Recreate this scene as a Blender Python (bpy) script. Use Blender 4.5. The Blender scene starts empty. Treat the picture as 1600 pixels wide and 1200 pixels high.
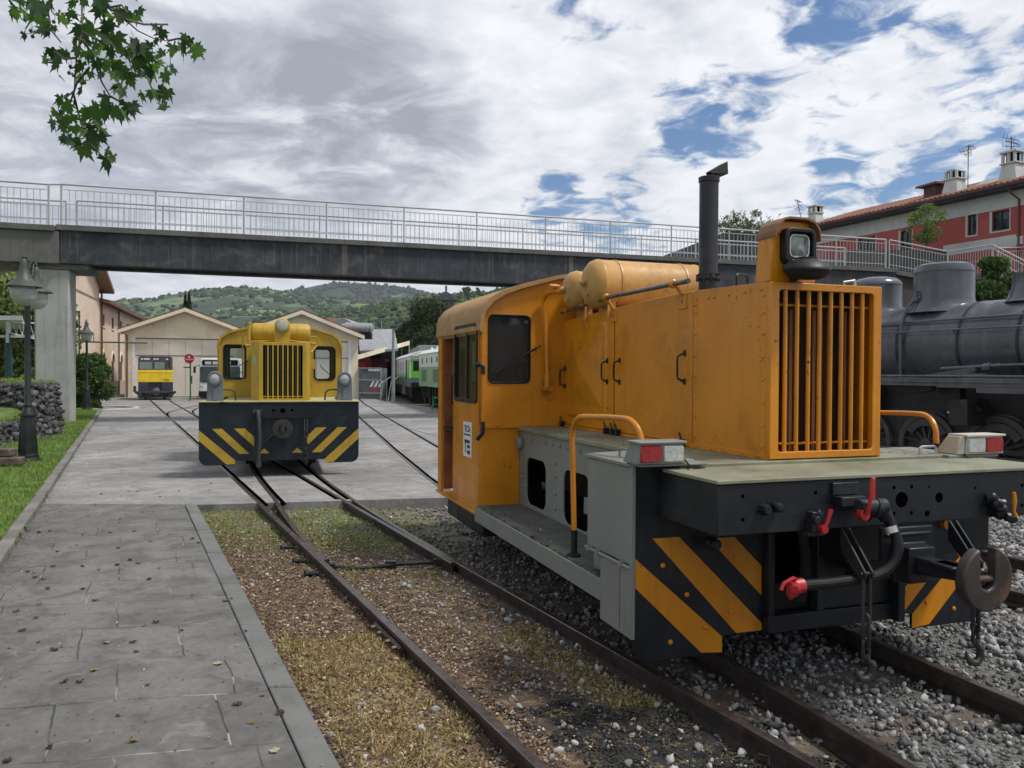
import bpy, bmesh, math, random
import numpy as np
from mathutils import Vector, Matrix, noise
random.seed(7); rng = np.random.default_rng(7)
R_ = math.radians
sc = bpy.context.scene
C = sc.collection
# ------------------------------------------------------------------ camera
F, HV, ROLL, EYE = 1240.0, 583.0, 0.0055, 1.65
PIT = math.atan((600 - HV) / F)
cam = bpy.data.cameras.new('camera'); camo = bpy.data.objects.new('camera', cam); C.objects.link(camo)
cam.sensor_width = 36; cam.lens = 36 * F / 1600; cam.clip_start = 0.05; cam.clip_end = 9000
rt = Vector((math.cos(ROLL), math.sin(ROLL) * math.sin(PIT), math.sin(ROLL) * math.cos(PIT)))
up = Vector((-math.sin(ROLL), math.cos(ROLL) * math.sin(PIT), math.cos(ROLL) * math.cos(PIT)))
fw = Vector((0, math.cos(PIT), -math.sin(PIT)))
camo.matrix_world = Matrix(((rt.x, up.x, -fw.x, 0), (rt.y, up.y, -fw.y, 0), (rt.z, up.z, -fw.z, EYE), (0, 0, 0, 1)))
sc.camera = camo
def at(u, v, Y):                                   # photo pixel + depth -> world point
    x, z = u - 800, 600 - v
    d = rt * x + up * z + fw * F
    k = Y / d.y
    return Vector((d.x * k, Y, EYE + d.z * k))
# ------------------------------------------------------------------ light
sc.view_settings.view_transform = 'Standard'; sc.view_settings.look = 'None'
sc.view_settings.exposure = 0.30; sc.view_settings.gamma = 1
SUN_EL, SUN_AZ = R_(60), R_(102)                    # azimuth from +Y towards +X
sl = bpy.data.lights.new('sun', 'SUN'); sl.energy = 2.8; sl.angle = R_(9); sl.color = (1, .96, .9)
so = bpy.data.objects.new('sun', sl); C.objects.link(so)
sdir = Vector((math.cos(SUN_EL) * math.sin(SUN_AZ), math.cos(SUN_EL) * math.cos(SUN_AZ), math.sin(SUN_EL)))
so.rotation_euler = (-sdir).to_track_quat('-Z', 'Y').to_euler()
w = bpy.data.worlds.new('World'); sc.world = w; w.use_nodes = True
NT = w.node_tree; NT.nodes.clear()
class G:                                           # tiny node helper
    def __init__(s, nt): s.nt = nt
    def n(s, t, **kw):
        o = s.nt.nodes.new(t)
        for k, v in kw.items(): setattr(o, k, v)
        return o
    def put(s, sock, v):
        if hasattr(v, 'links') or isinstance(v, bpy.types.NodeSocket): s.nt.links.new(v, sock)
        else: sock.default_value = v
    def math(s, op, a, b=None, c=None, clamp=False):
        o = s.n('ShaderNodeMath', operation=op, use_clamp=clamp)
        s.put(o.inputs[0], a)
        if b is not None: s.put(o.inputs[1], b)
        if c is not None: s.put(o.inputs[2], c)
        return o.outputs[0]
    def vmath(s, op, a, b=None):
        o = s.n('ShaderNodeVectorMath', operation=op); s.put(o.inputs[0], a)
        if b is not None: s.put(o.inputs[1], b)
        return o.outputs['Value'] if op in ('DOT_PRODUCT', 'LENGTH') else o.outputs[0]
    def noise(s, vec, scale, detail=4, rough=.55, dist=0):
        o = s.n('ShaderNodeTexNoise'); s.put(o.inputs['Vector'], vec)
        o.inputs['Scale'].default_value = scale; o.inputs['Detail'].default_value = detail
        o.inputs['Roughness'].default_value = rough; o.inputs['Distortion'].default_value = dist
        return o.outputs['Fac']
    def ramp(s, fac, stops, interp='LINEAR'):
        o = s.n('ShaderNodeValToRGB'); s.put(o.inputs[0], fac); r = o.color_ramp; r.interpolation = interp
        while len(r.elements) < len(stops): r.elements.new(.5)
        for e, (p, c) in zip(r.elements, stops):
            e.position = p; e.color = (c, c, c, 1) if isinstance(c, (int, float)) else (*c, 1)
        return o.outputs[0]
    def rng(s, x, a, b, c=0, d=1, smooth=True):
        o = s.n('ShaderNodeMapRange', clamp=True)
        if smooth: o.interpolation_type = 'SMOOTHSTEP'
        s.put(o.inputs[0], x)
        for i, v in enumerate((a, b, c, d)): o.inputs[i + 1].default_value = v
        return o.outputs[0]
    def mix(s, f, a, b, mode='MIX'):
        o = s.n('ShaderNodeMix', data_type='RGBA', blend_type=mode)
        s.put(o.inputs[0], f)
        for i, v in ((6, a), (7, b)):
            if isinstance(v, tuple): v = (*v, 1) if len(v) == 3 else v
            s.put(o.inputs[i], v)
        return o.outputs[2]
    def mapping(s, vec, scale=(1, 1, 1), rot=(0, 0, 0), loc=(0, 0, 0)):
        o = s.n('ShaderNodeMapping'); s.put(o.inputs[0], vec)
        o.inputs['Scale'].default_value = scale; o.inputs['Rotation'].default_value = rot; o.inputs['Location'].default_value = loc
        return o.outputs[0]
g = G(NT)
sky = g.n('ShaderNodeTexSky', sky_type='NISHITA'); sky.sun_disc = False
sky.sun_elevation = SUN_EL; sky.sun_rotation = SUN_AZ; sky.air_density = 1.2; sky.dust_density = .6; sky.ozone_density = 2
D = g.n('ShaderNodeTexCoord').outputs['Generated']
sep = g.n('ShaderNodeSeparateXYZ'); g.put(sep.inputs[0], D)
den = g.math('ADD', g.math('MAXIMUM', sep.outputs[2], 0), .16)
comb = g.n('ShaderNodeCombineXYZ'); g.put(comb.inputs[0], g.math('DIVIDE', sep.outputs[0], den)); g.put(comb.inputs[1], g.math('DIVIDE', sep.outputs[1], den))
P = comb.outputs[0]
def pdir(u, v):
    d = rt * (u - 800) + up * (600 - v) + fw * F; return tuple(d.normalized())
def blob(u, v, r, amt, sx=0.0):                    # soft patch of sky round a direction, r in radians
    dt = g.vmath('DOT_PRODUCT', D, pdir(u, v))
    return g.rng(dt, math.cos(r), 1.0, 0, amt)
n1 = g.noise(P, 1.1, 6, .6, .3)
n2 = g.noise(g.mapping(P, (1, 1, 1), (0, 0, .5), (3.1, 7.7, 0)), 3.2, 8, .62, .5)
n5 = g.noise(g.mapping(P, (1, 1, 1), (0, 0, 1.1), (9.1, 1.7, 0)), 8.0, 8, .6, .6)
cov = g.math('ADD', g.math('MULTIPLY', n1, .3), g.math('ADD', g.math('MULTIPLY', n2, .38), g.math('MULTIPLY', n5, .60)))
bias = []
for a in [(860, 0, .13, -.17), (960, 15, .09, -.09), (1380, 70, .36, -.03), (1370, 5, .13, -.05), (1460, 110, .09, -.03), (1110, 195, .10, -.15), (1040, 240, .09, -.08),
          (1190, 195, .07, -.05), (925, 305, .10, -.115), (820, 285, .09, -.10), (720, 300, .1, -.04), (1010, 350, .09, -.05), (735, 200, .045, -.08), (700, 262, .05, -.08), (870, 325, .06, -.08), (1500, 225, .15, -.085), (1360, 268, .11, -.085),
          (1250, 295, .07, -.09), (1580, 180, .12, -.04), (700, 345, .04, -.07),
          (1310, 195, .11, .11), (1180, 255, .08, .12), (1420, 170, .08, .10), (1050, 290, .06, .08), (500, 120, .60, .17), (100, 250, .6, .2), (1010, 110, .17, .09), (1200, 330, .08, .11), (1090, 335, .07, .10), (1500, 335, .10, .10), (1350, 330, .07, .08), (1580, 50, .16, .10), (1450, 150, .10, .06), (1500, 10, .08, .05), (780, 225, .07, .08), (1130, 60, .08, .05)]:
    bias.append(blob(*a))
b = bias[0]
for x in bias[1:]: b = g.math('ADD', b, x)
cov = g.math('SUBTRACT', g.math('ADD', cov, b), .095)
cover = g.rng(cov, .425, .575)
n3 = g.noise(g.mapping(P, (1, 1, 1), (0, 0, 0), (11, 2, 0)), 1.7, 9, .6, .4)
dk = g.rng(n3, .40, .72, 0.02, .42)
for a in [(620, 155, .17, .42), (490, 210, .17, .38), (400, 190, .12, .2), (690, 215, .08, .34), (560, 110, .10, .2), (330, 165, .16, .28), (80, 130, .2, .2), (930, 130, .1, .12), (250, 30, .1, .1), (1130, 60, .08, .08), (30, 260, .2, .16), (1000, 205, .05, .15), (200, 210, .12, .15),
          (850, 170, .09, -.2), (770, 245, .06, -.2), (1290, 150, .1, -.15), (360, 50, .12, -.22), (720, 80, .12, -.2), (1150, 120, .1, -.15), (560, 300, .12, -.15), (1100, 330, .1, -.2), (480, 40, .1, -.12)]:
    dk = g.math('ADD', dk, blob(*a))
n4 = g.noise(g.mapping(P, (1, 1, 1), (0, 0, .3), (2, 5, 0)), 3.2, 9, .62, .6)
dark = g.math('MULTIPLY', g.math('MAXIMUM', dk, 0), g.rng(n4, .34, .66, .05, 1.05))
dark = g.math('ADD', dark, g.math('MULTIPLY', g.math('SUBTRACT', g.noise(P, 6, 8, .6, .4), .42), .7))
dark = g.math('ADD', dark, g.rng(cov, .60, .95, 0, .18), clamp=True)
ccol = g.ramp(dark, [(0, (8.1, 8.2, 8.45)), (.25, (6.3, 6.5, 6.95)), (.55, (4.3, 4.6, 5.15)), (1, (2.9, 3.15, 3.6))])
skyc = g.mix(1.0, sky.outputs[0], (.36, .56, .78), 'MULTIPLY')
fin = g.mix(cover, skyc, ccol)
hz = g.rng(sep.outputs[2], .0, .12, .55, 0)
fin = g.mix(hz, fin, (6.2, 6.5, 7.0))
bg = g.n('ShaderNodeBackground'); g.put(bg.inputs[0], fin); bg.inputs[1].default_value = .1
g.put(g.n('ShaderNodeOutputWorld').inputs[0], bg.outputs[0])
# ------------------------------------------------------------------ materials
def newmat(name):
    m = bpy.data.materials.new(name); m.use_nodes = True
    nt = m.node_tree; nt.nodes.clear(); h = G(nt)
    b = h.n('ShaderNodeBsdfPrincipled'); o = h.n('ShaderNodeOutputMaterial'); h.put(o.inputs[0], b.outputs[0])
    return m, h, b
def bump(h, b, hgt, strength, dist=.01):
    o = h.n('ShaderNodeBump'); o.inputs['Strength'].default_value = strength; o.inputs['Distance'].default_value = dist
    h.put(o.inputs['Height'], hgt); h.put(b.inputs['Normal'], o.outputs[0])
def mat(name, col, rough=.6, metal=0, var=.12, scale=3.0, dirt=None, damt=.35, dscale=2.5, streak=0, bmp=.15, bscale=60, spec=.5, coat=0, chips=0):
    m, h, b = newmat(name)
    P = h.n('ShaderNodeTexCoord').outputs['Object']
    a = h.noise(P, scale, 5, .6)
    c0 = tuple(max(0, c * (1 - var * 2)) for c in col); c1 = tuple(min(1, c * (1 + var)) for c in col)
    c = h.ramp(a, [(.3, c0), (.7, c1)])
    if dirt:
        d = h.noise(h.mapping(P, (1, 1, 1), (0, 0, 0), (5, 3, 8)), dscale, 8, .68, .4)
        c = h.mix(h.rng(d, .5, .72, 0, damt), c, dirt)
        if streak:
            s = h.noise(h.mapping(P, (14, 14, .7)), 1.0, 5, .6)
            c = h.mix(h.rng(s, .5, .75, 0, streak), c, dirt)
    if chips:
        ch = h.noise(h.mapping(P, (1, 1, 1), (0, 0, 0), (3, 9, 1)), 34, 3, .5); reg = h.rng(h.noise(P, 2.1, 5, .7), .48, .66)
        c = h.mix(h.math('MULTIPLY', h.rng(ch, .655, .68, 0, 1), h.math('MULTIPLY', reg, chips * 1.8), clamp=True), c, (.045, .022, .014))
        sp = h.noise(P, 9, 8, .75, .3); c = h.mix(h.rng(sp, .60, .78, 0, .45), c, (.25, .085, .02))
    h.put(b.inputs['Base Color'], c)
    r = h.noise(P, scale * 2.7, 4); h.put(b.inputs['Roughness'], h.rng(r, .3, .7, max(.04, rough - .1), min(1, rough + .12)))
    b.inputs['Metallic'].default_value = metal; b.inputs['Specular IOR Level'].default_value = spec
    b.inputs['Coat Weight'].default_value = coat; b.inputs['Coat Roughness'].default_value = .25
    if bmp: bump(h, b, h.noise(P, bscale, 4, .6), bmp, .004)
    return m
ORANGE = mat('orange_paint', (.60, .222, .006), .34, var=.09, scale=1.3, dirt=(.17, .065, .008), damt=.55, dscale=1.7, streak=.28, bmp=.55, bscale=2.4, chips=.6)
ORROOF = mat('weathered_roof_paint', (.40, .225, .085), .7, var=.14, scale=5, dirt=(.20, .13, .07), damt=.6, dscale=5, streak=.3, bmp=.3, bscale=30)
TANKM = mat('tank_paint', (.50, .275, .08), .5, var=.08, scale=2.5, dirt=(.22, .12, .045), damt=.55, dscale=9, streak=.25, bmp=.12, bscale=30)
RUSTB = mat('rusty_brown_paint', (.22, .085, .03), .7, var=.2, scale=5, dirt=(.06, .03, .02), damt=.6)
YELLOW = mat('yellow_paint', (.44, .285, .022), .45, var=.08, scale=1.6, dirt=(.22, .12, .02), damt=.55, dscale=2.5, streak=.35, chips=.45)
BRYELLOW = mat('bright_yellow_paint', (.80, .56, .02), .45, dirt=(.35, .25, .05), damt=.3)
BLACKP = mat('black_paint', (.011, .0125, .017), .45, spec=.35, var=.2, scale=2, dirt=(.045, .045, .043), damt=.4, dscale=3, streak=.15, bmp=.2, bscale=25)
DARKM = mat('dark_machinery', (.012, .012, .012), .7, spec=.25, dirt=(.05, .04, .03), damt=.5, dscale=6)
VOIDM = mat('dark_interior', (.0015, .0015, .0015), .95, bmp=0, spec=.0)
GREYP = mat('grey_paint', (.20, .21, .195), .5, var=.06, scale=1.5, dirt=(.14, .14, .10), damt=.4, dscale=2.5, streak=.3, bmp=.12, bscale=20)
DKGREYP = mat('slate_grey_paint', (.13, .15, .17), .5, dirt=(.06, .06, .06), damt=.3, streak=.2)
MOSSTOP = mat('mossy_deck_paint', (.22, .22, .15), .6, var=.2, scale=2, dirt=(.10, .115, .04), damt=.85, dscale=2.2, bmp=.3, bscale=40)
MOSSDK = mat('mossy_board', (.075, .08, .07), .85, var=.2, scale=4, dirt=(.10, .12, .035), damt=.7, dscale=4, bmp=.6, bscale=35)
RUBBER = mat('black_rubber', (.008, .008, .009), .5, spec=.35, bmp=.1)
REDP = mat('red_paint', (.36, .012, .015), .4, dirt=(.2, .02, .02), damt=.4, dscale=20)
WHITEP = mat('white_paint', (.72, .73, .73), .5, var=.04, dirt=(.4, .38, .34), damt=.35, dscale=4)
CHROME = mat('bright_steel', (.5, .5, .5), .3, metal=.9, var=.1)
STEEL = mat('worn_steel', (.20, .19, .18), .42, metal=.8, var=.2, scale=12, dirt=(.10, .055, .035), damt=.7, dscale=10)
RAILM = mat('rusty_rail', (.045, .034, .031), .5, metal=.35, var=.25, scale=6, dirt=(.14, .07, .04), damt=.6, dscale=9, bmp=.3)
RAILTOP = mat('rail_head', (.15, .125, .12), .33, metal=.75, var=.2, scale=8, dirt=(.12, .07, .05), damt=.6, dscale=12)
RUSTIRON = mat('rusty_iron', (.10, .065, .05), .6, metal=.4, var=.3, scale=12, dirt=(.17, .085, .05), damt=.7, dscale=8, bmp=.4)
STEAMG = mat('boiler_grey_paint', (.082, .089, .103), .30, var=.16, scale=1.2, dirt=(.19, .195, .20), damt=.45, dscale=2.2, streak=.3, bmp=.2, bscale=3.2)
STEAMD = mat('steam_chassis', (.018, .019, .022), .6, dirt=(.10, .075, .06), damt=.5, dscale=5)
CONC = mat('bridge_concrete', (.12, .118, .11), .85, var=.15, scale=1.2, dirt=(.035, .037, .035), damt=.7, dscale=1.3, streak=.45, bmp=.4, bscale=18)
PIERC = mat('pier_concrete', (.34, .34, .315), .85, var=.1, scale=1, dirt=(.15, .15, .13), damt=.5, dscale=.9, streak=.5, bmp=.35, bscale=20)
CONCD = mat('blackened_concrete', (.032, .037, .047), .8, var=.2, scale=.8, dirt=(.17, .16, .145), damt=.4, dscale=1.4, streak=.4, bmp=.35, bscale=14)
RAILWH = mat('railing_paint', (.42, .43, .44), .5, var=.06, scale=1.5, dirt=(.36, .32, .27), damt=.4, dscale=3)
CREAM = mat('cream_render', (.74, .66, .50), .85, var=.06, scale=.6, dirt=(.42, .34, .25), damt=.5, dscale=.7, streak=.4, bmp=.2, bscale=15)
PINKR = mat('pinkish_render', (.68, .55, .43), .85, var=.06, scale=.5, dirt=(.38, .28, .21), damt=.4, dscale=.5, streak=.2)
DOORC = mat('pale_door_panels', (.72, .68, .60), .7, var=.03, dirt=(.4, .36, .3), damt=.25, dscale=.6, streak=.15)
BROWNP = mat('brown_paint', (.11, .045, .033), .6)
REDWALL = mat('red_render', (.40, .085, .075), .85, var=.08, scale=.7, dirt=(.30, .10, .085), damt=.4, dscale=.6)
PALEWALL = mat('pale_grey_render', (.52, .53, .50), .85, var=.06, dirt=(.34, .35, .33), damt=.4, dscale=.6)
LAMPG = mat('dark_green_cast_iron', (.006, .013, .011), .5, dirt=(.04, .05, .045), damt=.4, dscale=8)
SHADEM = mat('weathered_lamp_shade', (.05, .056, .048), .6, dirt=(.05, .06, .04), damt=.5, dscale=8)
GREENP = mat('bright_green_paint', (.17, .58, .05), .5, dirt=(.12, .3, .08), damt=.3)
PALEGRN = mat('pale_green_paint', (.24, .42, .22), .5, dirt=(.2, .3, .18), damt=.3)
MINTW = mat('mint_white_paint', (.62, .72, .66), .5, dirt=(.45, .5, .45), damt=.3)
GREYROOF = mat('grey_sheet_roof', (.27, .28, .29), .6, dirt=(.15, .15, .15), damt=.4, dscale=.6)
REDROOF = mat('dark_red_roof', (.17, .035, .03), .7, dirt=(.10, .05, .04), damt=.4, dscale=.6)
def tilemat(name):
    m, h, b = newmat(name)
    P = h.n('ShaderNodeTexCoord').outputs['Object']
    wv = h.n('ShaderNodeTexWave', wave_type='BANDS', bands_direction='Y'); h.put(wv.inputs[0], P); wv.inputs['Scale'].default_value = 1.25; wv.inputs['Distortion'].default_value = .3; wv.inputs['Detail Scale'].default_value = 4
    c = h.mix(h.rng(h.noise(P, 2.4, 6, .7), .3, .75), (.30, .115, .07), (.17, .095, .07))
    c = h.mix(h.rng(wv.outputs[1], .0, .35, .55, 0), c, (.07, .035, .028))
    h.put(b.inputs['Base Color'], c); b.inputs['Roughness'].default_value = .85
    bump(h, b, wv.outputs[1], .9, .06)
    return m
TILE = tilemat('clay_roof_tiles')
def glassmat(name, tint=(.12, .15, .15), op=.5, rough=.06):
    m = bpy.data.materials.new(name); m.use_nodes = True; nt = m.node_tree; nt.nodes.clear(); h = G(nt)
    tr = h.n('ShaderNodeBsdfTransparent'); tr.inputs[0].default_value = (.75, .82, .8, 1)
    b = h.n('ShaderNodeBsdfPrincipled'); b.inputs['Base Color'].default_value = (*tint, 1); b.inputs['Roughness'].default_value = rough
    mx = h.n('ShaderNodeMixShader'); mx.inputs[0].default_value = op
    nt.links.new(tr.outputs[0], mx.inputs[1]); nt.links.new(b.outputs[0], mx.inputs[2])
    h.put(h.n('ShaderNodeOutputMaterial').inputs[0], mx.outputs[0]); return m
GLASS = glassmat('window_glass', (.03, .04, .04), .45)
GLASSD = glassmat('dark_window_glass', (.02, .025, .028), .93)
GLOBE = glassmat('lamp_globe', (.50, .52, .50), .62, .2)
LENSW = mat('clear_lens', (.42, .44, .42), .15, var=.15, scale=30, coat=.5, bmp=.5, bscale=90)
LENSR = mat('red_lens', (.30, .006, .012), .18, var=.2, scale=30, coat=.5, bmp=.4, bscale=120)
def rndmat(name, stops, rough=.8, trans=0, bmpv=0):
    m, h, b = newmat(name)
    a = h.n('ShaderNodeAttribute', attribute_name='rnd')
    c = h.ramp(a.outputs['Fac'], stops)
    if bmpv:
        P = h.n('ShaderNodeNewGeometry').outputs['Position']
        c = h.mix(h.rng(h.noise(P, 90, 4, .6), .35, .7, 0, .4), c, (.07, .065, .055))
        bump(h, b, h.noise(P, 160, 3), bmpv, .003)
    h.put(b.inputs['Base Color'], c); b.inputs['Roughness'].default_value = rough
    b.inputs['Specular IOR Level'].default_value = .3
    if trans:
        t = h.n('ShaderNodeBsdfTranslucent'); h.put(t.inputs[0], h.mix(1.0, c, (1.0, 1.15, .6), 'MULTIPLY'))
        mx = h.n('ShaderNodeMixShader'); mx.inputs[0].default_value = trans
        h.nt.links.new(b.outputs[0], mx.inputs[1]); h.nt.links.new(t.outputs[0], mx.inputs[2])
        o = [n for n in h.nt.nodes if n.type == 'OUTPUT_MATERIAL'][0]; h.put(o.inputs[0], mx.outputs[0])
    return m
STONE = rndmat('ballast_stone', [(0, (.075, .075, .078)), (.35, (.17, .17, .17)), (.7, (.27, .267, .26)), (.93, (.40, .395, .38)), (1, (.52, .51, .49))], .85, 0, .4)
PALEST = rndmat('pale_stone', [(0, (.18, .18, .175)), (.6, (.32, .32, .305)), (1, (.52, .51, .48))], .8, 0, .4)
CINDER = rndmat('black_cinder', [(0, (.008, .008, .009)), (.8, (.03, .03, .03)), (1, (.07, .07, .065))], .75)
LITTER = rndmat('leaf_litter', [(0, (.05, .03, .02)), (.4, (.12, .07, .045)), (.7, (.20, .135, .09)), (.9, (.33, .26, .18)), (1, (.48, .42, .32))], .9)
BLADEW = [([(x * 2.0, y, z) for x, y, z in v_], f_) for v_, f_ in [([(-.045, 0, 0), (.045, 0, 0), (.1 , .12, .62), (.32, .2, 1)], [(0, 1, 2), (0, 2, 3)]), ([(-.05, 0, 0), (.05, 0, 0), (-.05, -.1, .6), (-.3, -.05, .95)], [(0, 1, 2), (0, 2, 3)])]]
STRAW = rndmat('dry_moss', [(0, (.20, .14, .06)), (.5, (.38, .285, .13)), (.85, (.52, .42, .22)), (1, (.30, .30, .10))], .9, .2)
GRASS = rndmat('grass_blades', [(0, (.07, .13, .025)), (.5, (.16, .27, .05)), (.85, (.28, .38, .08)), (1, (.45, .46, .2))], .7, .35)
WEED = rndmat('weed_blades', [(0, (.09, .15, .025)), (.5, (.19, .31, .045)), (.85, (.34, .44, .09)), (1, (.50, .44, .18))], .8, .3)
LEAFP = rndmat('plane_leaves', [(0, (.022, .05, .022)), (.5, (.05, .105, .035)), (1, (.11, .19, .05))], .5, .5)
LEAFD = rndmat('dark_foliage', [(0, (.016, .030, .012)), (.5, (.036, .062, .022)), (1, (.085, .115, .04))], .7, .25)
LEAFM = rndmat('green_foliage', [(0, (.022, .05, .015)), (.5, (.05, .11, .025)), (1, (.12, .19, .05))], .7, .3)
LEAFB = rndmat('light_foliage', [(0, (.06, .09, .03)), (.5, (.15, .21, .06)), (1, (.30, .36, .13))], .7, .35)
LEAFT = rndmat('cypress_foliage', [(0, (.012, .028, .012)), (1, (.035, .06, .022))], .8, .15)
BLOSS = rndmat('grey_green_leaves', [(0, (.06, .09, .05)), (.6, (.13, .16, .09)), (1, (.30, .32, .22))], .7, .3)
DEADLF = rndmat('fallen_leaf', [(0, (.045, .035, .02)), (.5, (.13, .09, .045)), (.9, (.30, .21, .09)), (1, (.34, .36, .24))], .8, .2)
RUBBLEB = 1
BARK = mat('bark', (.11, .09, .07), .9, var=.3, scale=6, bmp=.8, bscale=20)
WOODOLD = mat('old_timber', (.11, .085, .065), .9, var=.3, scale=7, dirt=(.22, .19, .15), damt=.6, dscale=12, streak=.3, bmp=.8, bscale=22)
WALLST = mat('dark_wall_stone', (.075, .075, .08), .9, var=.35, scale=2.5, dirt=(.17, .16, .15), damt=.6, dscale=3, bmp=1, bscale=9)
# ------------------------------------------------------------------ mesh builder
def vec(a): return Vector(a)
class MB:
    def __init__(s): s.v = []; s.f = []; s.m = []; s.mi = 0
    def add(s, vs, fs):
        o = len(s.v); s.v += [tuple(p) for p in vs]
        for f in fs: s.f.append(tuple(i + o for i in f)); s.m.append(s.mi)
        return s
    def box(s, x0, x1, y0, y1, z0, z1):
        v = [(x, y, z) for z in (z0, z1) for y in (y0, y1) for x in (x0, x1)]
        return s.add(v, [(0, 2, 3, 1), (4, 5, 7, 6), (0, 1, 5, 4), (2, 6, 7, 3), (0, 4, 6, 2), (1, 3, 7, 5)])
    def frustum(s, b, t):                          # two lists of equal length of 3D points
        n = len(b); return s.add(list(b) + list(t), [tuple(reversed(range(n))), tuple(range(n, 2 * n))] + [(i, (i + 1) % n, n + (i + 1) % n, n + i) for i in range(n)])
    def prism(s, poly, ax, a, b):
        f = {'x': lambda p, k: (k, p[0], p[1]), 'y': lambda p, k: (p[0], k, p[1]), 'z': lambda p, k: (p[0], p[1], k)}[ax]
        return s.frustum([f(p, a) for p in poly], [f(p, b) for p in poly])
    def plate(s, outer, holes, ax, a, b):
        f = {'x': lambda p, k: (k, p[0], p[1]), 'y': lambda p, k: (p[0], k, p[1]), 'z': lambda p, k: (p[0], p[1], k)}[ax]
        bm = bmesh.new(); loops = [outer] + list(holes); allv = []
        for l in loops:
            vs = [bm.verts.new((p[0], p[1], 0)) for p in l]; allv += vs
            for i in range(len(vs)): bm.edges.new((vs[i], vs[(i + 1) % len(vs)]))
        bm.verts.index_update()
        bmesh.ops.triangle_fill(bm, use_beauty=True, use_dissolve=False, edges=bm.edges[:], normal=(0, 0, 1))
        bm.verts.ensure_lookup_table(); bm.verts.index_update()
        co = [v.co.copy() for v in bm.verts]; tris = [tuple(v.index for v in fc.verts) for fc in bm.faces]
        n = len(co); vs = [f(p, a) for p in co] + [f(p, b) for p in co]
        fs = [tuple(reversed(t)) for t in tris] + [tuple(i + n for i in t) for t in tris]
        k = 0
        for l in loops:
            for i in range(len(l)):
                j = (i + 1) % len(l); fs.append((k + i, k + j, n + k + j, n + k + i))
            k += len(l)
        bm.free(); return s.add(vs, fs)
    def cyl(s, p0, p1, r0, r1=None, n=16, caps=True):
        r1 = r0 if r1 is None else r1; p0 = vec(p0); p1 = vec(p1); d = (p1 - p0).normalized()
        a = d.orthogonal().normalized(); b = d.cross(a)
        vs = []
        for p, r in ((p0, r0), (p1, r1)):
            for i in range(n):
                t = 2 * math.pi * i / n; vs.append(p + a * (math.cos(t) * r) + b * (math.sin(t) * r))
        fs = [(i, (i + 1) % n, n + (i + 1) % n, n + i) for i in range(n)]
        if caps: fs += [tuple(reversed(range(n))), tuple(range(n, 2 * n))]
        return s.add(vs, fs)
    def tube(s, pts, r, n=8, closed=False):
        pts = [vec(p) for p in pts]; rs = r if isinstance(r, (list, tuple)) else [r] * len(pts)
        vs = []; a = None; N = len(pts)
        for i, p in enumerate(pts):
            if closed: d = (pts[(i + 1) % N] - pts[i - 1])
            else: d = (pts[min(i + 1, N - 1)] - pts[max(i - 1, 0)])
            d.normalize()
            a = d.orthogonal() if a is None else a - d * a.dot(d)
            a.normalize(); b = d.cross(a)
            for k in range(n):
                t = 2 * math.pi * k / n; vs.append(p + (a * math.cos(t) + b * math.sin(t)) * rs[i])
        fs = []
        for i in range(N if closed else N - 1):
            j = (i + 1) % N
            for k in range(n): fs.append((i * n + k, i * n + (k + 1) % n, j * n + (k + 1) % n, j * n + k))
        if not closed: fs += [tuple(reversed(range(n))), tuple(range((N - 1) * n, N * n))]
        return s.add(vs, fs)
    def lathe(s, prof, o=(0, 0, 0), ax=(0, 0, 1), n=24):       # prof: (radius, along)
        ax = vec(ax).normalized(); a = ax.orthogonal().normalized(); b = ax.cross(a); o = vec(o); vs = []
        for r, h in prof:
            for k in range(n):
                t = 2 * math.pi * k / n; vs.append(o + ax * h + (a * math.cos(t) + b * math.sin(t)) * max(r, 1e-4))
        fs = [(i * n + k, i * n + (k + 1) % n, (i + 1) * n + (k + 1) % n, (i + 1) * n + k) for i in range(len(prof) - 1) for k in range(n)]
        fs += [tuple(reversed(range(n))), tuple(range((len(prof) - 1) * n, len(prof) * n))]
        return s.add(vs, fs)
    def rivets(s, pts, ax, r=.011, h=.007):
        for p in pts:
            a = vec(ax); s.lathe([(r, 0), (r * .8, h * .7), (r * .3, h)], p, a, 7)
        return s
    def build(s, name, mats, parent=None, bevel=0, smooth=30, loc=None):
        me = bpy.data.meshes.new(name); me.from_pydata(s.v, [], s.f)
        ms = mats if isinstance(mats, (list, tuple)) else [mats]
        for m in ms: me.materials.append(m)
        if len(ms) > 1: me.polygons.foreach_set('material_index', s.m)
        bm = bmesh.new(); bm.from_mesh(me); bmesh.ops.recalc_face_normals(bm, faces=bm.faces[:]); bm.to_mesh(me); bm.free()
        if smooth:
            me.polygons.foreach_set('use_smooth', [True] * len(me.polygons)); me.set_sharp_from_angle(angle=R_(smooth))
        me.update()
        o = bpy.data.objects.new(name, me); C.objects.link(o)
        if parent: o.parent = parent
        if loc: o.location = loc
        if bevel:
            md = o.modifiers.new('bevel', 'BEVEL'); md.width = bevel; md.segments = 2; md.limit_method = 'ANGLE'; md.angle_limit = R_(40)
        return o
def tag(o, label=None, cat=None, group=None, kind=None):
    if label: o['label'] = label
    if cat: o['category'] = cat
    if group: o['group'] = group
    if kind: o['kind'] = kind
    return o
def thing(name, label, cat, loc=(0, 0, 0), rz=0, group=None):
    o = bpy.data.objects.new(name, None); o.empty_display_size = .2; C.objects.link(o)
    o.location = loc; o.rotation_euler = (0, 0, R_(rz)); return tag(o, label, cat, group)
def copy_tree(o, parent=None):
    kids = [k for k in C.objects if k.parent == o]
    c = o.copy(); C.objects.link(c); c.parent = parent
    for k in kids: copy_tree(k, c)
    return c
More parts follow.
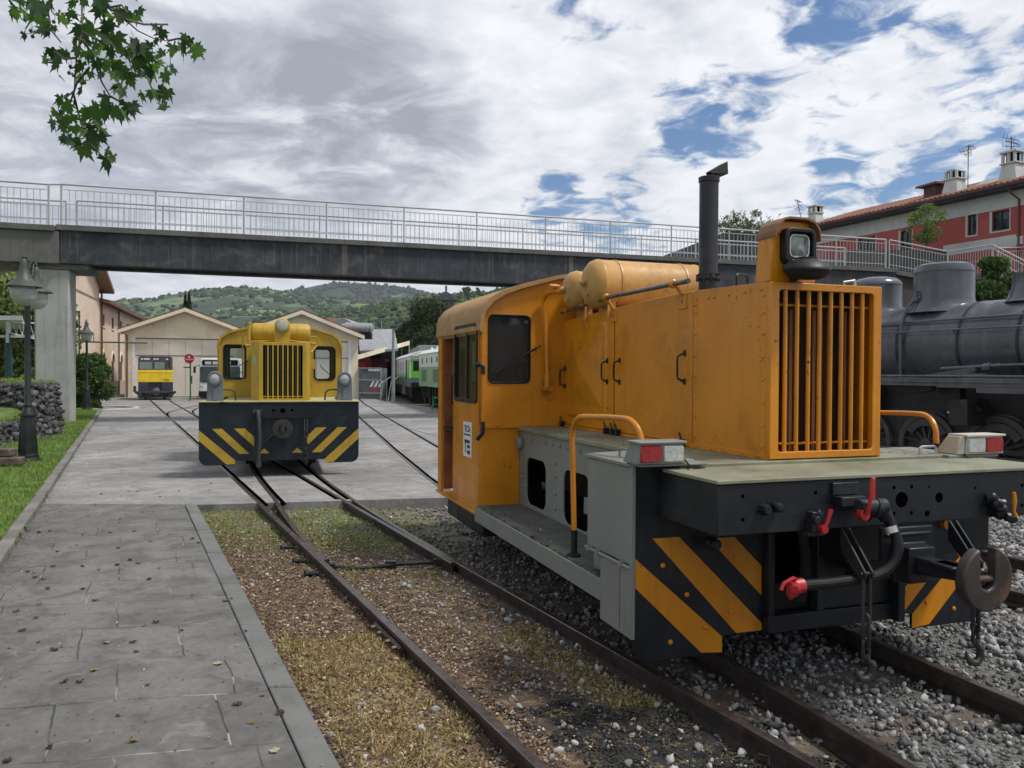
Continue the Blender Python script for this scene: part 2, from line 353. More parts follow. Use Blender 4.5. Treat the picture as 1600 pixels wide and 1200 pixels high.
def rrect(x0, x1, z0, z1, r, n=4):
    o = []
    for cx, cz, a in ((x1 - r, z1 - r, 0), (x0 + r, z1 - r, 90), (x0 + r, z0 + r, 180), (x1 - r, z0 + r, 270)):
        for i in range(n + 1):
            t = R_(a + 90 * i / n); o.append((cx + r * math.cos(t), cz + r * math.sin(t)))
    return o
def arc(p0, p1, p2, n=8):                          # quadratic bend
    p0, p1, p2 = vec(p0), vec(p1), vec(p2)
    return [p0 * (1 - t) ** 2 + p1 * 2 * t * (1 - t) + p2 * t * t for t in [i / n for i in range(n + 1)]]
def text(name, s, size, loc, rot, parent, m, ext=.001, align='CENTER', sx=1):
    cu = bpy.data.curves.new(name, 'FONT'); cu.body = s; cu.size = size; cu.extrude = ext; cu.align_x = align; cu.align_y = 'CENTER'; cu.offset = size * .012
    t = bpy.data.objects.new(name + '_tmp', cu); C.objects.link(t)
    dg = bpy.context.evaluated_depsgraph_get(); me = bpy.data.meshes.new_from_object(t.evaluated_get(dg)); bpy.data.objects.remove(t)
    me.materials.clear(); me.materials.append(m)
    o = bpy.data.objects.new(name, me); C.objects.link(o); o.parent = parent; o.location = loc; o.rotation_euler = rot; o.scale = (sx, 1, 1); return o
# ------------------------------------------------------------------ scatter
def scatter(name, bases, pos, scl, mats, tilt=3.14, rnd=None, parent=None, kind=None, nonuni=.35, yaw=None, up_bias=None):
    N = len(pos); pos = np.asarray(pos, float).reshape(-1, 3); scl = np.asarray(scl, float)
    if rnd is None: rnd = rng.random(N)
    az = rng.random(N) * 6.283 if yaw is None else yaw; tx = (rng.random(N) - .5) * 2 * tilt; ty = (rng.random(N) - .5) * 2 * tilt
    V = []; T = []; A = []; off = 0; which = rng.integers(0, len(bases), N)
    for bi, (bv, bf) in enumerate(bases):
        ix = np.nonzero(which == bi)[0]; n = len(ix)
        if n == 0: continue
        bv = np.asarray(bv, float); bf = np.asarray(bf, int); k = len(bv)
        v = np.repeat(bv[None], n, 0) * (1 + (rng.random((n, 1, 3)) - .5) * 2 * nonuni)
        v *= scl[ix][:, None, None]
        def rot(v, ang, a, b):
            c, s = np.cos(ang)[:, None], np.sin(ang)[:, None]; va, vb = v[..., a].copy(), v[..., b].copy()
            v[..., a] = va * c - vb * s; v[..., b] = va * s + vb * c
        rot(v, tx[ix], 1, 2); rot(v, ty[ix], 0, 2); rot(v, az[ix], 0, 1)
        v += pos[ix][:, None, :]
        V.append(v.reshape(-1, 3)); T.append((bf[None] + (np.arange(n) * k)[:, None, None] + off).reshape(-1, 3)); A.append(np.repeat(rnd[ix], k)); off += n * k
    V = np.concatenate(V); T = np.concatenate(T); A = np.concatenate(A)
    me = bpy.data.meshes.new(name); me.vertices.add(len(V)); me.vertices.foreach_set('co', V.ravel())
    me.loops.add(len(T) * 3); me.loops.foreach_set('vertex_index', T.ravel().astype(np.int32))
    me.polygons.add(len(T)); me.polygons.foreach_set('loop_start', np.arange(0, len(T) * 3, 3, dtype=np.int32))
    me.update(calc_edges=True); me.validate()
    at_ = me.attributes.new('rnd', 'FLOAT', 'POINT'); at_.data.foreach_set('value', A.astype(np.float32))
    me.materials.append(mats)
    o = bpy.data.objects.new(name, me); C.objects.link(o)
    if parent: o.parent = parent
    if kind: o['kind'] = kind
    return o
def stone_bases(n=5, sub=1):
    out = []
    for i in range(n):
        bm = bmesh.new(); bmesh.ops.create_icosphere(bm, subdivisions=sub, radius=1)
        for v in bm.verts:
            v.co *= 1 + random.uniform(-.3, .3)
        for _ in range(3):
            nrm = Vector((random.gauss(0, 1), random.gauss(0, 1), random.gauss(0, 1))).normalized(); k = random.uniform(.5, .75)
            for v in bm.verts:
                e = v.co.dot(nrm)
                if e > k: v.co -= nrm * (e - k)
        for v in bm.verts: v.co.z *= .72
        bm.verts.index_update(); out.append(([tuple(v.co) for v in bm.verts], [tuple(v.index for v in f.verts) for f in bm.faces])); bm.free()
    return out
ST1 = stone_bases(6, 1); ST2 = stone_bases(5, 2)
BLADE = [([(-.045, 0, 0), (.045, 0, 0), (.1 , .12, .62), (.32, .2, 1)], [(0, 1, 2), (0, 2, 3)]), ([(-.05, 0, 0), (.05, 0, 0), (-.05, -.1, .6), (-.3, -.05, .95)], [(0, 1, 2), (0, 2, 3)]), ([(-.04, 0, 0), (.04, 0, 0), (.02, .1, 1.1)], [(0, 1, 2)])]
LEAFQ = [([(-.5, 0, 0), (0, -.35, .06), (.5, 0, 0), (0, .35, .06)], [(0, 1, 2), (0, 2, 3)]), ([(-.4, 0, .05), (.1, -.3, 0), (.55, .05, .08), (-.05, .32, 0)], [(0, 1, 2), (0, 2, 3)])]
CURL = [([(-.5, -.1, 0), (0, -.4, .25), (.5, 0, .1), (.1, .4, .3), (-.4, .2, .12)], [(0, 1, 4), (1, 2, 3), (1, 3, 4)])]
def starleaf():
    pts = []; lob = [(-150, .45), (-118, .34), (-90, .95), (-75, .55), (-52, .62), (-35, .95), (-20, .58), (-5, .60), (18, 1.0), (0, 0)]
    prof = [(0, 1.05), (12, .62), (24, .66), (36, .46), (52, .98), (64, .58), (78, .60), (90, .40), (108, .80), (124, .5), (142, .55), (165, .32)]
    full = [(a, r) for a, r in prof] + [(180, .12)] + [(-a, r) for a, r in reversed(prof[1:])]
    v = [(0, 0, .0)] + [(r * math.sin(R_(a)) * .62, r * math.cos(R_(a)) * .62, -.16 * r * r + .05 * math.sin(a * .05)) for a, r in full]
    n = len(full); return v, [(0, 1 + (i + 1) % n, 1 + i) for i in range(n)]
STAR = starleaf()
def crown_pts(blobs, n, shell=.55):
    """random points in clumpy blobs (cx,cy,cz,rx,rz)"""
    w_ = np.array([b[3] * b[3] * b[4] for b in blobs]); w_ = w_ / w_.sum(); k = rng.choice(len(blobs), n, p=w_)
    B = np.array(blobs)[k]; d = rng.normal(size=(n, 3)); d /= np.linalg.norm(d, axis=1)[:, None]
    r = (shell + (1 - shell) * rng.random(n)) * (1 + rng.normal(size=n) * .05)
    return np.stack([B[:, 0] + d[:, 0] * r * B[:, 3], B[:, 1] + d[:, 1] * r * B[:, 3], B[:, 2] + d[:, 2] * r * B[:, 4]], 1)
def tree(name, label, cat, base, h, r, n, lsize, m, nb=14, trunk_r=.15, crown0=.3, group=None, seed=1, flat=1.0, rs=1.0, trunk_h=None):
    rr = random.Random(seed); t = thing(name, label, cat, base, 0, group)
    blobs = []
    for i in range(nb):
        f = rr.random(); zz = h * (crown0 + (1 - crown0) * f); env = math.sin(math.pi * min(1, max(.12, (f * .9 + .08)))) ** .6 * r
        a = rr.random() * 6.28; q = rr.random() ** .5 * env * .75
        br = rr.uniform(.28, .48) * r * rs; blobs.append((math.cos(a) * q, math.sin(a) * q, min(zz, h - br * .7), br, br * .8 * flat))
    tb = MB(); th = trunk_h or h * .62
    tb.tube([(0, 0, -.3), (.03 * r, .02 * r, th * .3), (-.04 * r, .03 * r, th * .65), (0, 0, th)], [trunk_r * 1.2, trunk_r, trunk_r * .75, trunk_r * .4], 8)
    for bl in blobs[:9]:
        z0 = rr.uniform(.35, .8) * th; e = vec(bl[:3]); mid = Vector((e.x * .45, e.y * .45, z0 + (e.z - z0) * .6))
        tb.tube([(0, 0, z0), mid, e], [trunk_r * .4, trunk_r * .25, trunk_r * .08], 5)
    tb.build('trunk', BARK, t)
    p = crown_pts(blobs, n)
    scatter('crown', LEAFQ, p, lsize * (.6 + .8 * rng.random(n)), m, tilt=1.6, parent=t)
    return t
# ------------------------------------------------------------------ ground
def wgeo(h): return h.n('ShaderNodeNewGeometry').outputs['Position']
def walkmat(name, c0, c1, joint, bw, rh, rot, stain=.5, off=(0, 0, 0)):
    m, h, b = newmat(name); P = wgeo(h)
    wob = h.n('ShaderNodeVectorMath', operation='ADD'); nz = h.n('ShaderNodeTexNoise'); h.put(nz.inputs[0], P); nz.inputs['Scale'].default_value = 3
    sc_ = h.n('ShaderNodeVectorMath', operation='SCALE'); h.put(sc_.inputs[0], nz.outputs[1]); sc_.inputs['Scale'].default_value = .05
    h.put(wob.inputs[0], P); h.put(wob.inputs[1], sc_.outputs[0])
    sp = h.n('ShaderNodeSeparateXYZ'); h.put(sp.inputs[0], wob.outputs[0]); cb = h.n('ShaderNodeCombineXYZ')
    h.put(cb.inputs[0], h.math('ADD', sp.outputs[0], h.math('MULTIPLY', sp.outputs[1], .49))); h.put(cb.inputs[1], h.math('SUBTRACT', sp.outputs[1], h.math('MULTIPLY', sp.outputs[0], .19)))
    br = h.n('ShaderNodeTexBrick'); h.put(br.inputs[0], cb.outputs[0]); br.offset = .37; br.squash = 1.3; br.squash_frequency = 3; br.inputs['Scale'].default_value = 1
    br.inputs['Brick Width'].default_value = bw; br.inputs['Row Height'].default_value = rh; br.inputs['Mortar Size'].default_value = .007; br.inputs['Mortar Smooth'].default_value = .5
    br.inputs['Color1'].default_value = (.46, .46, .46, 1); br.inputs['Color2'].default_value = (.54, .54, .54, 1); br.inputs['Mortar'].default_value = (.5, .5, .5, 1)
    big = h.noise(P, .55, 7, .6, .4); fine = h.noise(P, 26, 6, .7); med = h.noise(h.mapping(P, (1, 1, 1), (0, 0, 0), (7, 2, 0)), 3.1, 8, .7, .5)
    c = h.mix(h.rng(big, .3, .72), c0, c1)
    c = h.mix(h.math('MULTIPLY', h.rng(med, .42, .66), stain), c, tuple(x * .5 for x in c0))
    c = h.mix(h.rng(h.noise(h.mapping(P, (1, 1, 1), (0, 0, 0), (1, 12, 0)), 5, 9, .75, 1.2), .56, .72, 0, .5), c, tuple(min(1, x * 1.5) for x in c1))
    c = h.mix(.35, c, br.outputs[0], 'OVERLAY')
    c = h.mix(h.rng(fine, .35, .7, 0, .35), c, tuple(x * .6 for x in c0))
    gap = h.math('MULTIPLY', br.outputs[1], h.rng(h.noise(P, 1.7, 3), .36, .6, .15, .85))
    c = h.mix(gap, c, h.mix(h.rng(h.noise(P, 4.3, 4), .5, .6), joint, tuple(min(1, x * 1.7) for x in c1)))
    h.put(b.inputs['Base Color'], c); h.put(b.inputs['Roughness'], h.rng(med, .3, .7, .7, .95))
    bump(h, b, h.math('SUBTRACT', h.math('ADD', fine, h.math('MULTIPLY', med, .6)), h.math('MULTIPLY', br.outputs[1], 1.6)), .45, .008)
    return m
WALK = walkmat('walkway_concrete', (.098, .095, .089), (.19, .184, .173), (.028, .028, .026), .62, .62, 26.3, .6)
YARD = walkmat('yard_concrete', (.18, .176, .169), (.335, .328, .314), (.10, .10, .095), 1.25, 1.24, 22, .5)
KERBM = mat('kerb_concrete', (.15, .15, .145), .9, var=.15, scale=1.5, dirt=(.07, .08, .055), damt=.6, dscale=3, bmp=.5, bscale=30)
KERBL = mat('stone_kerb', (.17, .162, .145), .9, var=.2, scale=2, dirt=(.09, .09, .07), damt=.6, dscale=4, bmp=.6, bscale=25)
def bedmat():
    m, h, b = newmat('track_bed'); P = wgeo(h)
    s = h.n('ShaderNodeSeparateXYZ'); h.put(s.inputs[0], P); X, Y = s.outputs[0], s.outputs[1]
    v = h.math('ADD', X, h.math('MULTIPLY', Y, .49))                # 0.91 = kerb ... across the tracks
    wob = h.math('MULTIPLY', h.math('SUBTRACT', h.noise(P, 1.3, 6, .65), .5), 1.6); vw = h.math('ADD', v, wob); yw = h.math('ADD', Y, h.math('MULTIPLY', wob, 2))
    n = h.noise(P, 42, 7, .75); n2 = h.noise(P, 9, 7, .7)
    brown = h.ramp(n, [(.3, (.035, .022, .016)), (.5, (.10, .064, .045)), (.62, (.18, .13, .09)), (.75, (.34, .28, .21))])
    grey = h.ramp(n, [(.3, (.035, .034, .032)), (.5, (.13, .125, .115)), (.7, (.27, .26, .24))])
    soil = h.ramp(n, [(.3, (.05, .045, .028)), (.5, (.13, .115, .07)), (.7, (.26, .24, .16))])
    black = h.ramp(n, [(.35, (.006, .006, .006)), (.7, (.035, .034, .033)), (.85, (.12, .12, .11))])
    c = h.mix(h.rng(vw, 2.9, 3.5), brown, grey)
    c = h.mix(h.rng(yw, 7.4, 9.2), c, soil)
    far = h.rng(X, 3.2, 4.2); c = h.mix(far, c, grey)
    bl = h.math('MULTIPLY', h.rng(vw, 1.9, 2.25), h.math('MULTIPLY', h.rng(vw, 3.3, 2.9), h.rng(yw, 4.5, 3.9)))
    c = h.mix(bl, c, black)
    moss = h.math('MULTIPLY', h.rng(n2, .5, .66), h.math('MULTIPLY', h.rng(vw, 3.6, 3.1), .6))
    c = h.mix(moss, c, h.mix(h.rng(yw, 6.2, 7.6), (.36, .27, .10), (.20, .25, .06)))
    vs2 = h.math('ADD', v, h.math('MULTIPLY', h.math('SUBTRACT', h.noise(P, 3.5, 6, .7), .5), .8)); ys2 = h.math('ADD', Y, h.math('MULTIPLY', h.math('SUBTRACT', h.noise(P, 2.1, 6, .7), .5), 2.2))
    st = h.math('MULTIPLY', h.math('MULTIPLY', h.rng(vs2, .95, 1.15), h.rng(vs2, 1.75, 1.5)), h.math('MULTIPLY', h.rng(ys2, 3.1, 3.5), h.rng(ys2, 5.5, 4.9)))
    c = h.mix(h.math('MULTIPLY', st, h.rng(h.noise(P, 60, 5, .7), .3, .6, .45, .95)), c, h.ramp(n, [(.3, (.13, .085, .03)), (.5, (.30, .22, .10)), (.7, (.48, .38, .19))]))
    h.put(b.inputs['Base Color'], c); b.inputs['Roughness'].default_value = .95
    bump(h, b, n, .8, .02); return m
BED = bedmat()
def grassmat():
    m, h, b = newmat('lawn_soil'); P = wgeo(h)
    c = h.ramp(h.noise(P, 2.2, 7, .7), [(.3, (.055, .10, .018)), (.55, (.12, .19, .035)), (.75, (.22, .26, .07))])
    c = h.mix(h.rng(h.noise(P, 30, 5, .7), .35, .7, 0, .6), c, (.05, .075, .02))
    h.put(b.inputs['Base Color'], c); b.inputs['Roughness'].default_value = .95; bump(h, b, h.noise(P, 40, 5, .7), .8, .03); return m
LAWN = grassmat()
def farmat():
    m, h, b = newmat('far_ground'); P = wgeo(h)
    c = h.ramp(h.noise(P, .02, 7, .7), [(.35, (.05, .08, .03)), (.6, (.11, .15, .05))])
    h.put(b.inputs['Base Color'], c); b.inputs['Roughness'].default_value = .95; return m
def nz(x, y, s=1.0): return noise.fractal(Vector((x * s, y * s, 0)), 1.0, 2.0, 4)
def grid(name, xs, ys, zf, m, kind='structure', keep=None):
    b = MB(); nx = len(xs)
    vs = [(x, y, zf(x, y)) for y in ys for x in xs]
    fs = []
    for j in range(len(ys) - 1):
        for i in range(nx - 1):
            if keep and not keep((xs[i] + xs[i + 1]) / 2, (ys[j] + ys[j + 1]) / 2): continue
            fs.append((j * nx + i, j * nx + i + 1, (j + 1) * nx + i + 1, (j + 1) * nx + i))
    b.add(vs, fs); o = b.build(name, m, smooth=180); o['kind'] = kind; return o
def lin(a, b, n): return [a + (b - a) * i / (n - 1) for i in range(n)]
b = MB(); b.add([(-6000, -300, -.45), (6000, -300, -.45), (6000, 7000, -.45), (-6000, 7000, -.45)], [(0, 1, 2, 3)]); b.build('ground', farmat())['kind'] = 'structure'
KL = lambda Y: -1.04 - .485 * Y                     # lawn kerb line
KR = lambda Y: .91 - .49 * Y                        # walkway edge by the track
bedz = lambda x, y: -.135 + .04 * min(1, max(0, (3.1 - (x + .49 * y)) / .3)) + .022 * nz(x, y, 1.4) + .012 * nz(x, y, 9)
grid('track_bed', lin(-6, 20, 209), lin(-3, 26, 234), bedz, BED)
grid('gravel_yard', lin(-16, 34, 60), lin(26, 90, 70), lambda x, y: -.13 + .03 * nz(x, y, .7), BED)
b = MB()
b.prism([(KL(-3), -3), (KR(-3) - .160, -3), (KR(9.75) - .160, 9.75), (-3.95, 9.80), (KL(10.0), 9.80)], 'z', -.3, 0); b.build('walkway', WALK)['kind'] = 'structure'
b = MB(); yy = -3.0
while yy < 9.7:
    y2 = min(9.75, yy + 1.02); j = random.uniform(-.004, .004)
    b.prism([(KR(yy + .004) - .150 + j, yy + .004), (KR(yy + .004), yy + .004), (KR(y2 - .004), y2 - .004), (KR(y2 - .004) - .150 + j, y2 - .004)], 'z', -.3, .003 + random.uniform(-.004, .006)); yy = y2
b.build('walkway_edge_strip', KERBM, bevel=.01)['kind'] = 'structure'
b = MB(); b.prism([(KR(-3) - .166, -3), (KR(-3) - .144, -3), (KR(9.7) - .144, 9.7), (KR(9.7) - .166, 9.7)], 'z', -.3, -.012); b.build('walkway_joint', VOIDM)['kind'] = 'structure'
yard = [(KL(10.0), 9.804), (-3.93, 9.78), (-2.9, 10.01), (-.99, 10.44), (1.6, 11.0), (5.0, 12.2), (-3.9, 38), (-8, 47.4), (-12, 62), (-14, 90), (-60, 90), (-60, 40), (KL(34), 34)]
b = MB(); b.prism(yard, 'z', -.3, 0); b.build('yard_paving', YARD)['kind'] = 'structure'
# lawn kerb, lawn and bank
b = MB(); yy = -3
while yy < 33.2:
    y2 = min(yy + 1.0, 33.2); e = random.uniform(-.006, .006)
    jj = random.uniform(-.012, .012); b.prism([(KL(yy + .008) - .13 + jj, yy + .008), (KL(yy + .008) + jj, yy + .008), (KL(y2) - jj, y2), (KL(y2) - .13 - jj, y2)], 'z', -.2, .085 + e); yy = y2
b.build('lawn_kerb', KERBL, bevel=.012)['kind'] = 'structure'
def lawnz(x, y):
    d = max(0, (KL(y) - .13) - x)
    z = .05 + .05 * min(d, 1) + .05 * nz(x, y, .8)
    bank = min(1, max(0, (19.5 - y) / 3)) * min(1, max(0, (d - 1.75) / .9))
    return z + bank * .1
grid('lawn', lin(-34, -.9, 190), lin(-3, 36, 200), lawnz, LAWN, keep=lambda x, y: x < KL(y) - .06)
# ------------------------------------------------------------------ tracks
def resample(pts, step=.8):
    out = [vec(pts[0])]
    for a, b_ in zip(pts, pts[1:]):
        a, b_ = vec(a), vec(b_); n = max(1, int((b_ - a).length / step))
        for i in range(1, n + 1): out.append(a.lerp(b_, i / n))
    return out
def smoothp(pts, k=3):
    pts = [vec((p[0], p[1], 0)) for p in pts]
    for _ in range(k):
        q = [pts[0]]
        for a, b_ in zip(pts, pts[1:]): q += [a.lerp(b_, .25), a.lerp(b_, .75)]
        q.append(pts[-1]); pts = q
    return pts
def offset(pts, d):
    out = []
    for i, p in enumerate(pts):
        t = (pts[min(i + 1, len(pts) - 1)] - pts[max(i - 1, 0)]).normalized(); out.append(p + Vector((t.y, -t.x, 0)) * d)
    return out
RP = [(-.05, -.125), (.05, -.125), (.05, -.115), (.009, -.098), (.009, -.038), (.027, -.028), (.027, -.004), (.021, 0), (-.021, 0), (-.027, -.004), (-.027, -.028), (-.009, -.038), (-.009, -.098), (-.05, -.115)]
def sweep(b, pts, prof, z0=0):
    n = len(prof); vs = []
    for i, p in enumerate(pts):
        t = (pts[min(i + 1, len(pts) - 1)] - pts[max(i - 1, 0)]).normalized(); s = Vector((t.y, -t.x, 0))
        vs += [p + s * x + Vector((0, 0, z + z0)) for x, z in prof]
    o = len(b.v); b.v += [tuple(v) for v in vs]
    for i in range(len(pts) - 1):
        for k in range(n):
            b.f.append((o + i * n + k, o + i * n + (k + 1) % n, o + (i + 1) * n + (k + 1) % n, o + (i + 1) * n + k)); b.m.append(1 if k in (6, 7, 8) and n > 8 else 0)
    b.f.append(tuple(o + k for k in reversed(range(n)))); b.m.append(0); b.f.append(tuple(o + (len(pts) - 1) * n + k for k in range(n))); b.m.append(0)
def rail(parent, pts, z=.006, name='rail'):
    b = MB(); sweep(b, pts, RP, z); return b.build(name, [RAILM, RAILTOP], parent, smooth=30)
def groove(parent, pts, side=1):
    b = MB(); q = offset(pts, side * .052); sweep(b, q, [(-.026, .0045), (.026, .0045), (.026, -.02), (-.026, -.02)]); return b.build('flangeway', VOIDM, parent)
LA = lambda Y: 1.77 - .496 * Y
LBx = lambda Y: 2.953 - .496 * Y
def dlt(Y): return 0 if Y < 7 else (.0077 * (Y - 7) ** 2 if Y < 20.4 else .0077 * 13.4 ** 2 + .2063 * (Y - 20.4))
def ln(f, a, b_, n=40): return [Vector((f(y), y, 0)) for y in lin(a, b_, n)]
t1 = thing('railway_track', 'rusty rails of the track running beside the concrete walkway to the small yellow railcar', 'track', (0, 0, 0))
rail(t1, ln(LA, -2, 44.5, 60)); rail(t1, ln(lambda Y: LBx(Y) - .055, 6.85, 44.5, 50), name='switch_rail'); 
groove(t1, ln(LA, 9.8, 44.5), 1); groove(t1, ln(lambda Y: LBx(Y) - .055, 10.3, 44.5), -1)
t2 = thing('railway_track', 'rails curving out of the switch and passing under the yellow shunting locomotive', 'track', (0, 0, 0))
rail(t2, ln(lambda Y: LBx(Y) + dlt(Y), -2, 47, 60)); rail(t2, ln(lambda Y: LA(Y) + .057 + dlt(Y) + min(.12, max(0, (Y - 8) * .05)), 6.95, 47, 60), name='switch_rail')
groove(t2, ln(lambda Y: LBx(Y) + dlt(Y), 10.3, 47), -1); groove(t2, ln(lambda Y: LA(Y) + .177 + dlt(Y), 9.9, 47), 1)
OD = Vector((-.3239, .9461, 0)); ON = Vector((.9461, .3239, 0)); OO = Vector((1.99, 4.07, 0))
c3 = [OO + OD * s for s in lin(-7, 7, 15)] + [vec(p) for p in ((-.85, 12.7, 0), (-2.07, 17.3, 0), (-5.1, 29.1, 0), (-8.4, 42.2, 0), (-12, 58, 0))]
c3 = [c3[0]] + c3[1:]
t3 = thing('railway_track', 'rusty rails and timber sleepers under the orange locomotive', 'track', (0, 0, 0))
for s in (-1, 1):
    q = resample(offset(c3, s * .53)); rail(t3, q); groove(t3, [p for p in q if p.y > 11.4], -s)
def sleepers(parent, cpts, a, b_, step=.62, m=WOODOLD):
    d = 0; nxt = 0
    for p, q in zip(cpts, cpts[1:]):
        L = (q - p).length; t = (q - p).normalized(); s = Vector((t.y, -t.x, 0))
        while nxt < d + L:
            c = p + t * (nxt - d); nxt += step + random.uniform(-.04, .04)
            if not (a < c.y < b_): continue
            b = MB(); j = t * .11; e = s * random.uniform(.88, .95); zt = -.118 + random.uniform(-.012, .010)
            f = lambda z: [c - e - j + Vector((0, 0, z)), c + e - j + Vector((0, 0, z)), c + e + j + Vector((0, 0, z)), c - e + j + Vector((0, 0, z))]
            b.frustum(f(-.24), f(zt)); b.build('sleeper', m, parent, bevel=.012)
        d += L
sleepers(t3, resample(c3, .5), 0.5, 10.5)
c4 = [Vector((3.965 - .4 * (Y - 7.26), Y, 0)) for Y in lin(-2, 24, 30)]
t4 = thing('railway_track', 'rusty rails in grey ballast between the orange locomotive and the steam engine', 'track', (0, 0, 0))
for s in (-1, 1): rail(t4, offset(c4, s * .53))
sleepers(t4, c4, 3, 12)
c5 = [Vector((7.3 - .45 * (Y - 13), Y, 0)) for Y in lin(2, 34, 30)]
t5 = thing('railway_track', 'rails carrying the grey steam locomotive on the right', 'track', (0, 0, 0))
for s in (-1, 1): rail(t5, offset(c5, s * .53))
def embedded(label, pts, dark=True):
    t = thing('railway_track', label, 'track', (0, 0, 0)); p = resample(smoothp(pts), .6); rail(t, p); groove(t, p, 1); return t
embedded('curved rail crossing the tracks in front of the small yellow railcar', [at(334, 628, 43), at(300, 640, 37), at(272, 646, 33), at(262, 652, 31.5), at(268, 662, 27.2), at(282, 672, 24)])
embedded('second curved rail bending right beside the green sign post, half hidden by the yellow locomotive', [at(345, 634, 40), at(318, 638, 37.5), at(303, 645, 34), at(303, 652, 31), at(318, 660, 27)])
for o in C.objects:
    if o.name.startswith('rail') and o.type == 'MESH' and o.parent and 'curved rail' in (o.parent.get('label') or ''): o.location.z = -.0
# switch gear
b = MB(); A0 = Vector((-1.62, 6.95, -.06)); B0 = Vector((-.62, 7.12, -.05))
b.tube([A0, A0.lerp(B0, .3) + Vector((0, -.04, -.02)), A0.lerp(B0, .62) + Vector((0, -.02, 0)), B0], .019, 8)
for f in (0.02, .55, .97): b.box(*[k for p, w_ in zip(A0.lerp(B0, f), (.05, .035, .03)) for k in (p - w_, p + w_)])
tag(b.build('stretcher_bar', BLACKP, bevel=.004), 'black bar joining the two switch blades between the rails', 'switch bar')
for i, y in enumerate((7.75, 7.2, 6.75)):
    b = MB(); x = LA(y) - .06; b.box(x - .13, x + .03, y - .03, y + .03, -.13, -.09); b.cyl((x - .10, y, -.075), (x + .0, y, -.07), .02, n=8); b.cyl((x - .12, y - .01, -.07), (x - .09, y + .01, -.07), .032, n=8)
    tag(b.build('rail_brace', BLACKP, bevel=.004), ('rail brace bolted outside the left rail, farthest of three', 'rail brace bolted outside the left rail, middle of three', 'rail brace bolted outside the left rail, nearest of three')[i], 'rail brace', 'rail braces at the switch')
b = MB(); ang = math.atan(-.496)
for k in (0, 1):
    y0 = 5.05; p = [Vector((LA(y) - .02, y, -.055)) for y in (y0 - .25, y0 + .25)]
b.tube([Vector((LA(4.85) - .03, 4.85, -.055)), Vector((LA(5.35) - .03, 5.35, -.055))], .022, 6)
for y in (4.9, 5.02, 5.18, 5.3): b.cyl((LA(y) - .035, y, -.055), (LA(y) - .075, y - .02, -.055), .015, n=6)
tag(b.build('fishplate', RUSTIRON), 'bolted fishplate joint on the side of the left rail', 'rail joint')
# ballast & litter ("stuff")
def field(n, x0, x1, y0, y1, dens, near=3.4):
    x = rng.uniform(x0, x1, n * 3); y = y0 + (y1 - y0) * rng.random(n * 3) ** near
    v = x + .49 * y; r = rng.random(n * 3)
    d = np.array([dens(a, b_, c) for a, b_, c in zip(x, y, v)])
    ok = (r < d) & (np.abs(x) < .70 * y + 1.3) & (v > .93); x, y = x[ok][:n], y[ok][:n]
    return x, y
def field_v(n, v0, v1, y0, y1, dens, near=1.5):
    v = rng.uniform(v0, v1, n * 2); y = y0 + (y1 - y0) * rng.random(n * 2) ** near; x = v - .49 * y; r = rng.random(n * 2)
    ok = (r < np.array([dens(a, b_, c) for a, b_, c in zip(x, y, v)])) & (v > .93); return x[ok][:n], y[ok][:n]
def cz(x, y): return np.array([bedz(a, b_) for a, b_ in zip(x, y)])
slab = lambda x, y: y > 9.9 + .18 * (x + 3.4) and x < 5 - .345 * (y - 12.2)
def vr(x, y, s=1.3): return nz(x, y, s)
def d_grey(x, y, v):
    if slab(x, y): return 0
    vw = v + .8 * vr(x, y)
    if x > 3.0 or v > 3.75: return 1
    if vw > 3.05: return .8 if y < 7.5 else .35
    if vw > 2.2: return .42 if y > 4.3 else .04
    return (.10 if y < 3.9 else .018)
x, y = field(46000, -4.2, 9.5, 1.8, 14, d_grey, 1.7)
s_ = .007 + .021 * rng.random(len(x)) ** 1.7; s_ *= np.where(x + .49 * y < 3.0, .72, 1); s_[x > 3] *= 1.25
z = cz(x, y) + s_ * .35 + rng.random(len(x)) * .018 * (x + .49 * y > 3.1)
scatter('ballast_stones', ST1, np.stack([x, y, z], 1), s_, STONE, nonuni=.42, kind='stuff')
x, y = field(5200, 3.2, 22, 8, 30, lambda a, b_, c: 0 if slab(a, b_) else 1, 1.3)
scatter('far_ballast_stones', ST1, np.stack([x, y, np.full(len(x), -.12)], 1), .03 + .02 * rng.random(len(x)), STONE, kind='stuff')
x, y = field_v(900, .95, 3.3, 2.4, 9.8, lambda a, b_, v: 0 if slab(a, b_) else (0 if v > 3.2 else (.9 if (v + .5 * vr(a, b_)) > 2.0 and b_ < 6.6 else (.35 if b_ < 4.3 else .06))), 1.6)
s_ = .007 + .019 * rng.random(len(x)) ** 3.5
scatter('pale_stones', ST2, np.stack([x, y, cz(x, y) + s_ * .4], 1), s_, PALEST, kind='stuff')
x, y = field_v(16000, 1.9, 3.3, 2.2, 5.0, lambda a, b_, v: 1 if (2.0 < v + .5 * vr(a, b_) < 3.15 and b_ < 4.35 + vr(a, b_, 2)) else 0, 1.2)
scatter('black_cinders', ST1[:3], np.stack([x, y, cz(x, y) + .002], 1), .004 + .006 * rng.random(len(x)), CINDER, kind='stuff')
x, y = field_v(75000, .93, 3.4, 2.2, 10.3, lambda a, b_, v: 0 if slab(a, b_) else (.06 if (b_ < 4.3 and v > 2.0) else .95 if v + .4 * vr(a, b_) < 2.2 else .45) * (1 if b_ < 8.6 else .4) if v < 3.4 else .03, 1.5)
scatter('leaf_litter', CURL, np.stack([x, y, cz(x, y) + .006], 1), (.007 + .022 * rng.random(len(x)) ** 3) * (.8 + y * .03), LITTER, tilt=.6, kind='stuff')
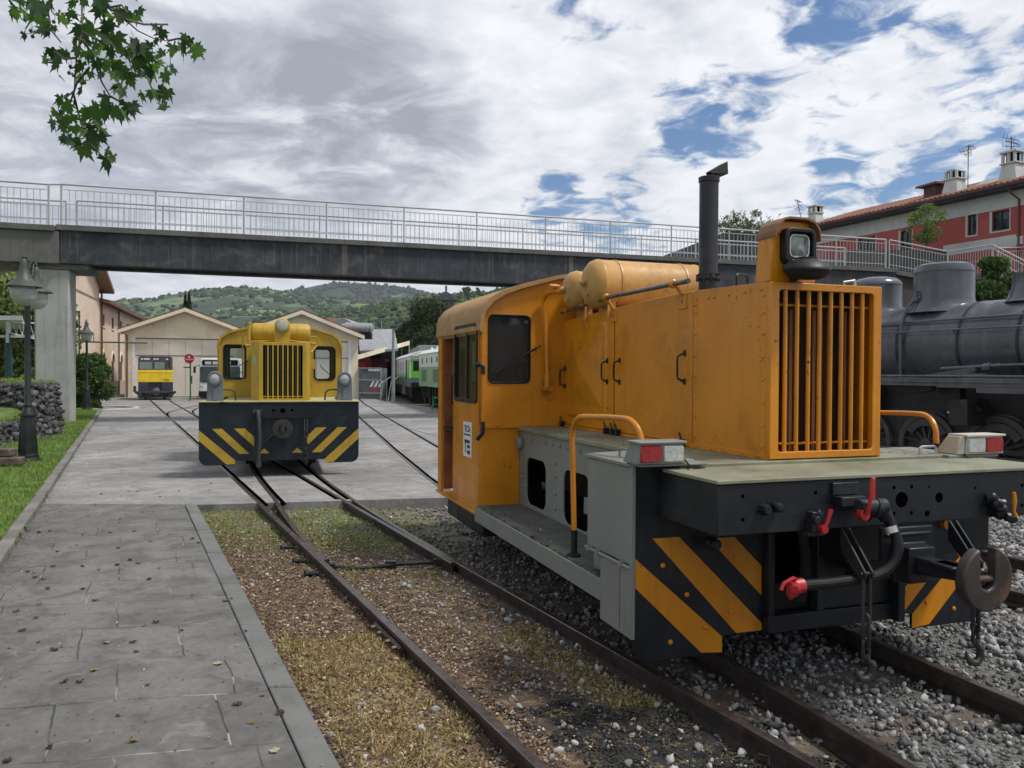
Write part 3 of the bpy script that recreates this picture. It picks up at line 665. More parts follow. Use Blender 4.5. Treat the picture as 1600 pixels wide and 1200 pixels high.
def d_straw(a, b_, v):
    q = v + .22 * vr(a, b_, 1.1)
    core = 1 if (1.0 < q < 1.66 and (3.25 < b_ + .5 * vr(a, b_, 3) < 4.1 or 4.25 < b_ + .4 * vr(a, b_, 3) < 5.3)) else 0
    if 2.6 < q < 2.9 and 4.1 < b_ < 5.4: core = .6
    return core * (1 if vr(a, b_, 2.5) > -.25 else .15) if not slab(a, b_) else 0
x, y = field_v(60000, .95, 2.95, 2.7, 5.8, d_straw, 1.1)
scatter('dry_moss_tufts', BLADEW, np.stack([x, y, cz(x, y)], 1), .012 + .022 * rng.random(len(x)), STRAW, tilt=1.35, kind='stuff')
def d_weed(a, b_, v):
    if slab(a, b_): return 0
    q = vr(a, b_, 1.2)
    if b_ > 7.7 and v < 3.3: return 1 if q > -.3 else .3
    if b_ > 6.3 and v < 3.6: return .5 if q > .12 else .02
    if 3.5 < b_ < 6.3 and 2.5 < v < 3.3: return .35 if q > .15 else .01
    if v > 3.2 and b_ < 9.5 and a < 2: return .35 if q > .2 else 0
    return .03 if q > .2 else 0
x, y = field_v(60000, .93, 4.0, 2.4, 10.3, d_weed, .9)
scatter('weed_tufts', BLADE, np.stack([x, y, cz(x, y)], 1), .010 + .03 * rng.random(len(x)) ** 1.5, WEED, tilt=1.1, kind='stuff')
n = 110000; y = 5 + 27 * rng.random(n) ** 1.25; x = np.array([KL(v) for v in y]) - .12 - 4.2 * rng.random(n) ** 1.2
ok = (x > -.70 * y - .8) ; x, y = x[ok], y[ok]; z = np.array([lawnz(a, b_) for a, b_ in zip(x, y)])
scatter('lawn_grass', BLADE, np.stack([x, y, z - .005], 1), .03 + .045 * rng.random(len(x)), GRASS, tilt=.5, kind='stuff')
# twigs
b = MB()
for i in range(70):
    yy = random.uniform(3, 7); xx = random.uniform(KR(yy) + .1, LBx(yy)); a = random.uniform(0, 6.28); L = random.uniform(.06, .22); z0 = bedz(xx, yy) + .012
    b.tube([(xx, yy, z0), (xx + L * .5 * math.cos(a), yy + L * .5 * math.sin(a), z0 + .015), (xx + L * math.cos(a + .4), yy + L * math.sin(a + .4), z0)], .0028, 4)
b.build('fallen_twigs', WOODOLD)['kind'] = 'stuff'
# fallen leaves on the path: each one an object of its own
lm = []
for i in range(5):
    bv, bf = STAR; q = random.uniform(.9, 1.6)
    b = MB(); b.add([(x_ * (.42 / max(.2, math.hypot(x_, y_))) ** .45 * random.uniform(.7, 1), y_ * (.42 / max(.2, math.hypot(x_, y_))) ** .45 * random.uniform(.6, 1), abs(x_) * q * random.uniform(.1, .4) + .2 * abs(y_) * random.uniform(0, 1)) for x_, y_, z_ in bv], bf)
    o = b.build('fallen_leaf', DEADLF, smooth=0); lm.append(o)
    a = o.data.attributes.new('rnd', 'FLOAT', 'POINT'); a.data.foreach_set('value', [(.02, .15, .3, .7, .06)[i]] * len(bv))
pix = [(204, 875), (148, 938), (57, 965), (60, 1003), (85, 1015), (165, 1005), (207, 1003), (212, 1018), (145, 1047), (100, 1065), (125, 1065), (230, 1070), (183, 1118), (207, 1158), (10, 1190), (78, 1168),
       (370, 1100), (410, 1087), (392, 1129), (437, 1114), (385, 986), (362, 935), (353, 939), (270, 900), (248, 888), (232, 905), (215, 880), (130, 920), (62, 943), (75, 920), (155, 890), (185, 856),
       (210, 830), (236, 845), (265, 835), (300, 842), (310, 848), (173, 832), (137, 806), (130, 836), (60, 832), (82, 885), (43, 893), (53, 895), (55, 902), (68, 905), (78, 830), (215, 768), (202, 768), (250, 776), (280, 767), (188, 811), (222, 800), (243, 806), (110, 855), (128, 885),
       (326, 766), (158, 772), (226, 977), (243, 972), (284, 985), (35, 985), (25, 955), (15, 1012), (300, 930), (182, 883), (90, 862), (120, 852), (110, 790), (95, 800), (150, 790), (270, 796), (330, 755)]
LAB = ['small dead brown leaf lying on the concrete walkway', 'curled dark leaf lying on the concrete walkway']
GR = 'dead plane leaves strewn over the walkway'
used = set()
def ground_pt(u, v, z=0):
    d = rt * (u - 800) + up * (600 - v) + fw * F; k = (z - EYE) / d.z; return Vector((d.x * k, d.y * k, z))
for i, (u, v) in enumerate(pix):
    k = i % 5; p = ground_pt(u, v, .004)
    if k in used: o = lm[k].copy(); C.objects.link(o)
    else: o = lm[k]; used.add(k)
    o.location = p; o.rotation_euler = (random.uniform(-.25, .25), random.uniform(-.25, .25), random.uniform(0, 6.28)); o.scale = (random.uniform(.032, .07),) * 3
    tag(o, LAB[0] if k != 0 else LAB[1], 'leaf', GR)
for u, v, lab, r, sz in ((430, 1173, 'pale green leaf on the walkway nearest the camera', 1.0, .07), (340, 1037, 'large whitish green leaf lying upside down on the walkway by its edge strip', 1.0, .075), (146, 1047, 'pale tan leaf on the walkway beside a slab joint', .8, .06), (167, 1004, 'whitish leaf on the walkway left of the middle', .97, .05)):
    o = lm[4].copy(); o.data = o.data.copy(); o.data.attributes['rnd'].data.foreach_set('value', [r] * len(STAR[0])); C.objects.link(o); o.location = ground_pt(u, v, .006); o.scale = (sz, sz, sz * .5); o.rotation_euler = (0, 0, random.uniform(0, 6)); tag(o, lab, 'leaf')
x = []; y = []
for i in range(4200):
    yy = 3 + 18 * random.random() ** 1.4; xx = KL(yy) + .02 + abs(random.gauss(0, .16)) if random.random() < .5 else random.uniform(KL(yy), KR(yy)); x.append(xx); y.append(yy)
scatter('path_debris', CURL, np.stack([np.array(x), np.array(y), np.full(len(x), .003)], 1), .004 + .012 * rng.random(len(x)) ** 2, LITTER, tilt=.4, kind='stuff')
# ------------------------------------------------------------------ orange shunting locomotive
L = thing('shunting_locomotive', 'large orange diesel shunter in the foreground with black and orange striped buffer beam', 'locomotive', (1.99, 4.07, 0), 18.9)
def mir(poly): return [(-p[0], p[1]) for p in reversed(poly)]
def hole_discs(b, pts, y, r):
    for x, z, rr in pts: b.cyl((x, y, z), (x, y + .012, z), rr * r, n=16)
b = MB(); b.box(-1.08, 1.08, 0, .56, .885, 1.128)
b.mi = 1; hole_discs(b, [(0.02, 1.01, .042), (.27, 1.01, .028), (-.03, 1.075, .012), (.085, 1.075, .012), (-.03, .94, .012), (.085, .94, .012), (-.19, .93, .02), (.19, .93, .018), (-.52, 1.07, .012), (-.52, .96, .012), (-.94, 1.07, .012), (-.94, .96, .012), (.52, 1.05, .01), (.86, 1.05, .012), (.86, .94, .012), (.6, .955, .01), (.2, 1.07, .008)], -.0015, 1)
b.build('buffer_beam', [BLACKP, VOIDM], L, .005)
b = MB(); b.box(-1.09, 1.09, -.008, .5, 1.131, 1.150); b.build('front_deck', MOSSTOP, L, .004)
b = MB(); b.box(-.98, .98, .503, .60, 1.135, 1.166); b.box(-.83, .83, .60, 3.7, 1.135, 1.166); b.mi = 1
b.box(-1.24, -.84, .46, .62, 1.165, 1.178); b.box(.84, 1.24, .46, .62, 1.150, 1.170)
b.build('deck_plate', [MOSSTOP, GREYP], L, .004)
b = MB()
for i in range(14): b.lathe([(.012, 0), (.009, .005), (.003, .007)], (random.uniform(.42, .9), random.uniform(.6, 1.3), 1.166), (0, 0, 1), 6)
b.build('deck_bolts', MOSSTOP, L)
# end plates with hazard stripes
def endplate(s, stripes, prof):
    b = MB(); P_ = prof if s < 0 else mir(prof); b.prism(P_, 'y', .56, .575)
    b.mi = 1
    for q in stripes: b.prism(q, 'y', .5575, .56 - .0002)
    b.mi = 2
    for q in ((-.9, .45), (-.78, .26), (-1.0, .2), (-.62, .33), (-1.05, .62)):
        b.rivets([(q[0] * (1 if s < 0 else -1), .557, q[1])], (0, -1, 0), .016, .012)
    return b.build('end_plate', [BLACKP, ORANGE, ORANGE], L, .002)
S1 = [(-1.213, .665), (-1.213, .51), (-.807, .121), (-.672, .108), (-.673, .196)]
S2 = [(-1.112, .768), (-.95, .768), (-.412, .245), (-.412, .206), (-.582, .206)]
S3 = [(-.765, .746), (-.60, .746), (-.417, .57), (-.417, .404)]
prof = [(-1.215, 1.24), (-1.215, .16), (-1.17, .106), (-.67, .106), (-.67, .2), (-.41, .2), (-.41, .885), (-.60, .885), (-1.0, .885), (-1.0, 1.17), (-1.1, 1.24)]
endplate(-1, [S1, S2, S3], prof)
endplate(1, [mir(S1), [(.45, .206), (.60, .206), (.775, .375), (.845, .445), (.70, .445)][::1], [(.50, .445), (.60, .445), (.50, .35)], [(.98, .60), (1.11, .766), (1.20, .766), (1.20, .70), (1.06, .50)]][::1], prof)
b = MB(); b.box(-.41, .5, .50, .56, .20, .30); b.box(-.41, -.37, .50, .56, .30, .885); b.box(-.08, -.03, .50, .56, .30, .885); b.box(.45, .5, .44, .56, .20, .885)
b.box(-.06, .98, .30, .50, .62, .884); b.box(-.02, .46, .52, .56, .3, .62); b.build('drag_box', BLACKP, L, .006)
b = MB(); b.box(-.9, .9, .60, 5.0, .28, .30); b.box(-.42, .42, .95, 1.0, .3, 1.1); b.box(-.5, .5, 1.0, 5.0, .62, 1.1); b.box(-.42, .42, .6, 5.0, .18, .45); b.box(.785, .8, .6, 4.9, .3, 1.13); b.build('underframe', DARKM, L)
# wheels
for sy in (1.75, 4.25):
    for t in (-.53, .53):
        b = MB(); b.lathe([(.44, -.05), (.44, .0), (.41, .01), (.41, .055), (.36, .06), (.33, .03), (.12, .03), (.12, .09), (.05, .09)], (t, sy, .41), (-1 if t < 0 else 1, 0, 0), 36); b.build('wheel', STEAMD, L)
    b = MB(); b.cyl((-.7, sy, .41), (.7, sy, .41), .07, n=12); b.build('axle', DARKM, L)
# side frames with cut-outs
def frame(t0, t1):
    out = [(.58, .30), (3.72, .30), (3.72, 1.132), (.58, 1.132)]
    hs = [rrect(2.93, 3.40, .50, .91, .09), rrect(2.06, 2.55, .48, .90, .09), rrect(1.25, 1.7, .48, .90, .09)]
    b = MB(); b.plate(out, hs, 'x', t0, t1); b.mi = 1
    ax = (-1, 0, 0) if t0 < 0 else (1, 0, 0); X = min(t0, t1) if t0 < 0 else max(t0, t1)
    rv = [(X, s, 1.075) for s in (.8, .95, 1.12, 1.3, 1.48, 1.66, 1.84, 2.02, 2.22, 2.42, 2.46, 2.62, 2.78, 2.94, 3.1, 3.26, 3.42)]
    rv += [(X, s, .44) for s in (1.9, 2.2, 2.6, 2.68, 2.85, 3.05, 3.25)] + [(X, 2.71, z) for z in (.56, .68, .82, .93)] + [(X, 3.5, z) for z in (.6, .64, .72, .76)]
    b.rivets(rv, ax, .021, .014); return b.build('side_frame', [GREYP, GREYP], L, .003)
frame(-.80, -.785); frame(.80, .815)
b = MB(); b.box(-.76, -.62, 1.9, 2.25, .60, .66); b.box(-.78, -.70, 2.02, 2.2, .66, .73); b.cyl((-.77, 2.0, .70), (-.60, 2.4, .82), .015); b.build('brake_gear', GREYP, L, .004)
b = MB(); b.lathe([(.055, 0), (.055, .03), (.045, .038), (.02, .038)], (-.81, 3.52, 1.02), (-1, 0, 0), 24); b.lathe([(.03, 0), (.03, .05)], (-.79, 3.52, 1.02), (-1, 0, 0), 12); b.build('filler_cap', GREYP, L)
# running board
for s in (-1, 1):
    b = MB(); x0, x1 = (-1.215, -.80) if s < 0 else (.815, 1.215); b.box(x0, x1, .96, 3.56, .445, .468)
    for i in range(60): 
        q = random.uniform(1, 3.5); w_ = random.uniform(.01, .03); b.box(x0 - .006 if s < 0 else x1 - .01, x0 + .02 if s < 0 else x1 + .006, q, q + w_ * 2, .462, .474)
    b.build('running_board', MOSSDK, L, .006)
    b = MB(); b.box(-1.232 if s < 0 else 1.216, -1.216 if s < 0 else 1.232, .955, 3.55, .335, .462); b.box(-1.23 if s < 0 else .85, -.85 if s < 0 else 1.23, .955, .965, .335, .45); b.build('running_board_edge', GREYP, L, .004)
x = []; 
for i in range(150):
    pass
N = 420; px = np.concatenate([-.82 - .38 * rng.random(200), -.78 + .4 * rng.random(220)]); py = np.concatenate([1.0 + 2.5 * rng.random(200), .9 + 2.7 * rng.random(220)]); pz = np.concatenate([np.full(200, .472), np.full(220, 1.169)])
scatter('leaf_debris', CURL, np.stack([px, py, pz], 1), .006 + .014 * rng.random(N) ** 2, LITTER, tilt=.5, parent=L, kind='stuff')
# lockers at the front left corner
b = MB(); b.box(-1.232, -.86, .578, 1.14, .625, 1.150); b.build('locker', GREYP, L, .008)
lk = MB(); lk.frustum([(-1.245, .572, 1.152), (-.85, .572, 1.152), (-.85, 1.155, 1.152), (-1.245, 1.155, 1.152)], [(-1.245, .572, 1.172), (-.85, .572, 1.185), (-.85, 1.155, 1.185), (-1.245, 1.155, 1.172)]); lid = lk.build('locker_lid', GREYP, L, .004)
b = MB(); b.tube([(-1.13, .80, 1.172), (-1.13, .80, 1.212), (-1.12, .81, 1.22), (-1.12, .91, 1.22), (-1.13, .92, 1.212), (-1.13, .92, 1.172)], .007, 8); b.build('lid_handle', GREYP, lid)
b = MB(); b.box(-1.232, -.86, .578, .95, .235, .598); b.mi = 1; b.box(-1.2335, -1.2325, .70, .706, .25, .59); b.build('locker', [GREYP, RUSTB], L, .006)
b = MB(); b.tube([(-1.236, .57, .612), (-1.236, 1.15, .612)], .011, 8)
for s in (.68, .98, 1.1): b.box(-1.25, -1.225, s - .02, s + .02, .598, .628)
b.build('locker_hinge', GREYP, L, .002)
b = MB(); b.box(-1.18, -1.02, 1.02, 1.16, .48, .585); b.box(-1.19, -1.17, 1.04, 1.14, .50, .56); b.build('hinged_step', GREYP, L, .006)
b = MB(); b.box(-1.238, -1.215, .555, .585, .235, 1.26); b.build('corner_angle', GREYP, L, .003)
for s in (1,):
    b = MB(); b.box(.86, 1.232, .578, 1.14, .30, 1.150); b.build('locker', GREYP, L, .008)
# handrails
def hrail(s):
    X = 1.16 * s; b = MB(); b.tube([(X, 1.50, .62), (X, 1.52, .9), (X, 1.54, 1.20)] + arc((X, 1.54, 1.22), (X, 1.55, 1.36), (X, 1.38, 1.378), 7) + [(X + .04 * (-s), 1.1, 1.39)] + arc((X - .06 * s, .93, 1.392), (X - .08 * s, .80, 1.39), (X - .09 * s, .77, 1.28), 7) + [(X - .09 * s, .765, 1.2)], .0175, 10)
    h = b.build('handrail', ORANGE, L)
    b = MB(); b.tube([(X, 1.50, .47), (X, 1.50, .64)], .021, 10); b.cyl((X, 1.5, .468), (X, 1.5, .485), .045, n=8); b.tube([(X - .09 * s, .765, 1.185), (X - .09 * s, .765, 1.21)], .024, 10); b.build('handrail_foot', BLACKP, h)
hrail(-1); hrail(1)
# marker lamps
def marker(s):
    x0, x1 = (-1.262, -.985) if s < 0 else (.90, 1.262); 
    if s > 0: x0 = .955
    z0 = 1.180 if s < 0 else 1.172; z1 = z0 + .108
    b = MB(); b.frustum([(x0, .445, z0), (x1, .445, z0), (x1, .62, z0), (x0, .62, z0)], [(x0 + .012, .445, z1), (x1 - .012, .445, z1), (x1 - .012, .56, z1), (x0 + .012, .56, z1)])
    b.box(x0 - .004, x1 + .004, .43, .57, z1 - .002, z1 + .012)
    if s > 0: b.frustum([(.90, .46, z0), (.955, .45, z0), (.955, .62, z0), (.90, .62, z0)], [(.935, .47, z1), (.955, .45, z1), (.955, .56, z1), (.935, .56, z1)])
    m_ = b.build('marker_lamp', GREYP if s < 0 else mat('cream_housing', (.42, .40, .33), .5, dirt=(.2, .18, .12)), L, .004)
    xm = (x0 + x1) / 2
    for nm, a, c, mm in (('red_lens', x0 + .012, xm - .004, LENSR) if s < 0 else ('red_lens', xm + .004, x1 - .012, LENSR), ('clear_lens', xm + .004, x1 - .012, LENSW) if s < 0 else ('clear_lens', x0 + .012, xm - .004, LENSW)):
        b = MB(); b.frustum([(p[0], .4445, p[1]) for p in rrect(a, c, z0 + .010, z1 - .010, .006, 2)], [(p[0], .432, p[1]) for p in rrect(a + .005, c - .005, z0 + .015, z1 - .015, .006, 2)]); b.build(nm, mm, m_)
    b = MB(); xc = x1 + .0 if s < 0 else x0 - .02; b.tube([(xc, .47, z0 + .03), (xc + .03, .44, z0 - .02), (xc + .07, .43, z0 - .03), (xc + .12, .45, z0 - .028)], .005, 6); b.build('cable', RUBBER, m_)
marker(-1); marker(1)
b = MB(); b.tube([(-.97, .44, 1.15), (-1.0, .38, 1.14), (-1.03, .3, 1.0), (-1.05, .5, .93)], .007, 6); b.build('lamp_cable', RUBBER, L)
b = MB(); b.tube([(.72, .56, 1.166), (.72, .56, 1.205), (.735, .56, 1.215), (.83, .56, 1.215), (.845, .56, 1.205), (.845, .56, 1.166)], .008, 8); b.build('deck_handle', CHROME, L)
# ---- hood
HW = .39
b = MB(); b.plate([(-HW, 1.172), (HW, 1.172), (HW, 2.172), (-HW, 2.172)], [rrect(-.332, .332, 1.212, 2.13, .022, 3)], 'y', .535, .575); gr = b.build('grille_frame', ORANGE, L, .004)
b = MB()
for f in (.085, .206, .326, .44, .56, .673, .788, .902):
    xx = -.332 + .664 * f; b.cyl((xx, .558, 1.205), (xx, .558, 2.135), .0125, n=10)
b.tube([(-.34, .585, 2.048), (.34, .585, 2.048)], .007, 8); b.tube([(-.34, .585, 1.255), (.34, .585, 1.255)], .007, 8); b.build('grille_bars', ORANGE, gr)
b = MB()
for xx in (-.245, -.185, -.155, .01, .06, .115, .235, .285): b.box(xx - .011, xx + .011, .66, .69, 1.2, 2.03)
b.build('shutter_slats', mat('shutter_brown', (.20, .075, .02), .6), gr)
b = MB(); b.box(-.36, .36, .72, .74, 1.18, 2.15); b.build('radiator_core', mat('radiator_core', (.022, .012, .006), .8, bmp=.8, bscale=120), gr)
HZ = lambda s: 2.172 + (.024 * min(1, (s - .54) / .8) if s < 1.35 else .024 - .07 * ((s - 1.35) / 2.25) ** 1.6)
def side_panel(s0, s1, name, mm, x=HW, zt=None, inset=0, sgn=-1):
    n = 6; top = [(s0 + (s1 - s0) * i / n, HZ(s0 + (s1 - s0) * i / n)) for i in range(n + 1)]
    poly = [(s0, 1.19), (s1, 1.19)] + top[::-1]; b = MB(); b.prism(poly, 'x', sgn * x, sgn * (x - .012)); return b, poly
for sg in (-1, 1):
    b, _ = side_panel(.576, 1.338, 'radiator_side', ORANGE, sgn=sg); b.mi = 1; X = sg * HW
    rv = [(X, s, 2.135) for s in (.62, .78, .94, 1.10, 1.16, 1.30)] + [(X, .60, z) for z in (1.24, 1.36, 1.49, 1.62, 1.75, 1.88, 2.0, 2.10)] + [(X, 1.31, z) for z in (1.24, 1.37, 1.50, 1.64, 1.77, 1.91, 2.05, 2.10)]
    b.rivets(rv, (sg, 0, 0), .012, .009); b.build('radiator_side_panel', [ORANGE, ORANGE], L, .002)
    b, _ = side_panel(1.348, 2.492, 'd', ORANGE, sgn=sg); d1 = b.build('hood_door', ORANGE, L, .004)
    b, _ = side_panel(2.512, 3.58, 'd', ORANGE, sgn=sg)
    X0, X1 = sg * (HW + .0002), sg * (HW + .010)
    b.frustum([(X0, p[0], p[1]) for p in rrect(2.62, 3.46, 1.26, 2.08, .05)], [(sg * (HW + .014), p[0], p[1]) for p in rrect(2.645, 3.435, 1.285, 2.055, .05)])
    ci = [(2.70, 1.37), (3.36, 1.37), (3.36, 2.0), (2.70, 2.0)]; xo = sg * (HW + .0145)
    b.add([(xo, *p) for p in ci] + [(sg * (HW + .075), 3.03, 1.68)], [(0, 1, 4), (1, 2, 4), (2, 3, 4), (3, 0, 4)])
    d2 = b.build('hood_door', ORANGE, L, .003, smooth=12)
    def chandle(sv, z0, z1, par, out=.045):
        b = MB(); X = sg * HW; o = sg * (HW + out)
        b.tube([(X, sv, z1 + .02), (X + sg * .02, sv, z1 + .01), (o, sv + .012, z1 - .005), (o, sv + .02, z1 - .02), (o, sv + .02, z0 + .02), (o, sv + .012, z0 + .005), (X + sg * .02, sv, z0 - .01), (X, sv, z0 - .02)], .0075, 6)
        for z in (z1 + .015, z0 - .015): b.box(min(X, X + sg * .008), max(X, X + sg * .008), sv - .012, sv + .012, z - .02, z + .02)
        b.build('handle', BLACKP, par)
    chandle(1.44, 1.615, 1.775, d1); chandle(2.40, 1.60, 1.74, d1); chandle(2.62, 1.60, 1.74, d2); chandle(3.50, 1.55, 1.68, d2)
    b = MB(); b.box(min(sg * .405, sg * .38), max(sg * .405, sg * .38), .55, 1.45, 1.167, 1.20); b.box(min(sg * .40, sg * .38), max(sg * .40, sg * .38), 1.45, 3.56, 1.167, 1.186); b.mi = 1
    b.rivets([(sg * .405, s, 1.184) for s in (.62, .78, .94, 1.1, 1.26, 1.4)], (sg, 0, 0), .011, .007)
    b.mi = 2
    for s in (1.42, 2.38, 2.46, 2.58, 3.5): b.box(min(sg * .40, sg * .44), max(sg * .40, sg * .44), s - .02, s + .02, 1.167, 1.215); b.tube([(sg * .42, s, 1.20), (sg * .43, s + .02, 1.26)], .008, 6)
    b.build('hood_base_strip', [ORANGE, ORANGE, BLACKP], L, .002)
    for s in (1.42, 2.45):
        b = MB(); b.box(min(sg * .398, sg * .385), max(sg * .398, sg * .385), s, s + .1, HZ(s) - .11, HZ(s) - .005); b.tube([(sg * .395, s + .05, HZ(s) - .02), (sg * .43, s + .05, HZ(s) + .03), (sg * .46, s + .05, HZ(s) + .06)], .013, 8)
        b.mi = 1; s += .05; b.box(min(sg * .3995, sg * .39), max(sg * .3995, sg * .39), s - .008, s + .008, HZ(s) - .075, HZ(s) - .045)
        b.build('rail_bracket', [ORANGE, RUSTB], L, .002)
    b = MB(); xg = sg * .465; b.tube([(xg, 1.28, 2.252), (xg, 2.4, 2.252), (xg, 3.42, 2.20)], .0175, 12); gb = b.build('hood_grab_rail', STEEL, L)
    b = MB()
    for s in (1.47, 2.5): b.lathe([(.02, -.022), (.03, -.015), (.03, .015), (.02, .022)], (xg, s, 2.252), (0, 1, 0), 16)
    b.lathe([(.026, -.02), (.026, .02)], (xg, 3.3, 2.207), (0, 1, 0), 12); b.build('rail_collar', ORANGE, gb)
b = MB(); b.box(-.372, .372, .76, 3.58, 1.17, 2.11); b.build('hood_core', VOIDM, L)
b = MB()
for s0, s1 in ((.576, 1.338), (1.348, 2.492), (2.512, 3.58)):
    n = 5
    for i in range(n):
        a, c = s0 + (s1 - s0) * i / n, s0 + (s1 - s0) * (i + 1) / n
        b.frustum([(-.377, a, HZ(a) - .016), (.377, a, HZ(a) - .016), (.377, c, HZ(c) - .016), (-.377, c, HZ(c) - .016)], [(-.377, a, HZ(a) - .002), (.377, a, HZ(a) - .002), (.377, c, HZ(c) - .002), (-.377, c, HZ(c) - .002)])
b.build('hood_top', TANKM, L)
b = MB(); b.tube([(-.33, .95, 2.18), (-.33, .95, 2.235)] + arc((-.33, .95, 2.24), (-.33, .955, 2.26), (-.315, .96, 2.265), 3) + arc((-.23, 1.0, 2.265), (-.215, 1.0, 2.26), (-.215, 1.0, 2.235), 3) + [(-.215, 1.0, 2.18)], .008, 8); b.build('lifting_loop', BLACKP, L)
b = MB(); b.tube([(.25, .68, 2.17), (.24, .68, 2.21), (.30, .66, 2.22), (.31, .66, 2.17)], .008, 8); b.build('lifting_loop', CHROME, L)
# lamp tower
b = MB()
yf, yb = .552, .69
b.frustum([(-.387, yf, 2.174), (-.075, yf, 2.174), (-.075, yb, 2.174), (-.387, yb, 2.174)], [(-.378, yf, 2.44), (-.085, yf, 2.44), (-.085, yb - .015, 2.44), (-.378, yb - .015, 2.44)])
b.frustum([(-.378, yf, 2.4401), (-.085, yf, 2.4401), (-.085, yb - .015, 2.4401), (-.378, yb - .015, 2.4401)], [(-.335, yf, 2.52), (-.13, yf, 2.52), (-.13, yb - .04, 2.52), (-.335, yb - .04, 2.52)])
tw = b.build('lamp_tower', ORANGE, L, .006)
b = MB(); prof_ = []
for (x, z) in [(-.384, 2.43), (-.378, 2.455), (-.355, 2.50), (-.325, 2.528), (-.29, 2.537), (-.17, 2.537), (-.115, 2.52), (-.082, 2.48), (-.074, 2.42)]: prof_.append((x, z))
inn = [(x * .97 - .008, z - .012) for x, z in prof_]
for i in range(len(prof_) - 1):
    a, c, d_, e = prof_[i], prof_[i + 1], inn[i + 1], inn[i]
    b.frustum([(a[0], .505, a[1]), (c[0], .505, c[1]), (d_[0], .505, d_[1]), (e[0], .505, e[1])], [(a[0], .685, a[1]), (c[0], .685, c[1]), (d_[0], .685, d_[1]), (e[0], .685, e[1])])
b.build('lamp_hood', mat('lamp_hood_paint', (.26, .12, .05), .6, dirt=(.12, .07, .05), damt=.6, dscale=6), tw)
b = MB(); b.plate(rrect(-.325, -.115, 2.272, 2.475, .04), [rrect(-.297, -.140, 2.298, 2.450, .025)], 'y', .495, .553); b.build('headlight_bezel', RUBBER, tw, .006)
b = MB(); o = rrect(-.297, -.140, 2.298, 2.450, .025); k = [(p[0] * .8 - .218 * .2, p[1] * .8 + 2.374 * .2) for p in o]
b.frustum([(p[0], .535, p[1]) for p in o], [(p[0], .517, p[1]) for p in k]); b.build('headlight', mat('headlamp_glass', (.20, .22, .20), .08, var=.5, scale=14, coat=1, bmp=.6, bscale=22), tw, smooth=50)
b = MB(); b.tube([(.985 * p[0] - .003, .516, p[1]) for p in rrect(-.284, -.153, 2.312, 2.437, .03)], .006, 6, closed=True); b.build('headlight_rim', CHROME, tw)
# horn dome
b = MB(); b.lathe([(.02, -.06), (.07, -.055), (.105, -.038), (.126, -.012), (.129, 0), (.126, .01), (.122, .014), (.10, .038), (.06, .052), (.052, .056), (.050, .066), (.02, .068)], (-.235, .43, 2.235), (.0, -.12, 1), 32); b.cyl((-.235, .43, 2.235), (-.24, .54, 2.195), .025, n=10); b.build('horn', RUBBER, L)
# exhaust stack
b = MB(); X, Y = -.235, 1.41
b.lathe([(.068, 2.12), (.064, 2.2), (.062, 2.28), (.078, 2.285), (.078, 2.305), (.066, 2.31), (.066, 2.32), (.062, 2.335), (.063, 2.93), (.069, 2.935), (.070, 2.965), (.063, 2.968), (.054, 2.966), (.052, 2.6)], (X, Y, 0), (0, 0, 1), 28)
ex = b.build('exhaust_stack', mat('sooty_black', (.008, .011, .018), .5, dirt=(.06, .03, .025), damt=.45, dscale=5, streak=.3), L)
for i in range(10): a = i * .628; b = MB(); b.cyl((X + .072 * math.cos(a), Y + .072 * math.sin(a), 2.272), (X + .072 * math.cos(a), Y + .072 * math.sin(a), 2.318), .009, n=6); b.build('flange_bolt', BLACKP, ex)
b = MB(); b.box(X + .01, X + .05, Y - .02, Y + .02, 2.965, 3.0); b.cyl((X + .02, Y - .025, 3.0), (X + .02, Y + .025, 3.0), .016, n=10)
a = Vector((X + .0, Y, 2.985)); t_ = Vector((X + .115, Y, 3.075))
dr = (t_ - a).normalized(); nn = Vector((-dr.z, 0, dr.x))
b.frustum([a + Vector((0, .03, 0)), a + Vector((0, -.03, 0)), X * Vector((1, 0, 0)) + Vector((.11, Y - .06, 2.985)), X * Vector((1, 0, 0)) + Vector((.11, Y + .06, 2.985))], [a + nn * .02 + Vector((0, .025, 0)), a + nn * .02 + Vector((0, -.025, 0)), t_ + Vector((0, -.045, 0)), t_ + Vector((0, .045, 0))])
b.build('rain_flap', BLACKP, ex, .003)
# transverse air tanks
def tank(y, z, r, w_, nm='air_tank'):
    b = MB(); pr = [(.01, -w_), (r * .45, -w_ + .008), (r * .75, -w_ + .03), (r * .93, -w_ + .06), (r, -w_ + .095), (r + .004, -w_ + .105), (r + .004, -w_ + .115), (r, -w_ + .12)]
    pr += [(a, -c) for a, c in reversed(pr)]; b.lathe(pr, (0, y, z), (1, 0, 0), 40)
    for x in (-w_ + .42, w_ - .42) if False else (.30, -.30):
        b.lathe([(r + .006, -.008), (r + .006, .008)], (x, y, z), (1, 0, 0), 40)
    for x in (-.35, .35): b.box(x - .02, x + .02, y - .12, y + .12, 2.1, z - r * .75)
    b.box(-w_ + .13, -w_ + .15, y - r * .9, y - r * .8, 2.1, z)
    t_ = b.build(nm, TANKM, L, 0, 40)
    b = MB(); b.lathe([(.022, 0), (.022, .02), (.03, .022), (.03, .04), (.018, .042), (.018, .055)], (-w_ + .01, y, z + .0), (-1, 0, 0), 10); b.lathe([(.018, 0), (.018, .03)], (-w_ + .03, y - .03, z - .09), (-1, 0, 0), 8); b.build('drain_plug', TANKM, t_); return t_
tank(2.72, 2.385, .195, .555); tank(3.17, 2.375, .165, .545)
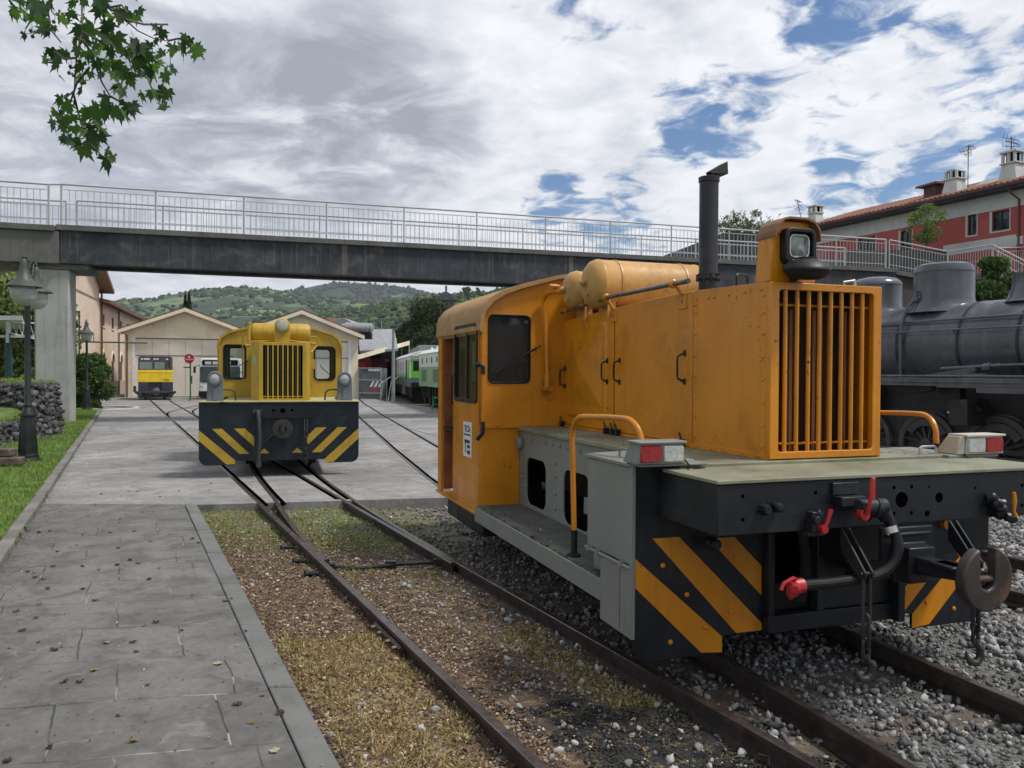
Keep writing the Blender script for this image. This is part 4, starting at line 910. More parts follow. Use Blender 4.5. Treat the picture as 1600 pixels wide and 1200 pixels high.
b = MB(); b.lathe([(.12, 2.1), (.12, 2.52), (.13, 2.525), (.13, 2.54), (.05, 2.57), (.03, 2.57)], (-.2, 3.42, 0), (0, 0, 1), 20); b.build('vent_cap', mat('cap_red_oxide', (.35, .12, .035), .6), L)
b = MB(); b.tube([(-.53, 3.17, 2.36), (-.56, 3.35, 2.375)] + arc((-.565, 3.42, 2.375), (-.60, 3.52, 2.37), (-.60, 3.53, 2.28), 6) + [(-.575, 3.53, 2.1), (-.565, 3.52, 1.8), (-.56, 3.52, 1.62)], .02, 10)
b.tube([(-.56, 3.52, 1.64), (-.56, 3.52, 1.52)], .03, 10); b.box(-.61, -.51, 3.50, 3.556, 1.49, 1.53); b.lathe([(.05, 0), (.05, .015), (.02, .02)], (-.56, 3.35, 2.42), (0, -.3, 1), 14); b.cyl((-.56, 3.35, 2.37), (-.56, 3.345, 2.42), .012); b.build('air_pipe', ORANGE, L)
# ---- cab
CF, CB, CW = 3.56, 5.12, 1.19
arcp = [(-CW, 2.02), (-CW + .008, 2.14), (-1.165, 2.22), (-1.10, 2.30), (-.98, 2.375), (-.80, 2.44), (-.47, 2.53), (-.2, 2.575), (0, 2.585)]
arcf = arcp + [(-x, z) for x, z in reversed(arcp[:-1])]
def cabwall(y0, y1, nm):
    out = [(-CW, 1.166), (CW, 1.166)] + [(x, z) for x, z in reversed(arcf)]
    b = MB(); b.plate(out, [rrect(-1.105, -.715, 1.562, 2.168, .045), rrect(.715, 1.105, 1.562, 2.168, .045)], 'y', y0, y1); return b.build(nm, ORANGE, L, .003)
fwl = cabwall(CF, CF + .03, 'cab_front'); bwl = cabwall(CB - .03, CB, 'cab_back')
for sg in (-1, 1):
    b = MB(); pts = [(sg * CW, CF + .04), (sg * CW, CF + .0), (sg * (CW - .02), CF - .004), (sg * 1.0, CF + .005), (sg * .80, CF + .02), (sg * .80, CF + .06)]
    b.prism(pts, 'z', .405, 1.16); b.build('cab_lower_front', ORANGE, L, .006)
b = MB()
for sg in (-1, 1): b.box(min(sg * CW, sg * .8), max(sg * CW, sg * .8), CF - .012, CF - .002, 1.155, 1.185); b.rivets([(sg * x, CF - .012, 1.17) for x in (1.12, 1.02, .92, .84)], (0, -1, 0), .008, .006)
b.build('cab_flange', ORANGE, L, .002)
for sg in (-1, 1):
    b = MB(); b.add([(p[0], CF + .012, p[1]) for p in rrect(sg * .91 - .193, sg * .91 + .193, 1.564, 2.166, .043)], [tuple(range(20))]); b.build('window_glass', GLASSD, fwl)
    b = MB(); pp = rrect(sg * .91 - .195, sg * .91 + .195, 1.562, 2.168, .045); b.tube([(p[0], CF - .001, p[1]) for p in pp], .009, 6, closed=True); b.build('window_seal', RUBBER, fwl)
    b = MB(); b.add([(p[0], CB - .012, p[1]) for p in rrect(sg * .91 - .193, sg * .91 + .193, 1.564, 2.166, .043)], [tuple(range(20))]); b.build('window_glass', GLASS, bwl)
    b = MB(); b.tube([(sg * .62, CF - .01, 1.90), (sg * .66, CF - .035, 1.885), (sg * .80, CF - .03, 1.80), (sg * 1.04, CF - .022, 1.66)], .008, 6); b.tube([(sg * .66, CF - .02, 1.87), (sg * 1.08, CF - .012, 1.64)], .006, 5); b.build('wiper', BLACKP, fwl)
# roof
b = MB(); no = len(arcf)
inn = [(x * .985, z - .022) for x, z in arcf]
def ring(y, P): return [(x, y, z) for x, z in P]
lim = arcf
ro = [(x * 1.012, z + .012) for x, z in arcf]
vs = ring(CF - .055, ro) + ring(CB + .05, ro) + ring(CF - .055, inn) + ring(CB + .05, inn)
fs = []
for i in range(no - 1):
    fs += [(i, i + 1, no + i + 1, no + i), (2 * no + i, 3 * no + i, 3 * no + i + 1, 2 * no + i + 1), (i, 2 * no + i, 2 * no + i + 1, i + 1), (no + i, no + i + 1, 3 * no + i + 1, 3 * no + i)]
fs += [(0, no, 3 * no, 2 * no), (no - 1, 3 * no - 1, 4 * no - 1, 2 * no - 1)]
b.add(vs, fs); b.build('cab_roof', ORROOF, L, 0, 40)
# cab sides
for sg in (-1, 1):
    X0, X1 = sg * CW, sg * (CW - .028)
    b = MB(); b.plate([(CF, .40), (4.47, .40), (4.47, 2.17), (CF, 2.17)], [rrect(3.64, 4.40, 1.395, 2.085, .05)], 'x', X0, X1); sd = b.build('cab_door', ORANGE, L, .003)
    b = MB(); b.plate(rrect(3.618, 4.422, 1.373, 2.107, .065), [rrect(3.655, 4.385, 1.41, 2.07, .045)], 'x', sg * (CW + .012), sg * (CW - .03)); b.box(min(sg * (CW + .004), sg * (CW - .01)), max(sg * (CW + .004), sg * (CW - .01)), 3.97, 4.0, 1.41, 2.07); wf = b.build('window_frame', RUBBER, sd, .004)
    b = MB(); b.box(min(sg * (CW - .012), sg * (CW - .016)), max(sg * (CW - .012), sg * (CW - .016)), 3.65, 4.39, 1.405, 2.075); b.build('window_glass', GLASS, sd)
    b = MB(); b.box(min(X0, X1), max(X0, X1), 4.98, CB, .40, 2.17); b.box(min(X0, X1), max(X0, X1), 4.47, 4.98, 2.10, 2.17); b.mi = 1; b.box(min(sg * .88, sg * (CW - .029)), max(sg * .88, sg * (CW - .029)), 4.96, 4.99, .42, 2.14); b.build('cab_side_post', [ORANGE, RUSTB], L, .004)
    xi = sg * (CW - .12); b = MB(); b.plate([(4.30, .42), (4.98, .42), (4.98, 2.12), (4.30, 2.12)], [rrect(4.50, 4.74, 1.40, 2.05, .05)], 'x', xi, xi - sg * .025); di = b.build('inner_door', ORANGE, L, .003)
    b = MB(); b.tube([(xi + sg * .004, p[0], p[1]) for p in rrect(4.50, 4.74, 1.40, 2.05, .05)], .012, 6, closed=True); b.tube([(xi + sg * .01, 4.80, 1.3), (xi + sg * .05, 4.80, 1.35), (xi + sg * .05, 4.80, 1.6), (xi + sg * .01, 4.80, 1.65)], .01, 6); b.build('window_seal', RUBBER, di)
    b = MB(); b.box(min(sg * CW, sg * (CW + .02)), max(sg * CW, sg * (CW + .02)), CF, CB, .375, .402); b.box(min(sg * (CW - .13), sg * CW), max(sg * (CW - .13), sg * CW), CF, CB, .36, .40); b.build('door_sill', ORANGE, L, .003)
    b = MB(); b.tube([(sg * (CW - .02), CF - .04, 1.20), (sg * (CW - .02), CF - .04, 1.66)], .013, 10); rl = b.build('cab_handrail', ORANGE, L)
    b = MB(); b.tube([(sg * (CW - .02), CF - .04, 1.64)] + arc((sg * (CW - .02), CF - .04, 1.68), (sg * (CW - .02), CF - .05, 1.74), (sg * (CW + .03), CF - .0, 1.72), 5), .02, 8); b.tube([(sg * (CW - .02), CF - .04, 1.22), (sg * (CW - .02), CF - .04, 1.12), (sg * (CW + .02), CF + .0, 1.06)], .02, 8); b.build('rail_end', BLACKP, rl)
b = MB(); b.box(-1.16, 1.16, CF + .04, CB - .04, 1.05, 1.08); b.box(-.35, .35, CF + .2, CF + .5, 1.08, 1.75); b.box(-1.16, 1.16, CF + .35, CF + .36, 1.08, 1.5); b.lathe([(.13, 0), (.15, .01), (.13, .02)], (-.85, CF + .3, 1.62), (0, -.6, 1), 20); b.box(-.16, .16, 4.5, 4.7, 1.08, 1.6); b.build('cab_interior', DARKM, L)
b = MB(); b.box(-1.10, 1.10, 3.75, 5.05, .14, .37); b.build('under_cab_tank', BLACKP, L, .02)
# door plate with lettering
b = MB(); b.box(-CW - .004, -CW - .0005, 3.80, 4.08, .865, 1.19); pl = b.build('maker_plate', WHITEP, L, .002)
INK = mat('ink_black', (.015, .018, .03), .5, bmp=0)
text('plate_lettering', 'TECSA', .085, (-CW - .005, 3.94, 1.125), (R_(90), 0, R_(-90)), pl, INK, .0006, sx=.85)
b = MB(); X0, X1 = -CW - .0062, -CW - .0038; b.box(X0, X1, 3.83, 4.06, 1.066, 1.080)
b.box(X0, X1, 3.85, 4.03, .995, 1.025); b.box(X0, X1, 3.99, 4.012, .90, .995); b.box(X0, X1, 3.85, 3.94, .948, .98); b.box(X0, X1, 3.85, 3.94, .895, .93); b.build('plate_emblem', INK, pl)
DARKIR = mat('dark_iron', (.035, .033, .032), .5, metal=.3, dirt=(.09, .06, .045), damt=.5, dscale=15)
# ---- draw gear on the beam
b = MB(); b.box(-.13, .20, -.03, .0, .70, .875); b.box(-.055, .11, -.13, -.0, .61, .79); b.box(-.075, .13, -.055, -.03, .60, .80); b.box(-.12, .17, -.05, -.03, .83, .85); b.build('coupler_pocket', BLACKP, L, .008)
b = MB(); b.frustum([(-.02, -.10, .655), (.075, -.10, .655), (.075, -.10, .745), (-.02, -.10, .745)], [(.0, -.46, .69), (.07, -.46, .69), (.07, -.46, .745), (.0, -.46, .745)]); b.box(-.03, .10, -.36, -.22, .72, .745); cp = b.build('coupler_shank', BLACKP, L, .008)
b = MB(); o = []
cx, cz_, r = .03, .72, .15
for i in range(41):
    a = R_(90 - 19 - i * (360 - 38) / 40); o.append((cx + r * math.cos(a), cz_ + r * math.sin(a)))
o += [(cx - .047, cz_ - .0), (cx - .034, cz_ - .037), (cx, cz_ - .052), (cx + .034, cz_ - .037), (cx + .047, cz_ - .0)]
b.prism(o, 'y', -.50, -.445); b.build('coupler_head', mat('coupler_iron', (.045, .036, .033), .5, metal=.3, var=.3, scale=5, dirt=(.17, .085, .055), damt=.8, dscale=5, bmp=.4), cp, .01)
b = MB(); b.cyl((cx - .05, -.47, cz_ - .005), (cx + .05, -.47, cz_ - .005), .018, n=12); b.build('coupler_pin', RUSTIRON, cp)
def link(b, c, vert, L_=.07, w_=.022, r=.0085, tw=0):
    pts = []
    for i in range(16):
        a = i / 16 * 6.283; x = math.cos(a) * w_; z = math.sin(a) * w_ + (L_ / 2 - w_) * (1 if math.sin(a) > 0 else -1)
        pts.append((c[0] + x * math.cos(tw), c[1] + x * math.sin(tw), c[2] + z))
    b.tube(pts, r, 6, closed=True)
def chain(x, y0, ztop, zhook):
    t_ = MB()
    for dx in (-.022, .022):
        t_.prism([(.0, .885), (-.01, .885), (-.17, .70), (-.17, .67), (-.13, .66), (.0, .78)], 'x', x + dx - .006, x + dx + .006)
    t_.cyl((x - .04, -.15, .69), (x + .04, -.15, .69), .012, n=8); ch = t_.build('safety_chain_bracket', BLACKP, L, .003)
    b = MB(); z = .665; k = 0
    b.tube([(x - .02, -.15, .69), (x - .022, -.15, .5), (x - .012, -.15, .36), (x, -.15, .34), (x + .012, -.15, .36), (x + .022, -.15, .5), (x + .02, -.15, .69)], .0095, 6)
    link(b, (x, -.15, .415), 1, .16, .02, .009, 1.57); link(b, (x, -.15, .33), 1, .09, .022, .009, 0.2); b.build('chain', DARKIR, ch)
    b = MB(); p = [Vector((x, -.15, .30)), Vector((x + .01, -.15, .275)), Vector((x + .035, -.15, .245)), Vector((x + .036, -.15, .205)), Vector((x + .01, -.15, .18)), Vector((x - .03, -.15, .185)), Vector((x - .055, -.15, .215)), Vector((x - .062, -.15, .245))]
    b.tube(p, [.012, .015, .018, .02, .021, .018, .012, .005], 8); link(b, (x, -.15, .305), 1, .05, .02, .009, 0); b.build('hook', DARKIR, ch)
chain(-.34, 0, 0, 0); chain(.36, 0, 0, 0)
# brake hose, valves
b = MB(); b.box(-.43, -.27, -.02, 0, 1.055, 1.115); b.box(-.42, -.27, -.07, 0, 1.005, 1.05); b.cyl((-.34, -.09, 1.0), (-.18, -.09, 1.0), .042, n=14); b.lathe([(.05, 0), (.05, .03), (.04, .04)], (-.25, -.09, 1.0), (1, 0, -.3), 14); b.cyl((-.20, -.09, .995), (-.165, -.09, .94), .036, n=14); vl = b.build('brake_valve', BLACKP, L, .003)
b = MB(); b.cyl((-.325, -.125, .97), (-.325, -.085, .97), .03, n=12); b.tube([(-.322, -.13, .975), (-.315, -.14, 1.04), (-.30, -.14, 1.15)], [.012, .010, .012], 8); b.box(-.312, -.288, -.148, -.134, 1.05, 1.155); b.build('valve_lever', REDP, vl, .003)
b = MB(); b.tube(arc((-.165, -.09, .95), (-.12, -.12, .86), (-.13, -.13, .80), 6) + arc((-.135, -.13, .78), (-.16, -.13, .665), (-.34, -.11, .655), 10) + [(-.5, -.09, .645), (-.66, -.07, .64)], .027, 12); hs_ = b.build('brake_hose', RUBBER, L)
b = MB(); b.cyl((-.155, -.1, .90), (-.15, -.11, .87), .036, n=12); b.build('hose_clamp', CHROME, hs_)
b = MB(); b.cyl((-.65, -.07, .64), (-.70, -.07, .638), .036, n=12); b.lathe([(.025, 0), (.032, .006), (.030, .022), (.018, .03)], (-.705, -.085, .635), (-.6, -.8, 0), 10); b.box(-.735, -.70, -.10, -.06, .60, .665); b.tube([(-.67, -.07, .66), (-.71, -.08, .682), (-.765, -.08, .66), (-.78, -.08, .63)], .010, 8); b.tube([(-.68, -.07, .61), (-.73, -.08, .59)], .013, 8); b.build('hose_coupling', REDP, hs_)
b = MB(); b.box(-.60, -.50, -.05, 0, .865, .885); b.box(-.585, -.525, -.06, -.01, .885, .985); b.cyl((-.575, -.06, .95), (-.575, -.09, .95), .02, n=10); b.cyl((-.56, -.05, .985), (-.53, -.05, .96), .022, n=10); v2 = b.build('brake_valve', BLACKP, L, .004)
b = MB(); b.tube([(-.535, -.075, .905), (-.515, -.08, .94), (-.495, -.08, 1.0)], [.013, .010, .013], 8); b.cyl((-.535, -.09, .905), (-.535, -.06, .905), .02, n=10); b.build('valve_lever', REDP, v2)
b = MB()
for k in ((.60, -.03, 1.0), (.62, -.05, .97), (.66, -.04, .965), (.64, -.06, .94), (.68, -.06, .90), (.66, -.03, .905), (.72, -.05, .885)): b.lathe([(.018, -.025), (.026, -.015), (.026, .015), (.018, .025)], k, (random.uniform(-1, 1), -.4, random.uniform(-1, 1)), 10)
b.box(.63, .67, -.04, 0, .89, 1.0); v3 = b.build('brake_valve', BLACKP, L)
b = MB(); b.tube([(.715, -.08, .90), (.70, -.08, .93), (.705, -.08, .98), (.70, -.08, 1.03)], [.012, .008, .012, .009], 8); b.build('valve_lever', ORANGE, v3)
b = MB(); b.lathe([(.02, 0), (.026, .01), (.02, .03), (.024, .05), (.012, .07)], (-.76, 0, 1.01), (-.2, -1, .1), 10); b.lathe([(.03, 0), (.03, .02), (.02, .05)], (-.83, 0, 1.005), (0, -1, 0), 8); b.build('jumper_plug', BLACKP, L)
b = MB(); b.lathe([(.035, 0), (.038, .03), (.03, .045), (.03, .075), (.022, .08)], (-.80, .50, .74), (0, -1, 0), 12); b.build('bolt_head', BLACKP, L)
b = MB(); b.cyl((.63, .30, .80), (.63, .27, .80), .03, n=12); b.build('yellow_cock', ORANGE, L)
b = MB(); b.tube(arc((-.30, .40, .86), (-.20, .40, .6), (-.27, .42, .40), 8), .03, 8); b.build('air_hose', DARKM, L)
b = MB(); b.box(.05, .35, .32, .44, .5, .62); b.build('brake_rigging', DARKM, L, .01)
# ------------------------------------------------------------------ yellow shunting locomotive
K = thing('shunting_locomotive', 'yellow diesel shunter facing the camera on the left track under the footbridge', 'locomotive', (-3.64, 12.5, 0), 16.2)
b = MB(); b.prism([(-1.21, 1.172), (-1.21, .32)] + [(-1.21 + .12 * (1 - math.cos(R_(a))) , .32 - .12 * math.sin(R_(a))) for a in (20, 45, 70, 90)] + [(-.68, .2), (-.68, .26), (.72, .26), (.72, .2)] + [(1.21 - .12 * (1 - math.cos(R_(a))), .32 - .12 * math.sin(R_(a))) for a in (90, 70, 45, 20)] + [(1.21, .32), (1.21, 1.172)], 'y', 0, .02)
b.mi = 1; e = (-.002, .0005)
for sg in (-1, 1):
    for q in ([(-1.208, .745), (-1.208, .585), (-.81, .21), (-.68, .21), (-.68, .27)], [(-1.02, .765), (-.875, .765), (-.47, .37), (-.62, .37)], [(-.70, .765), (-.54, .765), (-.40, .63), (-.40, .48)], [(-.33, .37), (-.17, .37), (-.25, .45)]):
        q = q if sg < 0 else mir(q); b.prism(q, 'y', -.003, -.0005)
b.mi = 2
for x, z, r in ((.03, 1.04, .04), (-.11, 1.045, .022), (.17, 1.045, .022), (.58, .97, .01), (.7, .975, .01), (.95, .955, .01), (-.93, .955, .01), (-.3, .8, .012)): b.cyl((x, -.0025, z), (x, .01, z), r, n=14)
b.build('buffer_beam', [mat('blue_black_paint', (.008, .014, .020), .42, spec=.35, dirt=(.035, .045, .045), damt=.4, dscale=3, streak=.2), YELLOW, VOIDM], K, .003)
b = MB(); b.box(-1.22, 1.22, -.02, .6, 1.173, 1.19); b.box(-.9, .9, .6, 2.3, 1.15, 1.185); b.build('deck_plate', mat('yellowish_deck', (.42, .38, .17), .6, dirt=(.2, .2, .1), damt=.6), K, .004)
b = MB(); b.box(-1.19, 1.19, .02, .06, .5, 1.17); b.box(-.8, .8, .1, 5.5, .25, 1.1); b.box(-.38, .5, -.03, 0, .918, .93); b.build('underframe', DARKM, K)
for sy in (1.6, 4.0):
    for t in (-.53, .53):
        b = MB(); b.lathe([(.42, -.05), (.42, .0), (.39, .01), (.39, .055), (.1, .06)], (t, sy, .42), (-1 if t < 0 else 1, 0, 0), 28); b.build('wheel', STEAMD, K)
b = MB(); b.lathe([(.045, .0), (.12, -.03), (.155, -.06), (.155, -.09), (.06, -.1), (.05, -.07)], (.03, 0, .755), (0, 1, 0), 28); b.box(.0, .06, -.12, -.06, .70, .86); b.box(-.04, .10, -.10, -.0, .62, .68); b.build('coupler_head', DARKIR, K)
b = MB(); b.tube([(-.35, -.03, 1.03), (-.34, -.10, 1.03), (-.33, -.13, .95), (-.31, -.13, .6), (-.33, -.12, .3), (-.33, -.12, .22)], .03, 10); b.box(-.42, -.28, -.05, 0, 1.0, 1.06); b.cyl((-.33, -.12, .26), (-.33, -.12, .17), .038, n=8); b.build('brake_hose', mat('hose_grey', (.035, .04, .045), .5), K)
b = MB()
for sg in (-1, 1):
    X = .35 * sg + .03
    for dx in (-.02, .02): b.prism([(.0, .92), (-.02, .92), (-.1, .72), (-.06, .66)], 'x', X + dx - .006, X + dx + .006)
    if sg > 0:
        for k in range(6): link(b, (X, -.09, .66 - k * .085), 1, .10, .024, .01, 1.57 * (k % 2))
    else: b.tube([(X, -.08, .72), (X + .02, -.09, .5), (X + .2, -.1, .68)], .012, 6)
b.build('chain', DARKIR, K)
b = MB(); b.tube([(.45, -.03, 1.15), (.46, -.04, 1.09), (.50, -.04, 1.07), (.54, -.04, 1.08), (.58, -.04, 1.07), (.60, -.04, 1.15)], .009, 6); b.tube([(-.9, -.03, 1.18), (-.6, -.035, 1.155), (-.3, -.035, 1.172), (.1, -.035, 1.155), (.5, -.035, 1.17)], .006, 5); b.build('cable', RUBBER, K)
# hood with chamfered corners
b = MB(); hp = [(-.46, .48), (-.46, 2.2), (.46, 2.2), (.46, .48), (.40, .25), (-.34, .25)]
b.prism(hp[0:0] + [(-.46, .42), (-.46, 2.3), (.46, 2.3), (.46, .42), (.40, .27), (-.34, .27)], 'z', 1.185, 2.128); b.mi = 1
for z in lin(1.25, 2.07, 9):
    for x in (-.44, .44): b.rivets([(x, .43, z)], (0, -1, 0), .009, .006)
hy = b.build('hood', [YELLOW, YELLOW], K, .006)
b = MB(); b.frustum([(-.425, .3765, 1.78), (-.385, .3265, 1.78), (-.385, .3265, 1.90), (-.425, .3765, 1.90)], [(-.428, .3735, 1.78), (-.388, .3235, 1.78), (-.388, .3235, 1.90), (-.428, .3735, 1.90)]); b.build('faded_sticker', mat('faded_sticker', (.30, .45, .25), .6), hy)
b = MB(); b.plate([(-.34, 1.187), (.40, 1.187), (.40, 2.126), (-.34, 2.126)], [rrect(-.275, .335, 1.222, 2.075, .01, 2)], 'y', .225, .268); gy = b.build('grille_frame', YELLOW, K, .004)
b = MB(); b.box(-.30, .36, .262, .268, 1.2, 2.1); b.build('radiator_core', VOIDM, gy)
b = MB()
for i in range(7): b.box(-.275 + .61 * (i + 1) / 8 - .011, -.275 + .61 * (i + 1) / 8 + .011, .225, .25, 1.22, 2.08)
b.box(-.28, .34, .24, .25, 1.245, 1.262); b.build('grille_bars', YELLOW, gy)
b = MB()
for i in range(8): b.box(-.275 + .61 * (i + .5) / 8 - .012, -.275 + .61 * (i + .5) / 8 + .012, .256, .261, 1.22, 2.08)
b.build('shutter_slats', mat('dark_green_slats', (.03, .035, .02), .6), gy)
b = MB(); b.lathe([(.01, -.48), (.12, -.475), (.15, -.45), (.16, -.42)] + [(.16, .42), (.15, .45), (.12, .475), (.01, .48)], (0, .85, 2.30), (1, 0, 0), 32)
for x in (-.27, .27): b.lathe([(.168, -.01), (.168, .01)], (x, .85, 2.30), (1, 0, 0), 32)
b.build('air_tank', YELLOW, K, 0, 40)
b = MB(); b.prism([(-.10, 2.128), (.14, 2.128), (.14, 2.40), (-.10, 2.40)], 'y', .32, .55); tw2 = b.build('lamp_tower', YELLOW, K, .008)
b = MB(); b.lathe([(.06, 0), (.105, .02), (.12, .06), (.12, .22), (.10, .26)], (.02, .26, 2.395), (0, 1, 0), 28); hl = b.build('headlight', YELLOW, tw2)
b = MB(); b.lathe([(.085, 0), (.08, -.012), (.04, -.02), (.0, -.022)], (.02, .262, 2.395), (0, 1, 0), 24); b.build('headlight_lens', LENSW, hl)
b = MB(); b.lathe([(.04, 2.12), (.035, 2.2), (.028, 2.42), (.034, 2.43), (.034, 2.46), (.01, 2.47)], (-.50, .75, 0), (0, 0, 1), 14); b.build('exhaust_stub', YELLOW, K)
b = MB(); b.tube([(-.46, .8, 2.27), (-.58, .8, 2.27), (-.61, .8, 2.22), (-.61, .8, 1.6), (-.60, .8, 1.5), (-.48, .8, 1.48)], .012, 7); b.tube([(.46, .8, 2.24), (.56, .8, 2.25), (.60, .8, 2.2), (.58, .8, 2.1), (.52, .7, 2.02), (.48, .6, 1.98)], .012, 7)
for x in (-.5, -.54, .5, .54): b.lathe([(.02, -.02), (.03, 0), (.02, .02)], (x, .7, 2.1 + .04 * x), (1, 0, 0), 8)
b.tube([(-.45, .5, 2.14), (.1, .4, 2.16), (.5, .5, 2.13)], .012, 6); b.box(.46, .54, .5, .6, 1.7, 1.86); b.build('air_pipes', YELLOW, K)
CFy = 2.2
arcy = [(-1.10, 1.19), (-1.10, 2.05), (-1.09, 2.16), (-1.03, 2.28), (-.92, 2.36), (-.6, 2.45), (-.3, 2.50), (0, 2.52)]
arcyf = arcy + [(-x, z) for x, z in reversed(arcy[:-1])]
for y0, nm in ((CFy, 'cab_front'), (CFy + 1.5, 'cab_back')):
    b = MB(); b.plate(arcyf, [rrect(-.99, -.62, 1.52, 2.13, .05), rrect(.60, .97, 1.50, 2.12, .08)], 'y', y0, y0 + .03); wy = b.build(nm, YELLOW, K, .004)
    for hx in ((-.99, -.62, 1.52, 2.13, .05), (.60, .97, 1.50, 2.12, .08)):
        pp = rrect(*hx); b = MB(); b.tube([(p[0], y0, p[1]) for p in pp], .016, 6, closed=True); b.build('window_seal', RUBBER, wy)
        if nm == 'cab_front': b = MB(); b.add([(p[0], y0 + .015, p[1]) for p in pp], [tuple(range(len(pp)))]); b.build('window_glass', glassmat('yellow_cab_glass', (.05, .06, .06), .15), wy)
b = MB(); P1 = [(x * 1.015, z + .012) for x, z in arcyf[1:-1]]; P2 = [(x * .985, z - .02) for x, z in arcyf[1:-1]]; n = len(P1)
b.add([(x, CFy - .04, z) for x, z in P1] + [(x, CFy + 1.56, z) for x, z in P1] + [(x, CFy - .04, z) for x, z in P2] + [(x, CFy + 1.56, z) for x, z in P2], [f for i in range(n - 1) for f in ((i, i + 1, n + i + 1, n + i), (2 * n + i, 3 * n + i, 3 * n + i + 1, 2 * n + i + 1), (i, 2 * n + i, 2 * n + i + 1, i + 1), (n + i, n + i + 1, 3 * n + i + 1, 3 * n + i))]); b.build('cab_roof', YELLOW, K, 0, 40)
for sg in (-1, 1):
    b = MB(); b.plate([(CFy, .45), (CFy + 1.53, .45), (CFy + 1.53, 2.15), (CFy, 2.15)], [rrect(CFy + .3, CFy + 1.2, 1.45, 2.05, .05)], 'x', sg * 1.10, sg * 1.075); b.build('cab_side', YELLOW, K)
    b = MB(); b.tube([(sg * .66, CFy - .02, 1.60), (sg * .78, CFy - .03, 1.72), (sg * .58, CFy - .03, 1.85)] if sg < 0 else [(.70, CFy - .02, 1.78), (.74, CFy - .03, 1.72), (.92, CFy - .03, 1.56)], .008, 5); b.build('wiper', RUBBER, K)
    x = sg * .985 + (.01 if sg > 0 else 0)
    b = MB(); o = [(x - .125, 1.19), (x + .125, 1.19), (x + .115, 1.5)] + [(x + .115 * math.cos(R_(a)), 1.53 + .13 * math.sin(R_(a))) for a in range(10, 175, 20)] + [(x - .115, 1.5)]
    b.prism(o, 'y', .14, .19); b.box(x - .03, x + .03, .125, .14, 1.2, 1.4); lh = b.build('lamp_bracket', DKGREYP, K, .006)
    b = MB(); b.lathe([(.06, .12), (.10, .1), (.11, .0), (.105, -.02), (.085, -.022), (.08, .0)], (x, .12, 1.545), (0, 1, 0), 24); l2 = b.build('headlight', DKGREYP, lh)
    b = MB(); b.lathe([(.08, 0), (.06, -.012), (0, -.02)], (x, .115, 1.545), (0, 1, 0), 20); b.build('headlight_lens', LENSW, l2)
    b = MB(); s_ = sg; b.tube([(s_ * .97, .3, 1.36)] + arc((s_ * .8, .3, 1.365), (s_ * .70, .3, 1.365), (s_ * .695, .3, 1.28), 5) + [(s_ * .69, .3, 1.19)], .014, 8); b.build('handrail', mat('handrail_green', (.03, .05, .04), .5), K)
# ------------------------------------------------------------------ steam locomotive
S = thing('steam_locomotive', 'grey steam locomotive with riveted domes and spoked wheels at the right edge', 'locomotive', (7.3, 13, 0), 24.2)
bz, br_ = 2.15, .68
b = MB(); pr = [(.02, -3.35), (.5, -3.3), (.60, -3.2), (.70, -3.19), (.70, -2.5), (br_, -2.49)]
pr += [(br_, 3.2), (br_, 3.21)]; b.lathe(pr, (0, 0, bz), (0, 1, 0), 56); bo = b.build('boiler', STEAMG, S, 0, 35)
b = MB()
for y in (-2.3, -1.42, -.48, .62, 1.7, 2.7): b.lathe([(br_ + .001, -.028), (br_ + .007, -.024), (br_ + .007, .024), (br_ + .001, .028)], (0, y, bz), (0, 1, 0), 56)
b.build('boiler_bands', STEAMD, bo)
b = MB()
for y in (-2.34, -1.47, -.53, .57, 1.65):
    for a in range(100, 250, 6): b.rivets([(br_ * math.cos(R_(a)), y, bz + br_ * math.sin(R_(a)))], (math.cos(R_(a)), 0, math.sin(R_(a))), .012, .007)
b.build('boiler_rivets', STEAMG, bo)
b = MB(); b.lathe([(.08, .0), (.70, 0), (.70, .6), (.08, .6)], (0, -3.19, bz), (0, 1, 0), 48); b.mi = 1
for k in range(16):
    for y in (-2.55, -2.7): a = k * .3927; b.rivets([(.70 * math.cos(a), y, bz + .70 * math.sin(a))], (math.cos(a), 0, math.sin(a)), .02, .012)
b.build('smokebox', [STEAMG, STEAMG], bo)
def dome(y, r, zt, nm, flat):
    b = MB(); z0 = bz + br_ - .12
    pr = [(r + .12, z0 - .02), (r + .04, z0 + .09), (r, z0 + .2), (r, zt - .16), (r + .008, zt - .155), (r + .008, zt - .14)] + ([(r, zt - .10), (r * .95, zt - .04), (r * .75, zt - .005), (.02, zt)] if flat else [(r * .97, zt - .09), (r * .8, zt - .03), (r * .5, zt), (.02, zt + .01)])
    b.lathe(pr, (0, y, 0), (0, 0, 1), 44); return b.build(nm, STEAMG, S, 0, 35)
dome(.27, .455, 3.51, 'steam_dome', True); dome(1.62, .42, 3.42, 'sand_dome', False); dome(2.9, .3, 3.2, 'sand_dome', False)
b = MB(); b.lathe([(.42, 2.76), (.37, 2.82), (.32, 2.95), (.30, 3.16), (.31, 3.18), (.05, 3.19), (.05, 3.30), (.065, 3.32), (.065, 3.40), (.03, 3.43)], (0, -1.25, 0), (0, 0, 1), 36); b.tube([(.05, -1.22, 3.18), (.12, -1.3, 3.32), (.12, -1.5, 3.36)], .015, 6); b.build('valve_dome', STEAMG, S, 0, 35)
b = MB(); b.lathe([(.32, 2.78), (.24, 2.95), (.20, 3.5), (.26, 3.6), (.26, 3.68), (.18, 3.68)], (0, -2.85, 0), (0, 0, 1), 32); b.build('chimney', STEAMG, S, 0, 35)
